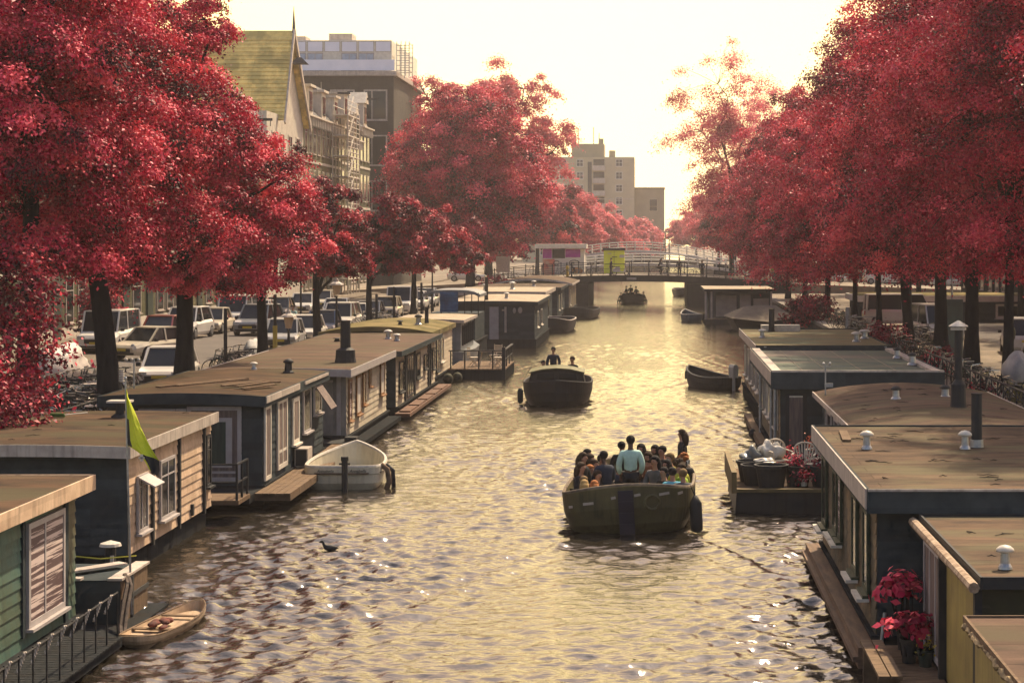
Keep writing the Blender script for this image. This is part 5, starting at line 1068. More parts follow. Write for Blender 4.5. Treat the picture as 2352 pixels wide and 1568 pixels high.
folding_chair(-8.45, 92.4, .5, R(-70), 'pale slatted chair on the left of the terrace table'); folding_chair(-7.3, 92.4, .5, R(80), 'pale slatted chair nearest the outer corner of the terrace'); folding_chair(-7.6, 94.4, .5, R(150), 'pale slatted chair behind the terrace table')
b = thing('garden_table', 'dark slatted table between the terrace chairs', 'table', (-7.9, 93.2, .5))
m = MB(); m.box(-8.35, -7.45, 92.9, 93.6, 1.18, 1.22); m.build('tabletop', m_pl, b)
for x in (-8.25, -7.55): m = MB(); m.bar((x, 93.0, .5), (x + .1, 93.5, 1.18), .04); m.build('leg', m_pl, b)
for i, (x, y) in enumerate(((-9.3, 88.9), (-8.95, 89.6))):
    m = MB(); m.sphere((x, y, .18), (.24, .24, .26), 12, 8); tag(m.build('fender', mat('mossy_fender', (.07, .065, .025), (.03, .03, .02), rough=.8), smooth=True), ['mossy ball fender against the terrace raft corner', 'mossy ball fender floating before the terrace raft'][i], 'fender')
def duck(x, y, rz, label):
    t = thing('duck', label, 'duck', (0, 0, 0))
    m = MB(); m.add([], []); m.tube([(0, -.17, .05), (0, -.10, .05), (0, 0, .05), (0, .08, .07), (0, .125, .12), (0, .14, .17), (0, .16, .19), (0, .19, .185), (0, .225, .175)], [.012, .05, .075, .06, .032, .026, .034, .026, .010], 8); sub(t, m, 'body', m_pipe, True)
    t.location = (x, y, 0); t.rotation_euler = (0, 0, rz)
duck(gx(758, 41), 41, R(100), 'small dark duck swimming in the open water at lower left')
duck(gx(1062, 188), 188, R(60), 'tiny dark duck near the base of the bridge pier')
# ---------------------------------------------------------------- people
def skinned(name, J, E_, root, sub_=1):
    """one continuous surface grown over a jointed skeleton; J = {joint: (x, y, z, rx, ry)}"""
    keys = list(J); me = bpy.data.meshes.new(name)
    me.from_pydata([J[k][:3] for k in keys], [(keys.index(a), keys.index(b)) for a, b in E_], [])
    o = bpy.data.objects.new(name, me); COL.objects.link(o)
    sk = o.modifiers.new('skin', 'SKIN'); sk.use_smooth_shade = True; sk.branch_smoothing = .6
    if not me.skin_vertices:
        bpy.context.view_layer.objects.active = o
    for i, k in enumerate(keys):
        v = me.skin_vertices[0].data[i]; v.radius = J[k][3:5]; v.use_root = (k == root)
    ss = o.modifiers.new('sub', 'SUBSURF'); ss.levels = ss.render_levels = sub_
    dg = bpy.context.evaluated_depsgraph_get(); dg.update()
    r = bpy.data.meshes.new_from_object(o.evaluated_get(dg)); r.name = name
    bpy.data.objects.remove(o); return r
def make_pose(kind, w=1.0, fingers=True):
    """joints for a 1.75 m figure facing +Y; returns joint table and edges"""
    J = {}; E_ = []
    sit = kind in ('sit', 'ride'); hz = .47 if kind == 'sit' else .92 if kind == 'ride' else .95; ly = .0
    lean = {'sit': .05, 'stand': .0, 'lean': .12, 'ride': .22, 'walk': .03}[kind]
    J['pelvis'] = (0, 0, hz, .150 * w, .105); J['waist'] = (0, lean * .35, hz + .18, .125 * w, .09); J['chest'] = (0, lean * .8, hz + .38, .150 * w, .105)
    J['neck0'] = (0, lean * 1.05, hz + .52, .065, .065); J['neck'] = (0, lean * 1.15 + .01, hz + .58, .052, .055)
    J['jaw'] = (0, lean * 1.25 + .035, hz + .645, .068, .078); J['skull'] = (0, lean * 1.3 + .02, hz + .715, .080, .094); J['crown'] = (0, lean * 1.3 + .01, hz + .775, .052, .06)
    J['nose'] = (0, lean * 1.3 + .122, hz + .69, .013, .014)
    E_ += [('pelvis', 'waist'), ('waist', 'chest'), ('chest', 'neck0'), ('neck0', 'neck'), ('neck', 'jaw'), ('jaw', 'skull'), ('skull', 'crown'), ('skull', 'nose')]
    for s, q in ((-1, 'l'), (1, 'r')):
        J['ear' + q] = (s * .088, lean * 1.3 + .01, hz + .69, .010, .018); E_.append(('skull', 'ear' + q))
        sx = .185 * w; cz = hz + .47; cy = lean
        J['sh' + q] = (s * sx, cy, cz, .058, .058)
        if kind == 'sit': el = (s * (sx + .05), cy + .06, cz - .27); wr = (s * .14, cy + .28, hz + .14)
        elif kind == 'ride': el = (s * (sx + .04), cy + .20, cz - .20); wr = (s * .22, cy + .42, cz - .28)
        elif kind == 'lean': el = (s * (sx + .06), cy + .04, cz - .28); wr = (s * .17, cy + .26, cz - .38)
        elif kind == 'walk': el = (s * (sx + .04), cy - .05 * s, cz - .29); wr = (s * (sx + .03), cy + .06 - .14 * s, cz - .53)
        else: el = (s * (sx + .075), cy - .02, cz - .29); wr = (s * (sx + .03), cy + .14, cz - .50)
        J['el' + q] = (*el, .042, .042); J['wr' + q] = (*wr, .026, .026)
        d = (Vector(wr) - Vector(el)).normalized(); u = Vector((0, 0, 1)).cross(d);
        if u.length < .2: u = Vector((0, 1, 0)).cross(d)
        u.normalize(); pm = Vector(wr) + d * .075; J['pa' + q] = (*pm, .036, .016)
        E_ += [('chest', 'sh' + q), ('sh' + q, 'el' + q), ('el' + q, 'wr' + q), ('wr' + q, 'pa' + q)]
        nrm = d.cross(u)
        if fingers:
            for i, (o_, L) in enumerate(((-.026, .062), (-.009, .074), (.009, .070), (.026, .055))):
                a = pm + d * (.028) + u * o_; b_ = a + d * L * .55 - nrm * .012; c = b_ + d * L * .35 - nrm * .028
                for k, p in enumerate((a, b_, c)): J[f'f{i}{k}{q}'] = (*p, .0085, .0085)
                E_ += [('pa' + q, f'f{i}0{q}'), (f'f{i}0{q}', f'f{i}1{q}'), (f'f{i}1{q}', f'f{i}2{q}')]
            a = Vector(wr) + d * .035 - u * .03 * 1; b_ = a + d * .035 - u * .025 - nrm * .01
            for k, p in enumerate((a, b_)): J[f't{k}{q}'] = (*p, .010, .010)
            E_ += [('wr' + q, 't0' + q), ('t0' + q, 't1' + q)]
        J['hip' + q] = (s * .088 * w, 0, hz - .04, .088 * w, .092)
        if kind == 'sit': kn = (s * .13, .44, hz + .0); an = (s * .12, .40, .08); toe = (s * .13, .58, .04)
        elif kind == 'ride': kn = (s * .11, .36, hz - .22 - .12 * s); an = (s * .11, .16 + .06 * s, hz - .62 - .12 * s); toe = (s * .12, .32 + .06 * s, hz - .68 - .12 * s)
        elif kind == 'walk': kn = (s * .10, .10 + .10 * s, .50); an = (s * .10, -.05 + .24 * s, .09); toe = (s * .11, .12 + .24 * s, .04)
        else: kn = (s * .105, .01, .50); an = (s * .11, -.02, .08); toe = (s * .13, .16, .04)
        J['kn' + q] = (*kn, .062, .062); J['an' + q] = (*an, .040, .040); J['toe' + q] = (*toe, .035, .026)
        E_ += [('pelvis', 'hip' + q), ('hip' + q, 'kn' + q), ('kn' + q, 'an' + q), ('an' + q, 'toe' + q)]
    return J, E_
def dress(J, E_, keep, grow, rename, root):
    K = {k: (*v[:3], v[3] + grow, v[4] + grow) for k, v in J.items() if k in keep}
    return skinned(rename, K, [e for e in E_ if e[0] in K and e[1] in K], root)
def face_mesh(J):
    sx, sy, sz = J['skull'][:3]; m = MB()
    for s in (-1, 1): m.sphere((sx + s * .031, sy + .082, sz - .005), (.012, .008, .007), 6, 4)
    m.box(sx - .022, sx + .022, sy + .085, sy + .092, sz - .065, sz - .058); return m
def hair_mesh(J, style):
    x, y, z = J['skull'][:3]; m = MB()
    m.sphere((x, y - .018, z + .022), (.098, .108, .098), 14, 10)
    m.v = [(a, b - (.05 if b > y + .045 and c < z + .03 else 0), max(c, z - (.03 if b > y else .085))) for a, b, c in m.v]
    if style == 'long':
        m.tube([(x, y - .06, z + .02), (x, y - .10, z - .08), (x, y - .11, z - .18), (x, y - .12, z - .30)], [.085, .095, .09, .05], 10)
    if style == 'bob': m.tube([(x, y - .03, z + .02), (x, y - .05, z - .07), (x, y - .05, z - .13)], [.1, .112, .09], 12)
    if style == 'curly':
        rg = random.Random(4)
        for i in range(16): a = rg.uniform(0, 6.28); e = rg.uniform(-.2, 1.3); m.sphere((x + .095 * math.cos(a) * math.cos(e), y - .02 + .1 * math.sin(a) * math.cos(e) - .02, z + .02 + .09 * math.sin(e)), .045, 6, 5)
    return m
SK = mat('skin', (.42, .22, .14), (.36, .18, .11), rough=.55, scale=9)
SKD = mat('dark_skin', (.10, .055, .035), (.08, .045, .03), rough=.5, scale=9)
def cloth(n, c): return mat('cloth_' + n, c, tuple(v * .75 for v in c), rough=.85, scale=6, bump=.3, bscale=18)
HR = {'black': cloth('black_hair', (.012, .010, .010)), 'brown': cloth('brown_hair', (.05, .028, .014)), 'blond': cloth('blond_hair', (.42, .27, .10)), 'ginger': cloth('ginger_hair', (.40, .14, .04)), 'grey': cloth('grey_hair', (.30, .27, .23)), 'sandy': cloth('sandy_hair', (.22, .14, .06))}
CL = {'mint': cloth('pale_mint', (.46, .66, .56)), 'navy': cloth('navy', (.020, .028, .050)), 'black': cloth('black', (.016, .017, .019)), 'sky': cloth('sky_blue', (.12, .42, .52)), 'yellow': cloth('yellow', (.55, .52, .07)), 'white': cloth('white', (.62, .57, .48)),
      'brown': cloth('brown', (.10, .06, .04)), 'grey': cloth('grey', (.12, .115, .11)), 'jeans': cloth('jeans', (.045, .055, .075)), 'rust': cloth('rust', (.20, .07, .03)), 'olive': cloth('olive', (.07, .065, .03)), 'lime': cloth('lime', (.35, .5, .05)), 'red': cloth('red', (.35, .04, .03)), 'blue': cloth('blue', (.03, .12, .25))}
PROTO = {}
TOP = {'waist', 'pelvis', 'chest', 'neck0', 'shl', 'shr', 'ell', 'elr', 'wrl', 'wrr'}; LEG = {'pelvis', 'hipl', 'hipr', 'knl', 'knr', 'anl', 'anr'}
for kind in ('sit', 'stand', 'lean', 'ride', 'walk'):
    J, E_ = make_pose(kind)
    J2 = dict(J); 
    for q in 'lr':   # sleeve stops short of the hand, trouser leg short of the sole
        a, b_ = Vector(J['el' + q][:3]), Vector(J['wr' + q][:3]); J2['wr' + q] = (*a.lerp(b_, .9), .030, .030)
    me_b = skinned('body', J, E_, 'pelvis'); me_t = dress(J2, E_, TOP, .026, 'shirt', 'pelvis'); me_l = dress(J2, E_, LEG, .016, 'trousers', 'pelvis')
    hs_ = {}
    for st_ in ('short', 'long', 'bob', 'curly'): hm = hair_mesh(J, st_).build('hair', HR['black'], smooth=True); hs_[st_] = hm.data; bpy.data.objects.remove(hm)
    fm_ = face_mesh(J).build('face', m_pipe); fd = fm_.data; bpy.data.objects.remove(fm_)
    sh = MB()
    for q in 'lr':
        a = Vector(J['an' + q][:3]); t_ = Vector(J['toe' + q][:3]); sh.tube([a + (a - t_) * .35 - Vector((0, 0, .02)), a.lerp(t_, .3) - Vector((0, 0, .02)), t_, t_ + (t_ - a) * .35], [.035, .05, .045, .02], 8)
    so_ = sh.build('shoes', m_pipe, smooth=True); sd_ = so_.data; bpy.data.objects.remove(so_)
    for me_ in (me_b, me_t, me_l):
        me_.materials.clear(); me_.materials.append(SK)
        me_.polygons.foreach_set('use_smooth', [True] * len(me_.polygons))
    PROTO[kind] = (me_b, me_t, me_l, hs_, fd, sd_, J['crown'][2] + .06)
def person(kind, label, headtop, rz, hair=('short', 'black'), top='black', legs='jeans', height=None, skin=None, group=None, foot=None):
    """place a figure by the top of its head (or by its feet)"""
    me_b, me_t, me_l, hs_, fd, sd_, H = PROTO[kind]; s = (height / 1.77) if height else 1.0
    t = bpy.data.objects.new('person', None); COL.objects.link(t); t.empty_display_size = .3; tag(t, label, 'person', group)
    t.location = foot if foot else (headtop[0], headtop[1], headtop[2] - H * s); t.rotation_euler = (0, 0, rz); t.scale = (s, s, s)
    for nm, me_, mt_ in (('body', me_b, skin or SK), ('shirt', me_t, CL[top]), ('trousers', me_l, CL[legs]), ('hair', hs_[hair[0]], HR[hair[1]]), ('face', fd, None), ('shoes', sd_, None)):
        o = bpy.data.objects.new(nm, me_); COL.objects.link(o); o.parent = t
        if mt_ is not None: o.material_slots[0].link = 'OBJECT'; o.material_slots[0].material = mt_
    return t
def ph(px, py, Y): return (gx(px, Y), Y, gz(py, Y))
GB = 'people in the crowded passenger boat'
def cp(cx, cy): return 1119.7 + cx * .3478, 746.5 + cy * .3478
crowd = [  # crop x, crop y of the head top, depth, pose, facing, hair, top, label
 ('stand', 945, 724, 44.6, R(4), ('short', 'black'), 'mint', 1.78, 'man standing in the stern in a pale mint shirt, seen from behind'),
 ('stand', 1285, 684, 48.6, R(75), ('long', 'brown'), 'black', 1.66, 'woman with long hair in black standing at the right side of the boat'),
 ('lean', 790, 830, 45.3, R(30), ('short', 'black'), 'navy', 1.75, 'man in a navy jacket with light blue collar left of the standing man'),
 ('stand', 885, 764, 48.2, R(-20), ('short', 'black'), 'black', 1.72, 'dark-haired man in black standing just left of the mint-shirted man'),
 ('sit', 612, 834, 45.6, R(150), ('long', 'brown'), 'black', 1.8, 'large woman in black with long brown hair seated at the left side'),
 ('sit', 592, 812, 47.6, R(160), ('long', 'black'), 'brown', 1.8, 'person in brown seated at the far left, behind the woman in black'),
 ('sit', 663, 846, 47.5, R(200), ('bob', 'brown'), 'rust', 1.75, 'person in rust clothing seated behind the left group'),
 ('sit', 738, 848, 48.2, R(190), ('short', 'black'), 'black', 1.78, 'black-haired person in dark clothing seated left of the navy jacket'),
 ('sit', 1022, 776, 48.2, R(170), ('bob', 'black'), 'brown', 1.85, 'dark-haired person in brown just right of the mint-shirted man'),
 ('sit', 1118, 784, 49.4, R(200), ('bob', 'black'), 'black', 1.85, 'person in black with bobbed hair at the back of the boat'),
 ('sit', 1168, 790, 49.0, R(160), ('short', 'black'), 'black', 1.85, 'dark-capped person seated at the back right of the boat'),
 ('sit', 1120, 856, 45.6, R(120), ('long', 'black'), 'grey', 1.82, 'long-haired person in grey resting a hand on the chin'),
 ('sit', 1222, 838, 47.0, R(185), ('short', 'sandy'), 'yellow', 1.8, 'sandy-haired person in a yellow top facing the stern'),
 ('sit', 1298, 846, 46.8, R(10), ('curly', 'ginger'), 'black', 1.8, 'person with big ginger curly hair at the right'),
 ('sit', 1270, 884, 45.8, R(20), ('curly', 'brown'), 'yellow', 1.75, 'person with brown curly hair in yellow below the ginger one'),
 ('sit', 1318, 908, 45.4, R(150), ('short', 'brown'), 'lime', 1.75, 'brown-haired person in lime at the right side'),
 ('sit', 1226, 936, 44.7, R(10), ('short', 'black'), 'sky', 1.75, 'black-haired person in a sky blue top near the stern'),
 ('sit', 1334, 946, 44.3, R(10), ('short', 'sandy'), 'grey', 1.7, 'fair-haired person in grey at the right stern corner'),
 ('sit', 660, 916, 46.0, R(170), ('short', 'ginger'), 'grey', 1.7, 'ginger-haired person in grey among the left group'),
 ('sit', 712, 952, 45.2, R(160), ('short', 'brown'), 'black', 1.7, 'brown-haired person in black in the left group, right of the ginger one'),
 ('sit', 620, 992, 44.9, R(180), ('short', 'sandy'), 'brown', 1.65, 'sandy-haired person in brown low at the left gunwale'),
 ('sit', 640, 1018, 44.2, R(5), ('bob', 'blond'), 'white', 1.65, 'blond person in white nearest the left stern corner'),
 ('sit', 560, 900, 45.2, R(165), ('long', 'brown'), 'black', 1.7, 'person in black pressed against the left gunwale below the large woman'),
 ('sit', 690, 880, 46.8, R(170), ('short', 'brown'), 'olive', 1.75, 'person in olive seated in the middle of the left group'),
 ('sit', 760, 905, 46.0, R(150), ('short', 'black'), 'grey', 1.75, 'person in grey just left of the navy jacket'),
 ('sit', 1072, 830, 47.0, R(190), ('bob', 'brown'), 'rust', 1.8, 'person in rust between the mint shirt and the chin-resting person'),
 ('sit', 1200, 880, 46.2, R(150), ('bob', 'black'), 'navy', 1.75, 'person in navy in front of the sandy-haired one'),
 ('sit', 1180, 930, 45.3, R(175), ('short', 'black'), 'black', 1.7, 'person in black left of the sky blue top'),
 ('sit', 1356, 900, 46.4, R(200), ('short', 'black'), 'black', 1.7, 'person in black at the right gunwale'),
 ('sit', 708, 1022, 44.3, R(8), ('bob', 'ginger'), 'white', 1.65, 'auburn-haired person in white beside the blond one'),
]
for i, (kd, cx, cy, Y, rz, hair, top, h, lb) in enumerate(crowd):
    px, py = cp(cx, cy); P_ = ph(px, py, Y); bc = -.55 + (Y - 43.4) * .026; dx = max(-1.22, min(1.22, P_[0] - bc)); P_ = (bc + dx, P_[1], P_[2])
    if kd == 'sit' and abs(math.degrees(rz)) > 40: rz = R(195 + 40 * abs(dx)) if dx < 0 else R(165 - 40 * dx)
    p = person(kd, lb, P_, rz, hair, top, 'jeans' if i % 2 else 'black', h * 1.06, SKD if i in (0, 2) else None, GB)
# collar
GC = 'people on the cabin boat'
person('stand', 'tall dark figure standing at the helm in the middle of the cabin boat', ph(1271, 796, 79.6), R(178), ('short', 'black'), 'navy', 'black', 1.75, group=GC)
person('sit', 'seated figure on the left side of the cabin boat', ph(1246, 826, 80.0), R(210), ('short', 'black'), 'black', 'black', 1.75, group=GC)
person('sit', 'seated figure in dark coat on the right side of the cabin boat', ph(1317, 817, 79.2), R(150), ('short', 'brown'), 'black', 'black', 1.9, group=GC)
GD = 'people on the distant launch'
for i, (px, py, Y, rz) in enumerate([(1440, 655, 203), (1450, 653, 204), (1462, 657, 203), (1426, 672, 200), (1478, 671, 200), (1436, 668, 201), (1468, 668, 201), (1451, 664, 200)] and [(1440, 656, 203, 2), (1449, 654, 204, 3), (1462, 657, 203, 1), (1427, 671, 200, 2.5), (1477, 670, 200, 4), (1438, 667, 201, 3), (1466, 667, 201, 3.3), (1452, 664, 200, 3)]):
    person('sit', ['leftmost raised figure on the distant launch', 'middle raised figure on the distant launch', 'right raised figure on the distant launch', 'figure low at the left side of the distant launch', 'figure low at the right side of the distant launch',
                   'second figure from the left low on the distant launch', 'second figure from the right low on the distant launch', 'central low figure on the distant launch'][i], ph(px, py, Y), rz, ('short', 'black'), 'black', 'black', 1.75, group=GD)
# ---------------------------------------------------------------- vehicles and street furniture
def paint(n, c, r=.3): 
    m = mat('paint_' + n, c, tuple(v * .92 for v in c), rough=r, scale=1.5, spec=.6); m.node_tree.nodes['Principled BSDF'].inputs['Coat Weight'].default_value = .6; return m
m_tyre = mat('tyre_rubber', (.018, .018, .018), rough=.85); m_rim = mat('wheel_rim', (.35, .35, .34), rough=.35, metal=.7); m_lampg = mat('headlight_glass', (.55, .55, .52), (.3, .3, .3), rough=.1)
m_tail = mat('tail_light', (.30, .02, .015), rough=.2); m_numpl = mat('yellow_plate', (.55, .42, .05), rough=.5); m_trim = mat('black_trim', (.02, .02, .021), rough=.5)
def car(kind, pm):
    """car centred on the origin, nose towards -Y"""
    spec = {'hatch': (3.9, 1.68, 1.45, .78, 1.0, .55), 'mini': (3.7, 1.68, 1.42, .80, .95, .5), 'saloon': (4.4, 1.74, 1.42, .76, 1.25, .95), 'van': (4.7, 1.85, 1.95, .98, .75, .1), 'suv': (4.3, 1.78, 1.68, .9, 1.0, .25)}[kind]
    L, Wd, H, zb, hood, boot = spec; y0, y1 = -L / 2, L / 2; hw = Wd / 2
    t = bpy.data.objects.new({'van': 'parked_van'}.get(kind, 'parked_car'), None); COL.objects.link(t)
    # body shell: stations along the length (y, z sill, z belt, half width)
    st = [(y0, .34, zb * .72, hw * .80), (y0 + .10, .24, zb * .84, hw * .93), (y0 + .5, .20, zb * .93, hw), (y0 + hood, .20, zb, hw), (0, .20, zb + .03, hw), (y1 - boot - .2, .20, zb + .05, hw), (y1 - .35, .22, zb + .02, hw * .99), (y1 - .06, .28, zb - .05, hw * .93), (y1, .38, zb * .8, hw * .84)]
    m = MB(); vs = []
    for y, zs, zt, w in st: vs += [(-w * .92, y, zs), (-w, y, zs + .16), (-w, y, zt - .14), (-w * .90, y, zt), (w * .90, y, zt), (w, y, zt - .14), (w, y, zs + .16), (w * .92, y, zs)]
    fs = []
    for i in range(len(st) - 1):
        for k in range(8): a = i * 8 + k; b = i * 8 + (k + 1) % 8; fs.append((a, b, b + 8, a + 8))
    fs += [tuple(range(7, -1, -1)), tuple(range(len(vs) - 8, len(vs)))]
    m.add(vs, fs)
    # roof and pillars
    ra, rb = y0 + hood + (.62 if kind != 'van' else .45), y1 - boot - (.40 if kind != 'van' else .10); rw = hw * .76 if kind != 'van' else hw * .86
    m.add([(-rw, ra, H - .03), (rw, ra, H - .03), (rw * 1.02, rb, H - .04), (-rw * 1.02, rb, H - .04), (-rw * .97, (ra + rb) / 2, H), (rw * .97, (ra + rb) / 2, H),
           (-rw, ra, H - .08), (rw, ra, H - .08), (rw * 1.02, rb, H - .09), (-rw * 1.02, rb, H - .09)], [(0, 1, 5, 4), (4, 5, 2, 3), (6, 7, 1, 0), (9, 8, 2, 3), (6, 0, 4, 3, 9), (7, 1, 5, 2, 8), (6, 9, 8, 7)])
    for s in (-1, 1):
        m.bar((s * hw * .88, y0 + hood - .02, zb - .02), (s * rw, ra, H - .05), .07, .06); m.bar((s * hw * .9, y1 - boot - .02, zb), (s * rw * 1.0, rb, H - .06), .12, .08)
        m.bar((s * hw * .92, .1, zb), (s * rw * .99, .12, H - .06), .07, .05)
    sub(t, m, 'body', pm)
    g = MB(); a0, b0 = y0 + hood + .01, y1 - boot - .02; e = .985
    g.add([(-hw * .86, a0, zb), (hw * .86, a0, zb), (rw * e, ra + .03, H - .08), (-rw * e, ra + .03, H - .08)], [(0, 1, 2, 3)]); sub(t, g, 'windscreen', m_glass)
    g = MB(); g.add([(hw * .86, b0, zb), (-hw * .86, b0, zb), (-rw * e, rb - .03, H - .09), (rw * e, rb - .03, H - .09)], [(0, 1, 2, 3)]); sub(t, g, 'rear_window', m_glass)
    for s in (-1, 1):
        g = MB(); q = [(s * hw * .905, a0 + .06, zb), (s * hw * .905, b0 - .06, zb), (s * rw * e, rb, H - .09), (s * rw * e, ra, H - .08)]; g.add(q, [(0, 1, 2, 3)] if s < 0 else [(3, 2, 1, 0)]); sub(t, g, 'side_window', m_glass if kind != 'van' or s else pm)
        g = MB(); g.box(s * hw, s * (hw + .16), a0 + .12, a0 + .24, zb + .0, zb + .13); sub(t, g, 'wing_mirror', m_trim)
        g = MB()
        if kind == 'mini': g.sphere((s * hw * .66, y0 + .12, zb * .80), (.11, .07, .10), 12, 8)
        else: g.box(s * hw * .50, s * hw * .90, y0 - .01, y0 + .12, zb * .66, zb * .82)
        sub(t, g, 'headlight', m_lampg); g = MB(); g.box(s * hw * .72, s * hw * .90, y1 - .06, y1 + .012, zb * .70, zb * .95); sub(t, g, 'tail_light', m_tail)
        for yy in (y0 + .72, y1 - .72):
            g = MB()
            g.v = []; base = [(.31, -.10), (.32, -.07), (.32, .07), (.31, .10)]
            mm = MB(); mm.lathe(base, (0, 0, 0), 16); g.add([(s * (hw - .09) + z, yy + y, .32 + x) for x, y, z in mm.v], mm.f); w = sub(t, g, 'wheel', m_tyre)
            mm = MB(); mm.lathe([(.20, 0), (.19, .012), (.05, .02)], (0, 0, 0), 12); r_ = MB(); r_.add([(s * (hw + .012) + s * z, yy + y, .32 + x) for x, y, z in mm.v], mm.f); rr = sub(t, r_, 'rim', m_rim); rr.parent = w
    g = MB(); g.box(-.5, .5, y0 - .012, y0 + .06, zb * .46, zb * .66); g.box(-hw * .8, hw * .8, y0 - .008, y0 + .10, .28, .36); sub(t, g, 'grille', m_trim)
    for yy in (y0 - .02, y1 + .005): g = MB(); g.box(-.26, .26, yy, yy + .015, .42 if yy < 0 else .6, .53 if yy < 0 else .71); sub(t, g, 'number_plate', m_numpl)
    return t
KC = {}
def put_car(kind, col, x, y, rz, label, group):
    key = (kind, col)
    cc = {'white': (.66, .62, .55), 'silver': (.40, .39, .37), 'black': (.02, .021, .024), 'cream': (.60, .52, .38), 'blue': (.03, .05, .09), 'grey': (.16, .16, .16), 'red': (.22, .03, .02)}[col]
    if key not in KC: t = car(kind, paint(col, cc)); KC[key] = t
    else: t = dup(KC[key])
    t.location = (x, y, QZ + .006); t.rotation_euler = (0, 0, rz); tag(t, label, 'van' if kind == 'van' else 'car', group); return t
GA, GB_, GRR = 'cars parked along the left canal edge', 'cars parked before the left row houses', 'vehicles parked on the right quay'
put_car('hatch', 'white', -17.1, 69.2, R(4), 'white hatchback whose windscreen shows above the plank-strewn roof', GA)
put_car('hatch', 'silver', -17.6, 93.5, R(3), 'silver car facing the camera beside the tall lamp post on the left', GA)
put_car('saloon', 'white', -17.6, 99, R(0), 'white saloon second behind the silver car at the canal edge', GA)
put_car('hatch', 'blue', -17.6, 104.6, R(2), 'dark blue hatchback third in the canal-edge row', GA)
put_car('suv', 'white', -17.6, 110.5, R(-2), 'white tall car fourth in the canal-edge row', GA)
put_car('hatch', 'white', -17.6, 116, R(2), 'white hatchback fifth in the canal-edge row', GA)
put_car('saloon', 'grey', -17.6, 121.5, 0, 'grey saloon sixth in the canal-edge row', GA)
put_car('hatch', 'cream', -17.6, 130, 0, 'cream hatchback seventh in the canal-edge row', GA)
put_car('van', 'white', -17.6, 137, 0, 'white van in the canal-edge row, farther off behind the dark red trees', GA)
put_car('saloon', 'white', -17.6, 145, 0, 'white saloon behind the white van at the canal edge', GA)
put_car('hatch', 'silver', -17.6, 152, 0, 'farthest silver hatchback at the canal edge near the bridge', GA)
put_car('mini', 'cream', -21.9, 85.5, R(-28), 'small cream car with round headlights turning out beside the bicycle racks', GB_)
put_car('van', 'white', -25.4, 91.5, R(0), 'white van parked behind the small cream car', GB_)
put_car('hatch', 'red', -24.4, 97.5, R(-4), 'dark red car behind the straight tree trunk on the house side', GB_)
put_car('suv', 'white', -24.6, 103.5, R(-4), 'white tall car second on the house side, with its nose out', GB_)
put_car('saloon', 'cream', -24.6, 109.5, R(0), 'cream saloon third on the house side', GB_)
put_car('suv', 'grey', -21.6, 107.5, R(-6), 'dark-grilled grey car driving towards the camera on the left road', 'moving cars')
put_car('van', 'white', -24.6, 116, 0, 'white van fourth on the house side', GB_)
put_car('hatch', 'white', -24.6, 122.5, 0, 'white hatchback fifth on the house side', GB_)
put_car('saloon', 'black', -24.6, 129, 0, 'black saloon sixth on the house side', GB_)
put_car('hatch', 'white', -24.6, 138, 0, 'white hatchback seventh on the house side', GB_)
put_car('saloon', 'silver', -20.5, 127, R(4), 'silver saloon approaching on the left road behind the lamp', 'moving cars')
put_car('hatch', 'cream', -24.6, 146, 0, 'cream hatchback farthest on the house side', GB_)
put_car('van', 'silver', 14.3, 99.5, R(8), 'dark-windowed silver van facing the camera between the right tree trunks', GRR)
put_car('suv', 'silver', 16.9, 89.5, R(175), 'silver high-backed car seen from behind at the right frame edge', GRR)
put_car('hatch', 'white', 14.9, 73.0, R(10), 'white-roofed car low at the right frame edge behind the sheeted motorcycle', GRR)
put_car('van', 'white', 15.0, 118, R(90), 'white van broadside behind the white-edged building', GRR)
def plaza_car(kind, col, x, y, rz, label):
    t = put_car(kind, col, x, y, rz, label, 'cars on the street that crosses the bridge'); t.location.z = max(QZ, dz(min(12.8, max(-15.5, x))) - (abs(x) - 12.8) * .03) if abs(x) > 13 else dz(x); return t
plaza_car('saloon', 'white', 17.5, 199, R(90), 'white saloon crossing toward the bridge on the right')
plaza_car('van', 'white', 24, 202, R(90), 'white van on the bridge street at the right')
plaza_car('hatch', 'silver', 30, 198, R(88), 'silver hatchback farthest right on the bridge street')
plaza_car('hatch', 'white', -19, 200, R(90), 'white hatchback on the bridge street at the left')
# covered cars/motorcycles
m_cover = mat('grey_cover', (.36, .35, .33), (.22, .22, .215), rough=.6, scale=1.5, bump=.8, bscale=3)
o = lump((-21.2, 70, QZ + .62), (.85, 1.9, .80), 5, 22, 12, .12); tag(o.build('covered_car', mat('pale_cover', (.60, .54, .48), (.40, .35, .33), rough=.55, scale=1.2, bump=.8, bscale=3, stretch=(2, 2, .4)), smooth=True), 'car under a pale crumpled sheet at the left frame edge', 'covered car')
o = lump((-16.3, 80, QZ + .5), (.45, .9, .62), 6, 18, 10, .15); tag(o.build('covered_motorcycle', m_cover, smooth=True), 'motorcycle under a grey sheet right of the straight trunk', 'covered motorcycle')
o = lump((-15.9, 78.2, QZ + .3), (.42, .7, .42), 8, 18, 10, .15); tag(o.build('covered_motorcycle', mat('pale_green_cover', (.45, .48, .42), (.35, .36, .3), rough=.6, scale=2), smooth=True), 'low pale-green sheeted motorcycle next to the grey one', 'covered motorcycle')
b = thing('covered_motorcycle', 'motorcycle under a two-part grey and yellow sheet at the right frame edge', 'covered motorcycle', (11.6, 63, QZ))
o = lump((11.75, 63, QZ + .95), (.45, .8, .62), 7, 18, 10, .14).build('upper_sheet', m_cover, b, smooth=True); o = lump((11.75, 63, QZ + .38), (.42, .75, .5), 9, 18, 10, .1).build('lower_sheet', mat('mustard_sheet', (.26, .23, .08), (.18, .16, .05), rough=.7), b, smooth=True)
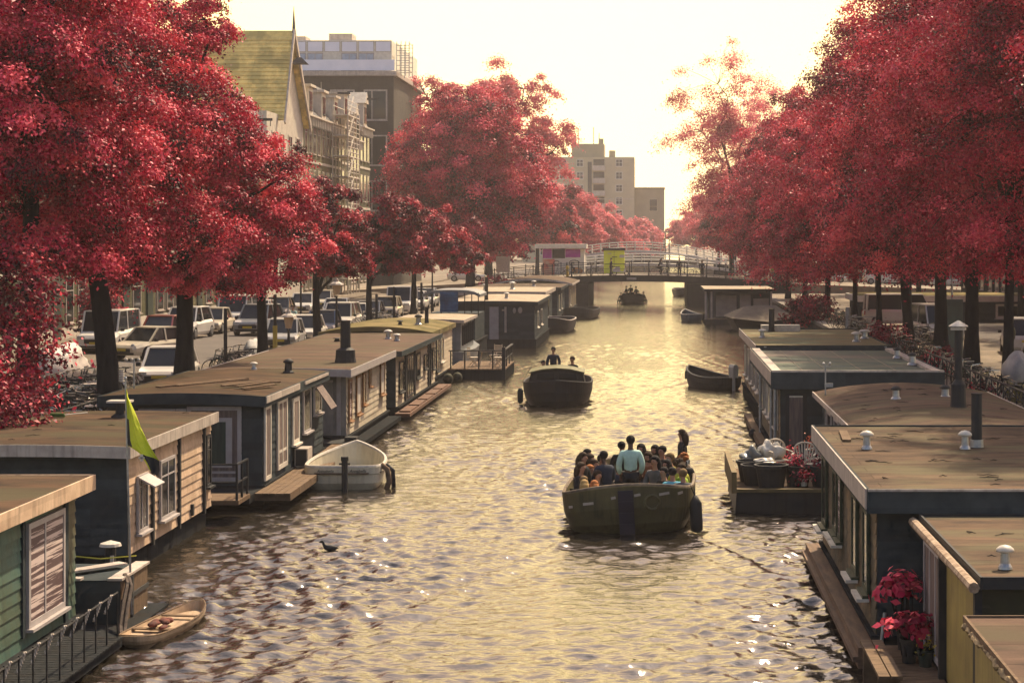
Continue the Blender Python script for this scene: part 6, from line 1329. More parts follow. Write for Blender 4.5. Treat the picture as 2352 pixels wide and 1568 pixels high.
# ---- bicycles
m_bk = mat('bicycle_black', (.02, .02, .022), rough=.35, spec=.6); m_bg = mat('bicycle_chrome', (.6, .57, .5), rough=.25, metal=.8)
def bicycle(fm):
    t = bpy.data.objects.new('bicycle', None); COL.objects.link(t)
    for y in (-.53, .53):
        m = MB(); m.tube([(0, y + .33 * math.cos(a * math.pi / 8), .34 + .33 * math.sin(a * math.pi / 8)) for a in range(17)], .018, 4, cap=False)
        for k in range(6): a = k * math.pi / 6; m.bar((0, y + .32 * math.cos(a), .34 + .32 * math.sin(a)), (0, y - .32 * math.cos(a), .34 - .32 * math.sin(a)), .005)
        sub(t, m, 'wheel', m_tyre)
    m = MB()
    for a, b_ in (((0, -.53, .34), (0, -.10, .32)), ((0, -.10, .32), (0, -.22, .82)), ((0, -.53, .34), (0, -.2, .76)), ((0, -.10, .32), (0, .36, .80)), ((0, -.2, .74), (0, .36, .84)), ((0, .53, .34), (0, .34, .98))): m.bar(a, b_, .032)
    sub(t, m, 'frame', fm)
    m = MB(); m.bar((-.28, .20, 1.04), (-.05, .36, 1.02), .028); m.bar((.28, .20, 1.04), (.05, .36, 1.02), .028); m.bar((-.05, .36, 1.02), (.05, .36, 1.02), .03); m.bar((0, .34, .96), (0, .36, 1.02), .03); sub(t, m, 'handlebar', m_bg)
    m = MB(); m.prism([(-.09, -.36), (.09, -.36), (.03, -.08), (-.03, -.08)], 'z', .84, .89); m.bar((0, -.22, .8), (0, -.23, .85), .03); sub(t, m, 'saddle', m_trim)
    m = MB(); m.box(-.07, .07, -.82, -.36, .70, .715); m.bar((0, -.75, .70), (0, -.55, .34), .015)
    m.tube([(0, -.53 + .37 * math.cos(R(a)), .34 + .37 * math.sin(R(a))) for a in range(20, 170, 15)], .015, 4); sub(t, m, 'carrier', m_bg); return t
bikes = [bicycle(m_bk), bicycle(mat('bicycle_green', (.05, .09, .06), rough=.4)), bicycle(mat('bicycle_cream', (.5, .44, .34), rough=.4))]
used_b = [False] * 3
def put_bike(x, y, z, rz, label, group, tilt=0.):
    k = RND.choice((0, 0, 0, 1, 2)); t = bikes[k] if not used_b[k] else dup(bikes[k]); used_b[k] = True
    t.location = (x, y, z); t.rotation_euler = (0, tilt, rz); tag(t, label, 'bicycle', group)
rg = random.Random(12)
for i in range(22): put_bike(-18.1 + rg.uniform(-.2, .2), 58.5 + i * .38, QZ, R(90 + rg.uniform(-14, 14)), 'bicycle packed in the long rack behind the leaning tree trunk', 'bicycles in the long left rack', rg.uniform(-.15, .15))
for i in range(22): put_bike(-16.3 + rg.uniform(-.7, .5), 49.8 + i * .33, QZ, R(rg.uniform(40, 140)), 'bicycle in the jumble between the two nearest left tree trunks', 'jumbled bicycles by the nearest left trees', rg.uniform(-.3, .3))
for i in range(7): put_bike(-16.2 + rg.uniform(-.2, .2), 74 + i * .6, QZ, R(rg.uniform(60, 120)), 'bicycle near the straight left trunk in front of the parked cars', 'bicycles by the straight left trunk', rg.uniform(-.2, .2))
for i in range(8): put_bike(-16.4 + rg.uniform(-.2, .2), 110 + i * 1.4, QZ, R(rg.uniform(60, 120)), 'bicycle under the dark red trees beside the blue cloth boat', 'bicycles under the middle left trees', rg.uniform(-.2, .2))
for i in range(12): put_bike(12.8 + rg.uniform(-.5, .5) + i * .22, 94 + i * .9, QZ, R(rg.uniform(40, 140)), 'bicycle in the heap between the right trunks before the white-edged building', 'heaped bicycles on the right quay', rg.uniform(-.3, .3))
for i in range(34): put_bike(11.0 + rg.uniform(-.3, .3), 58 + i * 1.5, QZ, R(rg.uniform(20, 160)), 'bicycle parked along the edge of the right quay between trunks and roofs', 'bicycles along the right quay edge', rg.uniform(-.2, .2))
put_bike(12.9, 68.5, QZ, R(160), 'dark bicycle leaning by the sunlit paving on the right', 'bicycle on the right paving', .12)
for i in range(6): put_bike(11.2 + rg.uniform(-.2, .3), 112 + i * 1.5, QZ, R(rg.uniform(20, 160)), 'bicycle beside the metal gate on the right quay', 'bicycles by the right gate', .1)
for i, x in enumerate((-15.2, -13.9, -11.6, -8.9, -7.9, -6.7, -5.6)): put_bike(x, BY0 + .75, dz(x), R(90 + rg.uniform(-12, 12)), 'bicycle leaning on the left half of the bridge railing', 'bicycles on the left half of the railing', .1)
for i, x in enumerate((6.7, 8.0, 10.2, 11.1, 11.9)): put_bike(x, BY0 + .75, dz(x), R(90 + rg.uniform(-12, 12)), 'bicycle leaning on the right end of the bridge railing', 'bicycles on the right end of the railing', .1)
for i, x in enumerate((.6, 1.9, 3.1, 4.4)): put_bike(x, BY0 + 1.2, dz(x), R(90 + rg.uniform(-10, 10)), ['bicycle ridden by the left cyclist on the bridge', 'bicycle beside the seated pair on the bridge', 'bicycle in the dark cluster at the bridge centre right', 'bicycle at the right end of the dark cluster on the bridge'][i], 'bicycles at the bridge centre right')
# scooter on the bridge
t = thing('motor_scooter', 'pale motor scooter standing on the bridge in front of the lime booth', 'scooter', (0, 0, 0))
m = MB(); m.prism([(-.7, .35), (-.75, .6), (-.45, .82), (-.05, .8), (.0, .42), (.35, .38), (.48, .75), (.56, .75), (.5, .3)], 'x', -.16, .16); sub(t, m, 'body', paint('scooter_white', (.55, .52, .45)))
for y in (-.55, .62): m = MB(); m.tube([(0, y + .2 * math.cos(a * math.pi / 6), .24 + .2 * math.sin(a * math.pi / 6)) for a in range(13)], .05, 6, cap=False); sub(t, m, 'wheel', m_tyre)
m = MB(); m.bar((0, .6, .3), (0, .45, 1.0), .05); m.bar((-.3, .4, 1.02), (.3, .4, 1.02), .04); m.box(-.14, .14, .45, .5, .7, 1.2); sub(t, m, 'handlebar', m_bg); m = MB(); m.box(-.14, .14, -.7, -.05, .82, .9); sub(t, m, 'seat', m_trim)
t.location = (-3.2, BY0 + 1.3, dz(-3.2)); t.rotation_euler = (0, 0, R(-80))
GP = 'people on the bridge'
person('stand', 'person in black standing by the scooter in front of the lime booth', None, R(100), ('short', 'black'), 'black', 'black', 1.72, foot=(gx(1404, 190.6), 190.6, dz(-4)), group=GP)
person('ride', 'left cyclist in dark clothes on the bridge', None, R(-90), ('long', 'brown'), 'black', 'black', 1.7, foot=(.5, BY0 + 1.2, dz(.5)), group=GP)
person('stand', 'broad person in black leaning at the bridge railing, centre right', None, R(170), ('short', 'black'), 'black', 'black', 1.75, foot=(2.55, BY0 + .8, dz(2.5)), group=GP)
person('stand', 'dark figure right of the broad person at the bridge railing', None, R(185), ('bob', 'black'), 'navy', 'black', 1.66, foot=(4.75, BY0 + .9, dz(4.7)), group=GP)
person('walk', 'person in a lime top near the right end of the bridge', None, R(120), ('short', 'brown'), 'lime', 'jeans', 1.75, foot=(11.6, BY0 + 1.6, dz(11.6)), group=GP)
person('walk', 'pale-clothed walker on the white footbridge beyond', None, R(80), ('short', 'sandy'), 'white', 'grey', 1.75, foot=(1.6, 272.8, 4.9), group='walkers far off')
person('walk', 'person in pale turquoise walking between the parked cars on the left', None, R(170), ('short', 'brown'), 'mint', 'jeans', 1.7, foot=(-19.2, 104.5, QZ), group='walkers far off')
person('walk', 'person in dark clothes on the right pavement beside the silver car', None, R(150), ('short', 'black'), 'olive', 'black', 1.76, foot=(15.3, 84, QZ), group='walkers far off')
b = thing('hydrant', 'small yellow post on the bridge near the graffiti kiosk', 'post', (-8.3, BY0 + 2, dz(-8.3)))
m = MB(); m.lathe([(.16, 0), (.14, .1), (.13, .8), (.18, .85), (.15, 1.0), (.05, 1.15)], (-8.35, BY0 + 2, dz(-8.3)), 10); m.build('body', mat('yellow_enamel', (.6, .42, .04), rough=.4), b)
# kiosk with graffiti, lime booth
kz = 2.7; b = thing('graffiti_kiosk', 'graffiti-painted kiosk with pale overhanging roof and magenta panels beyond the bridge', 'kiosk', (-9.5, 209, kz))
KY = 209.0; m_kw = mat('kiosk_cream', (.80, .74, .64), (.66, .60, .52), rough=.7, scale=1)
m = MB(); m.box(-11.8, -7.35, KY, KY + 4, 1.4, 6.1); m.build('wall', m_kw, b); m = MB(); m.box(-12.6, -7.1, KY - .6, KY + 4.3, 6.15, 6.6); m.build('roof', m_white, b)
for x0, x1, z0, z1, c, nm in ((-11.75, -10.8, 5.1, 6.1, 'mag', 'magenta_panel'), (-9.35, -7.75, 5.2, 6.05, 'mag', 'magenta_panel'), (-10.75, -9.4, 5.1, 6.1, 'dk', 'dark_window'), (-11.78, -10.5, 3.2, 5.0, 'or', 'orange_painting'), (-10.35, -9.55, 3.3, 4.3, 'wh', 'notice'), (-8.6, -7.6, 3.4, 4.2, 'oo', 'orange_blob'), (-11.78, -7.4, 2.6, 3.1, 'gr', 'grey_plinth')):
    m = MB(); mt_ = {'mag': mat('magenta', (.42, .04, .34), rough=.6), 'dk': m_glass, 'or': mat('orange_mural', (.85, .26, .14), (.45, .06, .07), rough=.7, scale=2.5, c3=(.6, .38, .25)), 'wh': m_white, 'oo': mat('orange_paint', (.62, .28, .10), rough=.7), 'gr': mat('grey_wall_paint', (.28, .27, .25), rough=.8)}[c]
    if c == 'oo': m.prism([((x0 + x1) / 2 + .62 * math.cos(a * math.pi / 8), 3.75 + .36 * math.sin(a * math.pi / 8)) for a in range(16)], 'y', KY - .05, KY - .02)
    else: m.box(x0, x1, KY - (.03 if c != 'wh' else .06), KY, z0, z1)
    m.build(nm, mt_, b)
cu = bpy.data.curves.new('painted_number', 'FONT'); cu.body = '15'; cu.size = 2.0; cu.extrude = .01; tx = bpy.data.objects.new('painted_number', cu); COL.objects.link(tx)
dg = bpy.context.evaluated_depsgraph_get(); me = bpy.data.meshes.new_from_object(tx.evaluated_get(dg)); bpy.data.objects.remove(tx); me.materials.clear(); me.materials.append(m_trim)
o = bpy.data.objects.new('painted_number', me); COL.objects.link(o); o.parent = b; o.location = (-9.5 + 9.5 - 0, KY - 209 - .05, .75); o.rotation_euler = (R(90), 0, 0); o.scale = (.62, .9, 1)
m = MB(); m.tube([(-8.4 + .55 * math.cos(a * .5), KY - .04, 4.6 + .3 * math.sin(a * .5)) for a in range(10)], .04, 4); m.tube([(-10.3 + .3 * math.cos(a * .7), KY - .04, 4.6 + .25 * math.sin(a * .7)) for a in range(9)], .04, 4); m.build('painted_scrawl', m_trim, b)
b.location.z -= .6
b = thing('lime_booth', 'lime green booth with a dark flat top on the bridge street', 'booth', (-4, 205, 2.9))
m = MB(); m.box(-5.15, -3.0, 204.5, 206.6, 2.9, 5.35); m.build('wall', mat('lime_panel', (.72, .80, .05), (.60, .66, .06), rough=.5, scale=.8), b); m = MB(); m.box(-5.25, -2.9, 204.4, 206.7, 5.35, 5.62); m.build('roof', m_trim, b)
m = MB(); m.box(-3.5, -2.98, 204.46, 204.5, 4.6, 4.9); m.box(-4.75, -4.35, 204.47, 204.5, 5.0, 5.08); m.build('white_sign', m_cap, b)
m = MB(); m.box(-4.28, -3.75, 204.46, 204.5, 4.66, 4.72); m.box(-4.08, -4.05, 204.47, 204.5, 2.95, 5.3); m.build('door_gap', m_trim, b)
# long low white-edged building on the right
b = thing('low_building', 'long low dark building with a white roof edge behind the right tree trunks', 'building', (18, 124, QZ))
m = MB(); m.box(12.95, 30, 123, 129, QZ, 2.6); m.build('wall', m_dark, b); m = MB(); m.box(12.7, 30.3, 122.6, 129.4, 2.6, 2.98); m.build('roof_edge', m_white, b)
m = MB(); m.box(12.9, 30.1, 122.8, 129.2, 2.98, 3.02); m.build('roof', m_moss, b)
for x in (13.3, 17.6, 21.5, 25): window(b, 'F', 123, x, x + 1.6, 1.55, 2.45, m_white, fw=.14)
# street lamps
def lantern(x, y, z0, ztop, label, group='cast-iron lanterns on the left quay', post=True):
    t = thing('street_lamp', label, 'street lamp', (x, y, z0), group); m = MB()
    m.lathe([(.13, 0), (.11, .5), (.07, .6), (.05, ztop - z0 - .95), (.08, ztop - z0 - .9)], (x, y, z0), 10); m.bar((x - .25, y, ztop - 1.05), (x + .25, y, ztop - 1.05), .03); m.build('post', m_iron, t)
    m = MB(); m.lathe([(.13, 0), (.22, .48)], (x, y, ztop - .86), 6); m.build('lamp_glass', mat('lantern_glass', (.45, .33, .22), (.36, .26, .18), rough=.2), t)
    m = MB(); m.lathe([(.36, 0), (.30, .07), (.12, .17), (.10, .24), (.03, .34)], (x, y, ztop - .37), 8); m.build('hood', m_fasc, t)
lantern(gx(773, 96), 96, QZ, gz(637, 96), 'lantern standing clear above the parked cars at the left centre')
lantern(gx(663, 84), 84, QZ, gz(708, 84), 'lower lantern with dark body in front of the silver car')
lantern(gx(691, 118), 118, QZ, gz(603, 118), 'lantern half hidden by crimson leaves left of the clear one')
lantern(-16, 142, QZ, 5.2, 'farthest lantern under the low dark red trees')
lantern(gx(2098, 92.5), 93.5, QZ, gz(602, 93.5), 'lantern with white cap before the leaning right trunk', 'lanterns on the right quay')
lantern(gx(1852, 160), 160, QZ, gz(600, 160), 'small far lantern with white cap among the right leaves', 'lanterns on the right quay')
for (px, Y, zt, lb, nm) in ((1528, 265, 7.6, 'pair of pale poles right of the plain brown block', 1), (1466 + 14, 263, 4.4, 'thin pale pole on the far street', 0)):
    b = thing('street_pole', lb, 'pole', (gx(px, Y), Y, QZ)); m = MB(); m.tube([(gx(px, Y), Y, QZ), (gx(px, Y), Y, zt)], .09, 6); m.build('pole', m_metal, b)
    if nm: m = MB(); m.tube([(gx(px + 9, Y), Y, QZ), (gx(px + 9, Y), Y, zt - .8)], .08, 6); m.build('pole', m_metal, b); m = MB(); m.box(gx(px - 4, Y), gx(px + 8, Y), Y - .2, Y + .2, zt - .2, zt); m.build('lamp_head', m_cap, b)
b = thing('signal_box', 'tall grey-green cabinet behind the white-capped stove pipe', 'cabinet', (12.9, 85, QZ)); m = MB(); m.box(12.65, 13.45, 85, 85.5, QZ, 3.9); m.build('body', mat('grey_green_enamel', (.10, .14, .125), (.075, .105, .095), rough=.5), b); m = MB(); m.tube([(13.0, 85.2, 3.9), (13.0, 85.2, 5.3)], .05, 6); m.build('mast', m_metal, b)
b = thing('rusty_screen', 'rusty framed screen at the edge of the right quay', 'screen', (8.95, 74, 1)); m = MB(); m.box(8.9, 8.97, 72, 72.06, 1, 2.2); m.box(8.9, 9.9, 72, 72.06, 2.12, 2.2); m.box(9.83, 9.9, 72, 72.06, 1, 2.12); m.build('frame', mat('rust', (.26, .09, .05), (.12, .05, .035), rough=.9, scale=8), b)
b = thing('metal_gate', 'small barred metal gate with round post on the right quay', 'gate', (10.6, 104, QZ))
for z in (1.5, 1.8, 2.1, 2.4): m = MB(); m.bar((10.45, 104, z), (11.9, 104, z), .05); m.build('bar', m_metal, b)
m = MB(); m.tube([(10.35, 104, 1.0), (10.35, 104, 2.9)], .14, 10); m.build('gate_post', m_metal, b)
# quay railings
for s, x, ys, lb in ((-1, QL + .05, (48, 70), 'thin black quay railing behind the nearest left houseboats'), (1, QR - .1, (52, 74), 'black quay railing beside the right houseboats')):
    b = thing('quay_railing', lb, 'railing', (x, ys[0], QZ)); m = MB()
    m.tube([(x, ys[0], QZ + 1.0), (x, ys[1], QZ + 1.0)], .03, 5); m.tube([(x, ys[0], QZ + .55), (x, ys[1], QZ + .55)], .02, 5)
    for y in range(ys[0], ys[1] + 1): m.tube([(x, y, QZ), (x, y, QZ + 1.02)], .02, 5)
    m.build('rails', m_iron, b)
for i, (px, Y, zt) in enumerate(((518, 74, 3.9), (632, 82, 4.2), (865, 104, 3.6), (905, 112, 3.8), (968, 118, 3.9))):
    tag_ = ['slim dark post between the straight trunk and the grey-sheeted motorcycle', 'slim dark post with a yellow sleeve before the silver car', 'slim dark young trunk-like post under the first crimson tree', 'slim dark post second under the crimson trees', 'slim dark post just left of the canopy boat'][i]
    b = thing('signpost', tag_, 'post', (gx(px, Y), Y, QZ)); m = MB(); m.tube([(gx(px, Y), Y, QZ), (gx(px, Y), Y, zt)], .07, 7); m.build('post', m_iron, b)
    if i == 1: m = MB(); m.tube([(gx(px, Y), Y, QZ + .1), (gx(px, Y), Y, QZ + 1.6)], .10, 7); m.build('yellow_sleeve', mat('yellow_sleeve', (.42, .33, .07), rough=.6), b)
b = thing('flag_on_quay', 'white board with blue-green lettering patch at the left end of the bridge', 'sign', (-14.5, 186, QZ)); m = MB(); m.box(-14.9, -13.6, 186, 186.1, 3.4, 4.9); m.build('board', m_cap, b); m = MB(); m.tube([(-14.25, 186.2, QZ), (-14.25, 186.2, 3.5)], .05, 6); m.build('pole', m_iron, b)
# ---------------------------------------------------------------- buildings
m_br1 = mat('olive_brick', (.12, .115, .045), (.075, .075, .035), rough=.9, scale=1.2, streak=.3, tile=(.24, .075, .01)); m_br2 = mat('dark_brick', (.10, .085, .06), (.07, .06, .045), rough=.9, scale=1, streak=.3, tile=(.24, .075, .01))
m_br3 = mat('ochre_brick', (.19, .165, .065), (.13, .11, .05), rough=.9, scale=1.2, streak=.3, tile=(.24, .075, .01)); m_cream2 = mat('cream_stone', (.58, .52, .42), (.46, .40, .32), rough=.7, scale=2, streak=.3)
m_slate = mat('dark_slate', (.10, .095, .09), (.06, .06, .06), rough=.7, scale=3, board=.25)
m_ytile = mat('yellow_tiles', (.95, .70, .22), (.72, .52, .16), rough=.8, scale=2, board=.34, c3=(.5, .38, .12))
FX = -30.0
def row_house(i, y0, w, H, wm, gable, label):
    """narrow canal house: brick front with tall windows, stone bands, cornice, roof with a dormer or a gable"""
    b = thing('row_house', label, 'house', (FX, y0 + w / 2, QZ), 'row houses along the left street')
    m = MB(); m.box(FX - 12, FX, y0, y0 + w - .004, QZ, QZ + H); m.build('wall', wm, b)
    nf = int(H // 3.5); n = 3 if w > 6.2 else 2; fh = H / nf
    m = MB()
    for k in range(1, nf): m.fbox('R', FX, y0, y0 + w - .01, QZ + k * fh - .12, QZ + k * fh + .10, 0, .07)
    m.fbox('R', FX, y0, y0 + w - .01, QZ, QZ + .7, 0, .06); each(m, 'stone_band', m_cream2, b)
    for k in range(nf):
        for j in range(n):
            cw = w / n; u = y0 + cw * (j + .5); 
            if k == 0 and j == n - 1:
                d = MB(); d.fbox('R', FX, u - .62, u + .62, QZ + .1, QZ + 3.0, .01, .1); fr = d.build('door', mat('green_door', (.03, .05, .04), rough=.4), b); d = MB(); d.fbox('R', FX, u - .5, u + .5, QZ + 2.35, QZ + 2.9, .1, .12); d.build('fanlight', m_glass, fr); continue
            hh = fh * .66; z0 = QZ + k * fh + (.9 if k == 0 else .7)
            window(b, 'R', FX, u - cw * .31, u + cw * .31, z0, z0 + hh, m_fasc, fw=.08, tran=(.68,))
    m = MB(); m.fbox('R', FX, y0 + .02, y0 + w - .03, QZ + H - .55, QZ + H - .15, 0, .3); m.fbox('R', FX, y0 - .02, y0 + w, QZ + H - .15, QZ + H, 0, .55)
    y = y0 + .4
    while y < y0 + w - .3: m.fbox('R', FX, y, y + .18, QZ + H - .9, QZ + H - .16, 0, .42); y += .9
    m.build('cornice', m_cream2, b)
    zt = QZ + H
    m = MB(); m.add([(FX + .1, y0, zt), (FX + .1, y0 + w, zt), (FX - 2.6, y0 + w, zt + 3.2), (FX - 2.6, y0, zt + 3.2), (FX - 12, y0, zt + 3.2), (FX - 12, y0 + w, zt + 3.2), (FX - 12, y0, zt), (FX - 12, y0 + w, zt)], [(0, 1, 2, 3), (3, 2, 5, 4), (0, 3, 4, 6), (1, 7, 5, 2)]); rf = m.build('roof', m_slate, b)
    c = y0 + w / 2
    d = MB(); d.box(FX - 2.4, FX + .05, c - 1.05, c + 1.05, zt, zt + 2.5)
    if gable: d.prism([(c - 1.25, zt + 2.5), (c + 1.25, zt + 2.5), (c, zt + 3.7)], 'x', FX - 2.5, FX + .25)
    else: d.box(FX - 2.5, FX + .3, c - 1.3, c + 1.3, zt + 2.5, zt + 2.72)
    d.build('dormer', m_cream2, rf); d = MB(); d.fbox('R', FX + .05, c - .7, c + .7, zt + .4, zt + 2.1, .0, .05); d.build('dormer_window', m_glass, rf)
    d = MB(); d.box(FX - 5, FX - 4, y0 + .2, y0 + .9, zt + 3.1, zt + 4.5); d.build('chimney', m_br2, rf)
    if i % 3 == 1:
        d = MB(); d.bar((FX + .2, c, zt + 3.0), (FX + 1.4, c, zt + 3.0), .14, .2); d.tube([(FX + 1.25, c, zt + 2.9), (FX + 1.25, c, zt + 2.5)], .03, 4); d.build('hoist_beam', m_trim, rf)
    return b
y = 62.0; i = 0; rg = random.Random(21)
desc = ['olive brick', 'ochre brick', 'dark brick']
while y < 206:
    w = rg.choice((5.6, 6.4, 7.2)); 
    if 150 < y + w / 2 < 164 and y < 152: pass
    if y >= 152 and y < 168: y = 168.2; continue
    if y + w > 152 and y < 152: w = 152 - y
    if w < 4: y = 152; continue
    H = rg.choice((10.6, 11.2)) if 90 < y < 152 else rg.choice((15.2, 16.0, 16.8)) if y > 120 else rg.choice((14.0, 15.0, 16.0)); k = rg.choice((0, 0, 1, 2)) if y < 125 else rg.choice((0, 1, 0))
    row_house(i, y, w, H, [m_br1, m_br3, m_br2][k], rg.random() < .4, '%s row house, number %s from the left along the street' % (desc[k], ['one', 'two', 'three', 'four', 'five', 'six', 'seven', 'eight', 'nine', 'ten', 'eleven', 'twelve', 'thirteen', 'fourteen', 'fifteen', 'sixteen', 'seventeen', 'eighteen', 'nineteen', 'twenty', 'twenty-one', 'twenty-two', 'twenty-three'][i])); y += w; i += 1
# gabled house with the yellow tiled roof
b = thing('gabled_house', 'tall gabled house with a steep yellow tiled roof, pale gable boards and a spire', 'house', (-30, 160, QZ), 'row houses along the left street')
gy0, gy1, yr, ze, zr = 152.1, 168, 160.6, 16.5, 23.6
m = MB(); m.box(-46, FX, gy0, gy1, QZ, ze); m.prism([(gy0 + 5, ze), (gy1, ze), (yr, zr - .15)], 'x', -46, FX - .02); m.build('wall', m_cream2, b)
m = MB(); m.add([(-46, gy0 + 4.6, ze - .5), (FX + .5, gy0 + 4.6, ze - .5), (FX + .5, yr, zr), (-46, yr, zr), (-46, gy1 + .3, ze - .5), (FX + .5, gy1 + .3, ze - .5), (FX + .5, yr, zr - .25), (FX + .5, gy0 + 4.85, ze - .5), (FX + .5, gy1 + .05, ze - .5)], [(0, 1, 2, 3), (3, 2, 5, 4), (2, 1, 7, 6), (2, 6, 8, 5)]); rf = m.build('roof', m_ytile, b)
for k in range(21):
    z = ze + k * .335; yy = gy0 + 4.6 + (z - ze + .5) / (zr - ze + .5) * (yr - gy0 - 4.6); m = None
tl = MB()
for k in range(21):
    za = ze - .4 + k * .335; ya = gy0 + 4.6 + (za - ze + .5) / (zr - ze + .5) * (yr - gy0 - 4.6); tl.add([(-45.9, ya - .10, za - .02), (FX + .48, ya - .10, za - .02), (FX + .48, ya + .16, za + .35), (-45.9, ya + .16, za + .35), (-45.9, ya + .02, za - .03), (FX + .48, ya + .02, za - .03)], [(0, 1, 2, 3), (4, 5, 1, 0)])
tl.build('tile_courses', m_ytile, rf)
m = MB(); m.bar((FX + .6, gy0 + 4.4, ze - .7), (FX + .6, yr, zr + .05), .14, .4); m.bar((FX + .6, gy1 + .5, ze - .7), (FX + .6, yr, zr + .05), .14, .4); m.build('gable_board', m_fasc, rf)
m = MB(); m.tube([(FX + .55, yr, zr - .3), (FX + .55, yr, zr + .5), (FX + .55, yr, zr + 2.0)], [.16, .12, .015], 6); m.build('spire', m_slate, rf)
for zz in (4.5, 8.5, 12.5):
    for u in (154, 157.5, 161, 164.5): window(b, 'R', FX, u, u + 1.8, zz, zz + 2.6, m_cream2, fw=.14, mull=(.5,), tran=(.65,))
m = MB(); m.box(-41.8, -40.6, 156.6, 157.9, 19, 21.2); m.build('roof_window', m_cap, rf)
m = MB(); m.box(-38.2, -37.1, 156.0, 160, 17, 24.0); m.build('chimney', m_moss, rf)
m = MB(); m.add([(FX + .2, 161.3, 21.0), (FX + 1.4, 161.3, 21.0), (FX + 1.0, 161.6, 21.5), (FX + .6, 161.6, 21.5), (FX + .2, 162.8, 21.0), (FX + 1.4, 162.8, 21.0)], [(0, 1, 2, 3), (3, 2, 5, 4), (0, 4, 5, 1)]); m.build('hoist_hood', m_slate, rf)
# tall block with glass penthouse
b = thing('apartment_block', 'dark brick block with a pale glazed penthouse rising behind the row houses', 'building', (-36, 222, QZ))
by = 216.0; m = MB(); m.box(-48, -28.6, by, by + 26, QZ, 24.5); m.build('wall', m_br2, b)
m = MB(); m.box(-48.2, -28.2, by - .5, by + 26, 24.5, 25.0); m.build('parapet', m_fasc, b)
m_pg = mat('pale_penthouse_glass', (.80, .80, .88), (.68, .70, .80), rough=.12, scale=.4)
m = MB(); m.box(-46, -28.9, by + .6, by + 24, 25.0, 28.5); m.build('penthouse_wall', m_white, b)
for k in range(9):
    x = -45.8 + k * 1.88; 
    window(b, 'F', by + .6, x + .06, x + 1.8, 27.2, 28.4, m_cream2, m_pg, fw=.07, sill=False, name='penthouse_pane')
    if k % 3 != 2: window(b, 'F', by + .6, x + .06, x + 1.8, 25.1, 27.1, m_frame, mat('blue_grey_glass', (.42, .48, .58), rough=.1), fw=.1, sill=False, name='penthouse_pane', mull=(.5,))
m = MB(); m.box(-46.2, -28.5, by - .1, by - .05, 25.1, 26.3); m.build('balustrade', m_pg, b)
m = MB(); m.box(-41.2, -39.0, by + 4, by + 7, 28.5, 29.3); m.build('roof_box', m_fasc, b)
m = MB(); m.box(-36.4, -33.8, by + 4, by + 7, 28.5, 29.6); m.build('roof_box', m_fasc, b)
for x0, x1 in ((-42.5, -40), (-39, -36.2), (-35.6, -32.9), (-31.9, -29.3)):
    for z0 in (19.6, 14.6, 9.6, 4.6): window(b, 'F', by, x0, x1, z0, z0 + 3.4, m_fasc, fw=.16, mull=(.35,))
m = MB()
for z in np.arange(25.2, 28.4, .55): m.bar((-28.4, by + 1, float(z)), (-27.0, by + 1, float(z)), .07); m.bar((-28.4, by + 4, float(z)), (-27.0, by + 4, float(z)), .07)
for zz in (25.2, 28.2): m.bar((-28.4, by + 1, zz), (-28.4, by + 4, zz), .07); m.bar((-27.0, by + 1, zz), (-27.0, by + 4, zz), .07)
for x in (-28.4, -27.9, -27.4, -27.0): m.bar((x, by + 1, 24.6), (x, by + 1, 28.4), .08); m.bar((x, by + 4, 24.6), (x, by + 4, 28.4), .08)
tag(m.build('scaffold', m_metal), 'scaffold cage at the top right corner of the brick block', 'scaffold')
m = MB()
for yy in (181, 182.7, 184.5, 186.2, 188):
    for x in (-29.6, -28.2): m.tube([(x, yy, QZ), (x, yy, 18.5)], .06, 5)
for k in range(9):
    z = 2.8 + k * 1.9
    for x in (-29.6, -28.2): m.tube([(x, 181, z), (x, 188, z)], .05, 5); m.tube([(x, 181, z + .9), (x, 188, z + .9)], .04, 5)
    for yy in (181, 184.5, 188): m.tube([(-29.6, yy, z), (-28.2, yy, z)], .05, 5)
    for zz in (.45, 1.35): m.tube([(-28.2, 181, z + zz), (-28.2, 188, z + zz)], .035, 4)
    m.box(-29.6, -28.2, 181, 188, z, z + .07); m.bar((-28.2, 181 + .4, z), (-28.2, 184.4, z + 1.9), .12)
m.tube([(-29.7, 190, 0), (-29.7, 190, .1)], .01, 4) if False else None
tag(m.build('scaffold', m_cream2), 'pale scaffold tower with stairs against the far row houses', 'scaffold')
# tall hazy flats at the end of the canal
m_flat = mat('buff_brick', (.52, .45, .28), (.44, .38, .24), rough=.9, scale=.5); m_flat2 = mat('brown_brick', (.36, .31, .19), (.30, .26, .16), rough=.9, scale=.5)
b = thing('flats', 'hazy eight-storey flats with balconies and roof masts at the end of the canal', 'building', (-13, 450, QZ)); fy = 450.0
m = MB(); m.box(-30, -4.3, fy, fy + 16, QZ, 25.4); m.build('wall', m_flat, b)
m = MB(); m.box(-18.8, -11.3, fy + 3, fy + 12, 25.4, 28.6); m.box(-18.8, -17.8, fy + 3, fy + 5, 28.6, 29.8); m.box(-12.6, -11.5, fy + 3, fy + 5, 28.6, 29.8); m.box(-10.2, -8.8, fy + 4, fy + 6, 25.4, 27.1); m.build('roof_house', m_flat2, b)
for x, h in ((-18, 2.2), (-17.3, 3.4), (-13.8, 3.6), (-12.5, 2.2)): m = MB(); m.tube([(x, fy + 4, 28.6), (x, fy + 4, 28.9 + h)], .09, 5); m.build('roof_mast', m_pipe, b)
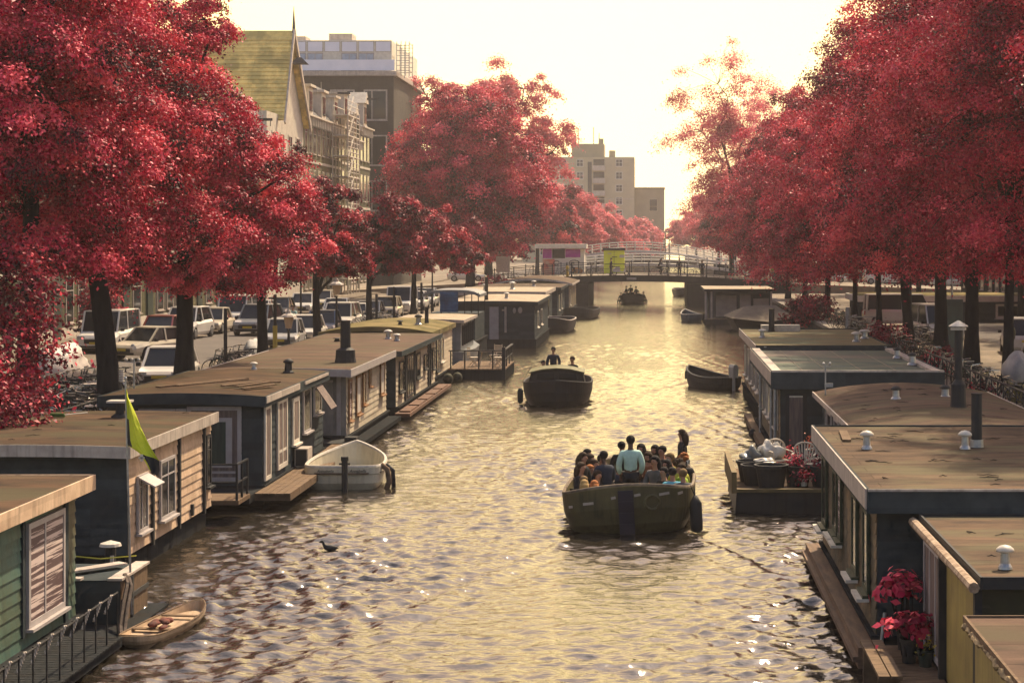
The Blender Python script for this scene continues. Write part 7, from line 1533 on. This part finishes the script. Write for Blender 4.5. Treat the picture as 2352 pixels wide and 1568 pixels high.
for k in range(8):
    z = QZ + 1.6 + k * 2.9
    for x in (-26, -21.5, -17.6, -8.6): window(b, 'F', fy, x, x + 1.6, z, z + 1.7, m_white, fw=.14, mull=(.5,), tran=(.55,))
    m = MB(); m.box(-13.9, -11.0, fy - 1.1, fy - .002, z - .9, z + .25); m.build('balcony', m_cream2, b)
    m = MB(); m.fbox('F', fy, -13.7, -11.2, z + .3, z + 1.7, 0, .03); m.build('balcony_door', m_glass, b)
m = MB(); m.fbox('F', fy, -15.0, -14.1, 3, 24.3, 0, .05); m.build('stair_window', m_pipe, b)
m = MB()
for z in (9.8, 15.7): m.fbox('F', fy, -30, -4.3, z, z + .16, 0, .06)
each(m, 'stone_band', m_cream2, b)
b = thing('plain_block', 'lower plain brown block with one dark window right of the tall flats', 'building', (-1, 452, QZ))
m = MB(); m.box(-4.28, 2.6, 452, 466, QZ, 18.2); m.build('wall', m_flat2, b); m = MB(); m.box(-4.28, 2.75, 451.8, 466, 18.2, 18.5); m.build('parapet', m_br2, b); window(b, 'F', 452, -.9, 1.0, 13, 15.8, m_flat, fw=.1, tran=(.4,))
b = thing('low_house', 'low dark house with pale gable at the foot of the plain brown block', 'house', (-3, 440, QZ))
m = MB(); m.box(-4.2, -.6, 438, 446, QZ, 8.0); m.build('wall', m_br2, b); m = MB(); m.prism([(-4.5, 8.0), (-.3, 8.0), (-.6, 8.4), (-4.2, 8.4)], 'y', 437.6, 446.3); m.build('roof', m_cream2, b)
# far end of the canal: cross street and its bank, houses behind the right trees
g = MB(); g.box(-60, 60, 470, 471, -1, QZ + .3); b = thing('end_wall', 'low far wall closing the end of the canal', 'wall', (0, 470, 0)); g.build('wall', m_quay, b)
rg = random.Random(8); y = 92.0; i = 0
nums = ['nearest', 'second', 'third', 'fourth', 'fifth', 'sixth', 'seventh', 'eighth', 'ninth', 'tenth', 'eleventh', 'twelfth', 'thirteenth', 'fourteenth', 'fifteenth']
while y < 300:
    w = rg.choice((11, 13, 15)); H = rg.choice((12.5, 14, 15)); X = 27.5
    if 183 < y + w and y < 214: y = 215; continue
    k = rg.choice((0, 1, 2)); b = thing('town_house', '%s house of the right bank row, %s, behind the red trees' % (nums[i], 'dark brick'), 'house', (X, y, QZ), 'houses behind the right trees')
    m = MB(); m.box(X, X + 11, y, y + w - .05, QZ, QZ + H); m.build('wall', m_bridge, b)
    m = MB(); m.prism([(X - .3, QZ + H), (X + 11.3, QZ + H), (X + 5.5, QZ + H + 4)], 'y', y, y + w - .05); m.build('roof', m_slate, b)
    for f in range(4):
        for j in range(int(w // 3)): window(b, 'L', X, y + .9 + j * 3, y + 2.3 + j * 3, QZ + 1 + f * 3.3, QZ + 3 + f * 3.3, m_cream2, fw=.12, mull=(.5,))
        for xx in (X + 1, X + 4, X + 7.5):
            if i in (0,): window(b, 'F', y, xx, xx + 1.5, QZ + 1 + f * 3.3, QZ + 3 + f * 3.3, m_cream2, fw=.12, mull=(.5,))
    y += w; i += 1
# ---------------------------------------------------------------- air: one closed box of thin haze
hz = bpy.data.materials.new('haze'); hz.use_nodes = True; n = hz.node_tree; n.nodes.clear(); o_ = n.nodes.new('ShaderNodeOutputMaterial'); v = n.nodes.new('ShaderNodeVolumePrincipled')
v.inputs['Color'].default_value = (1, .93, .93, 1); v.inputs['Density'].default_value = .0003; v.inputs['Anisotropy'].default_value = .4; n.links.new(v.outputs[0], o_.inputs['Volume'])
m = MB(); m.box(-140, 140, -70, 620, -2.6, 46); o = m.build('haze', hz); tag(o, kind='stuff')
# the world ground beyond is seen only through haze; custom helper data is not needed any more
for o in bpy.data.objects:
    if '_org' in o: del o['_org']
    if o.name.split('.')[0] in ('covered_car',): pass
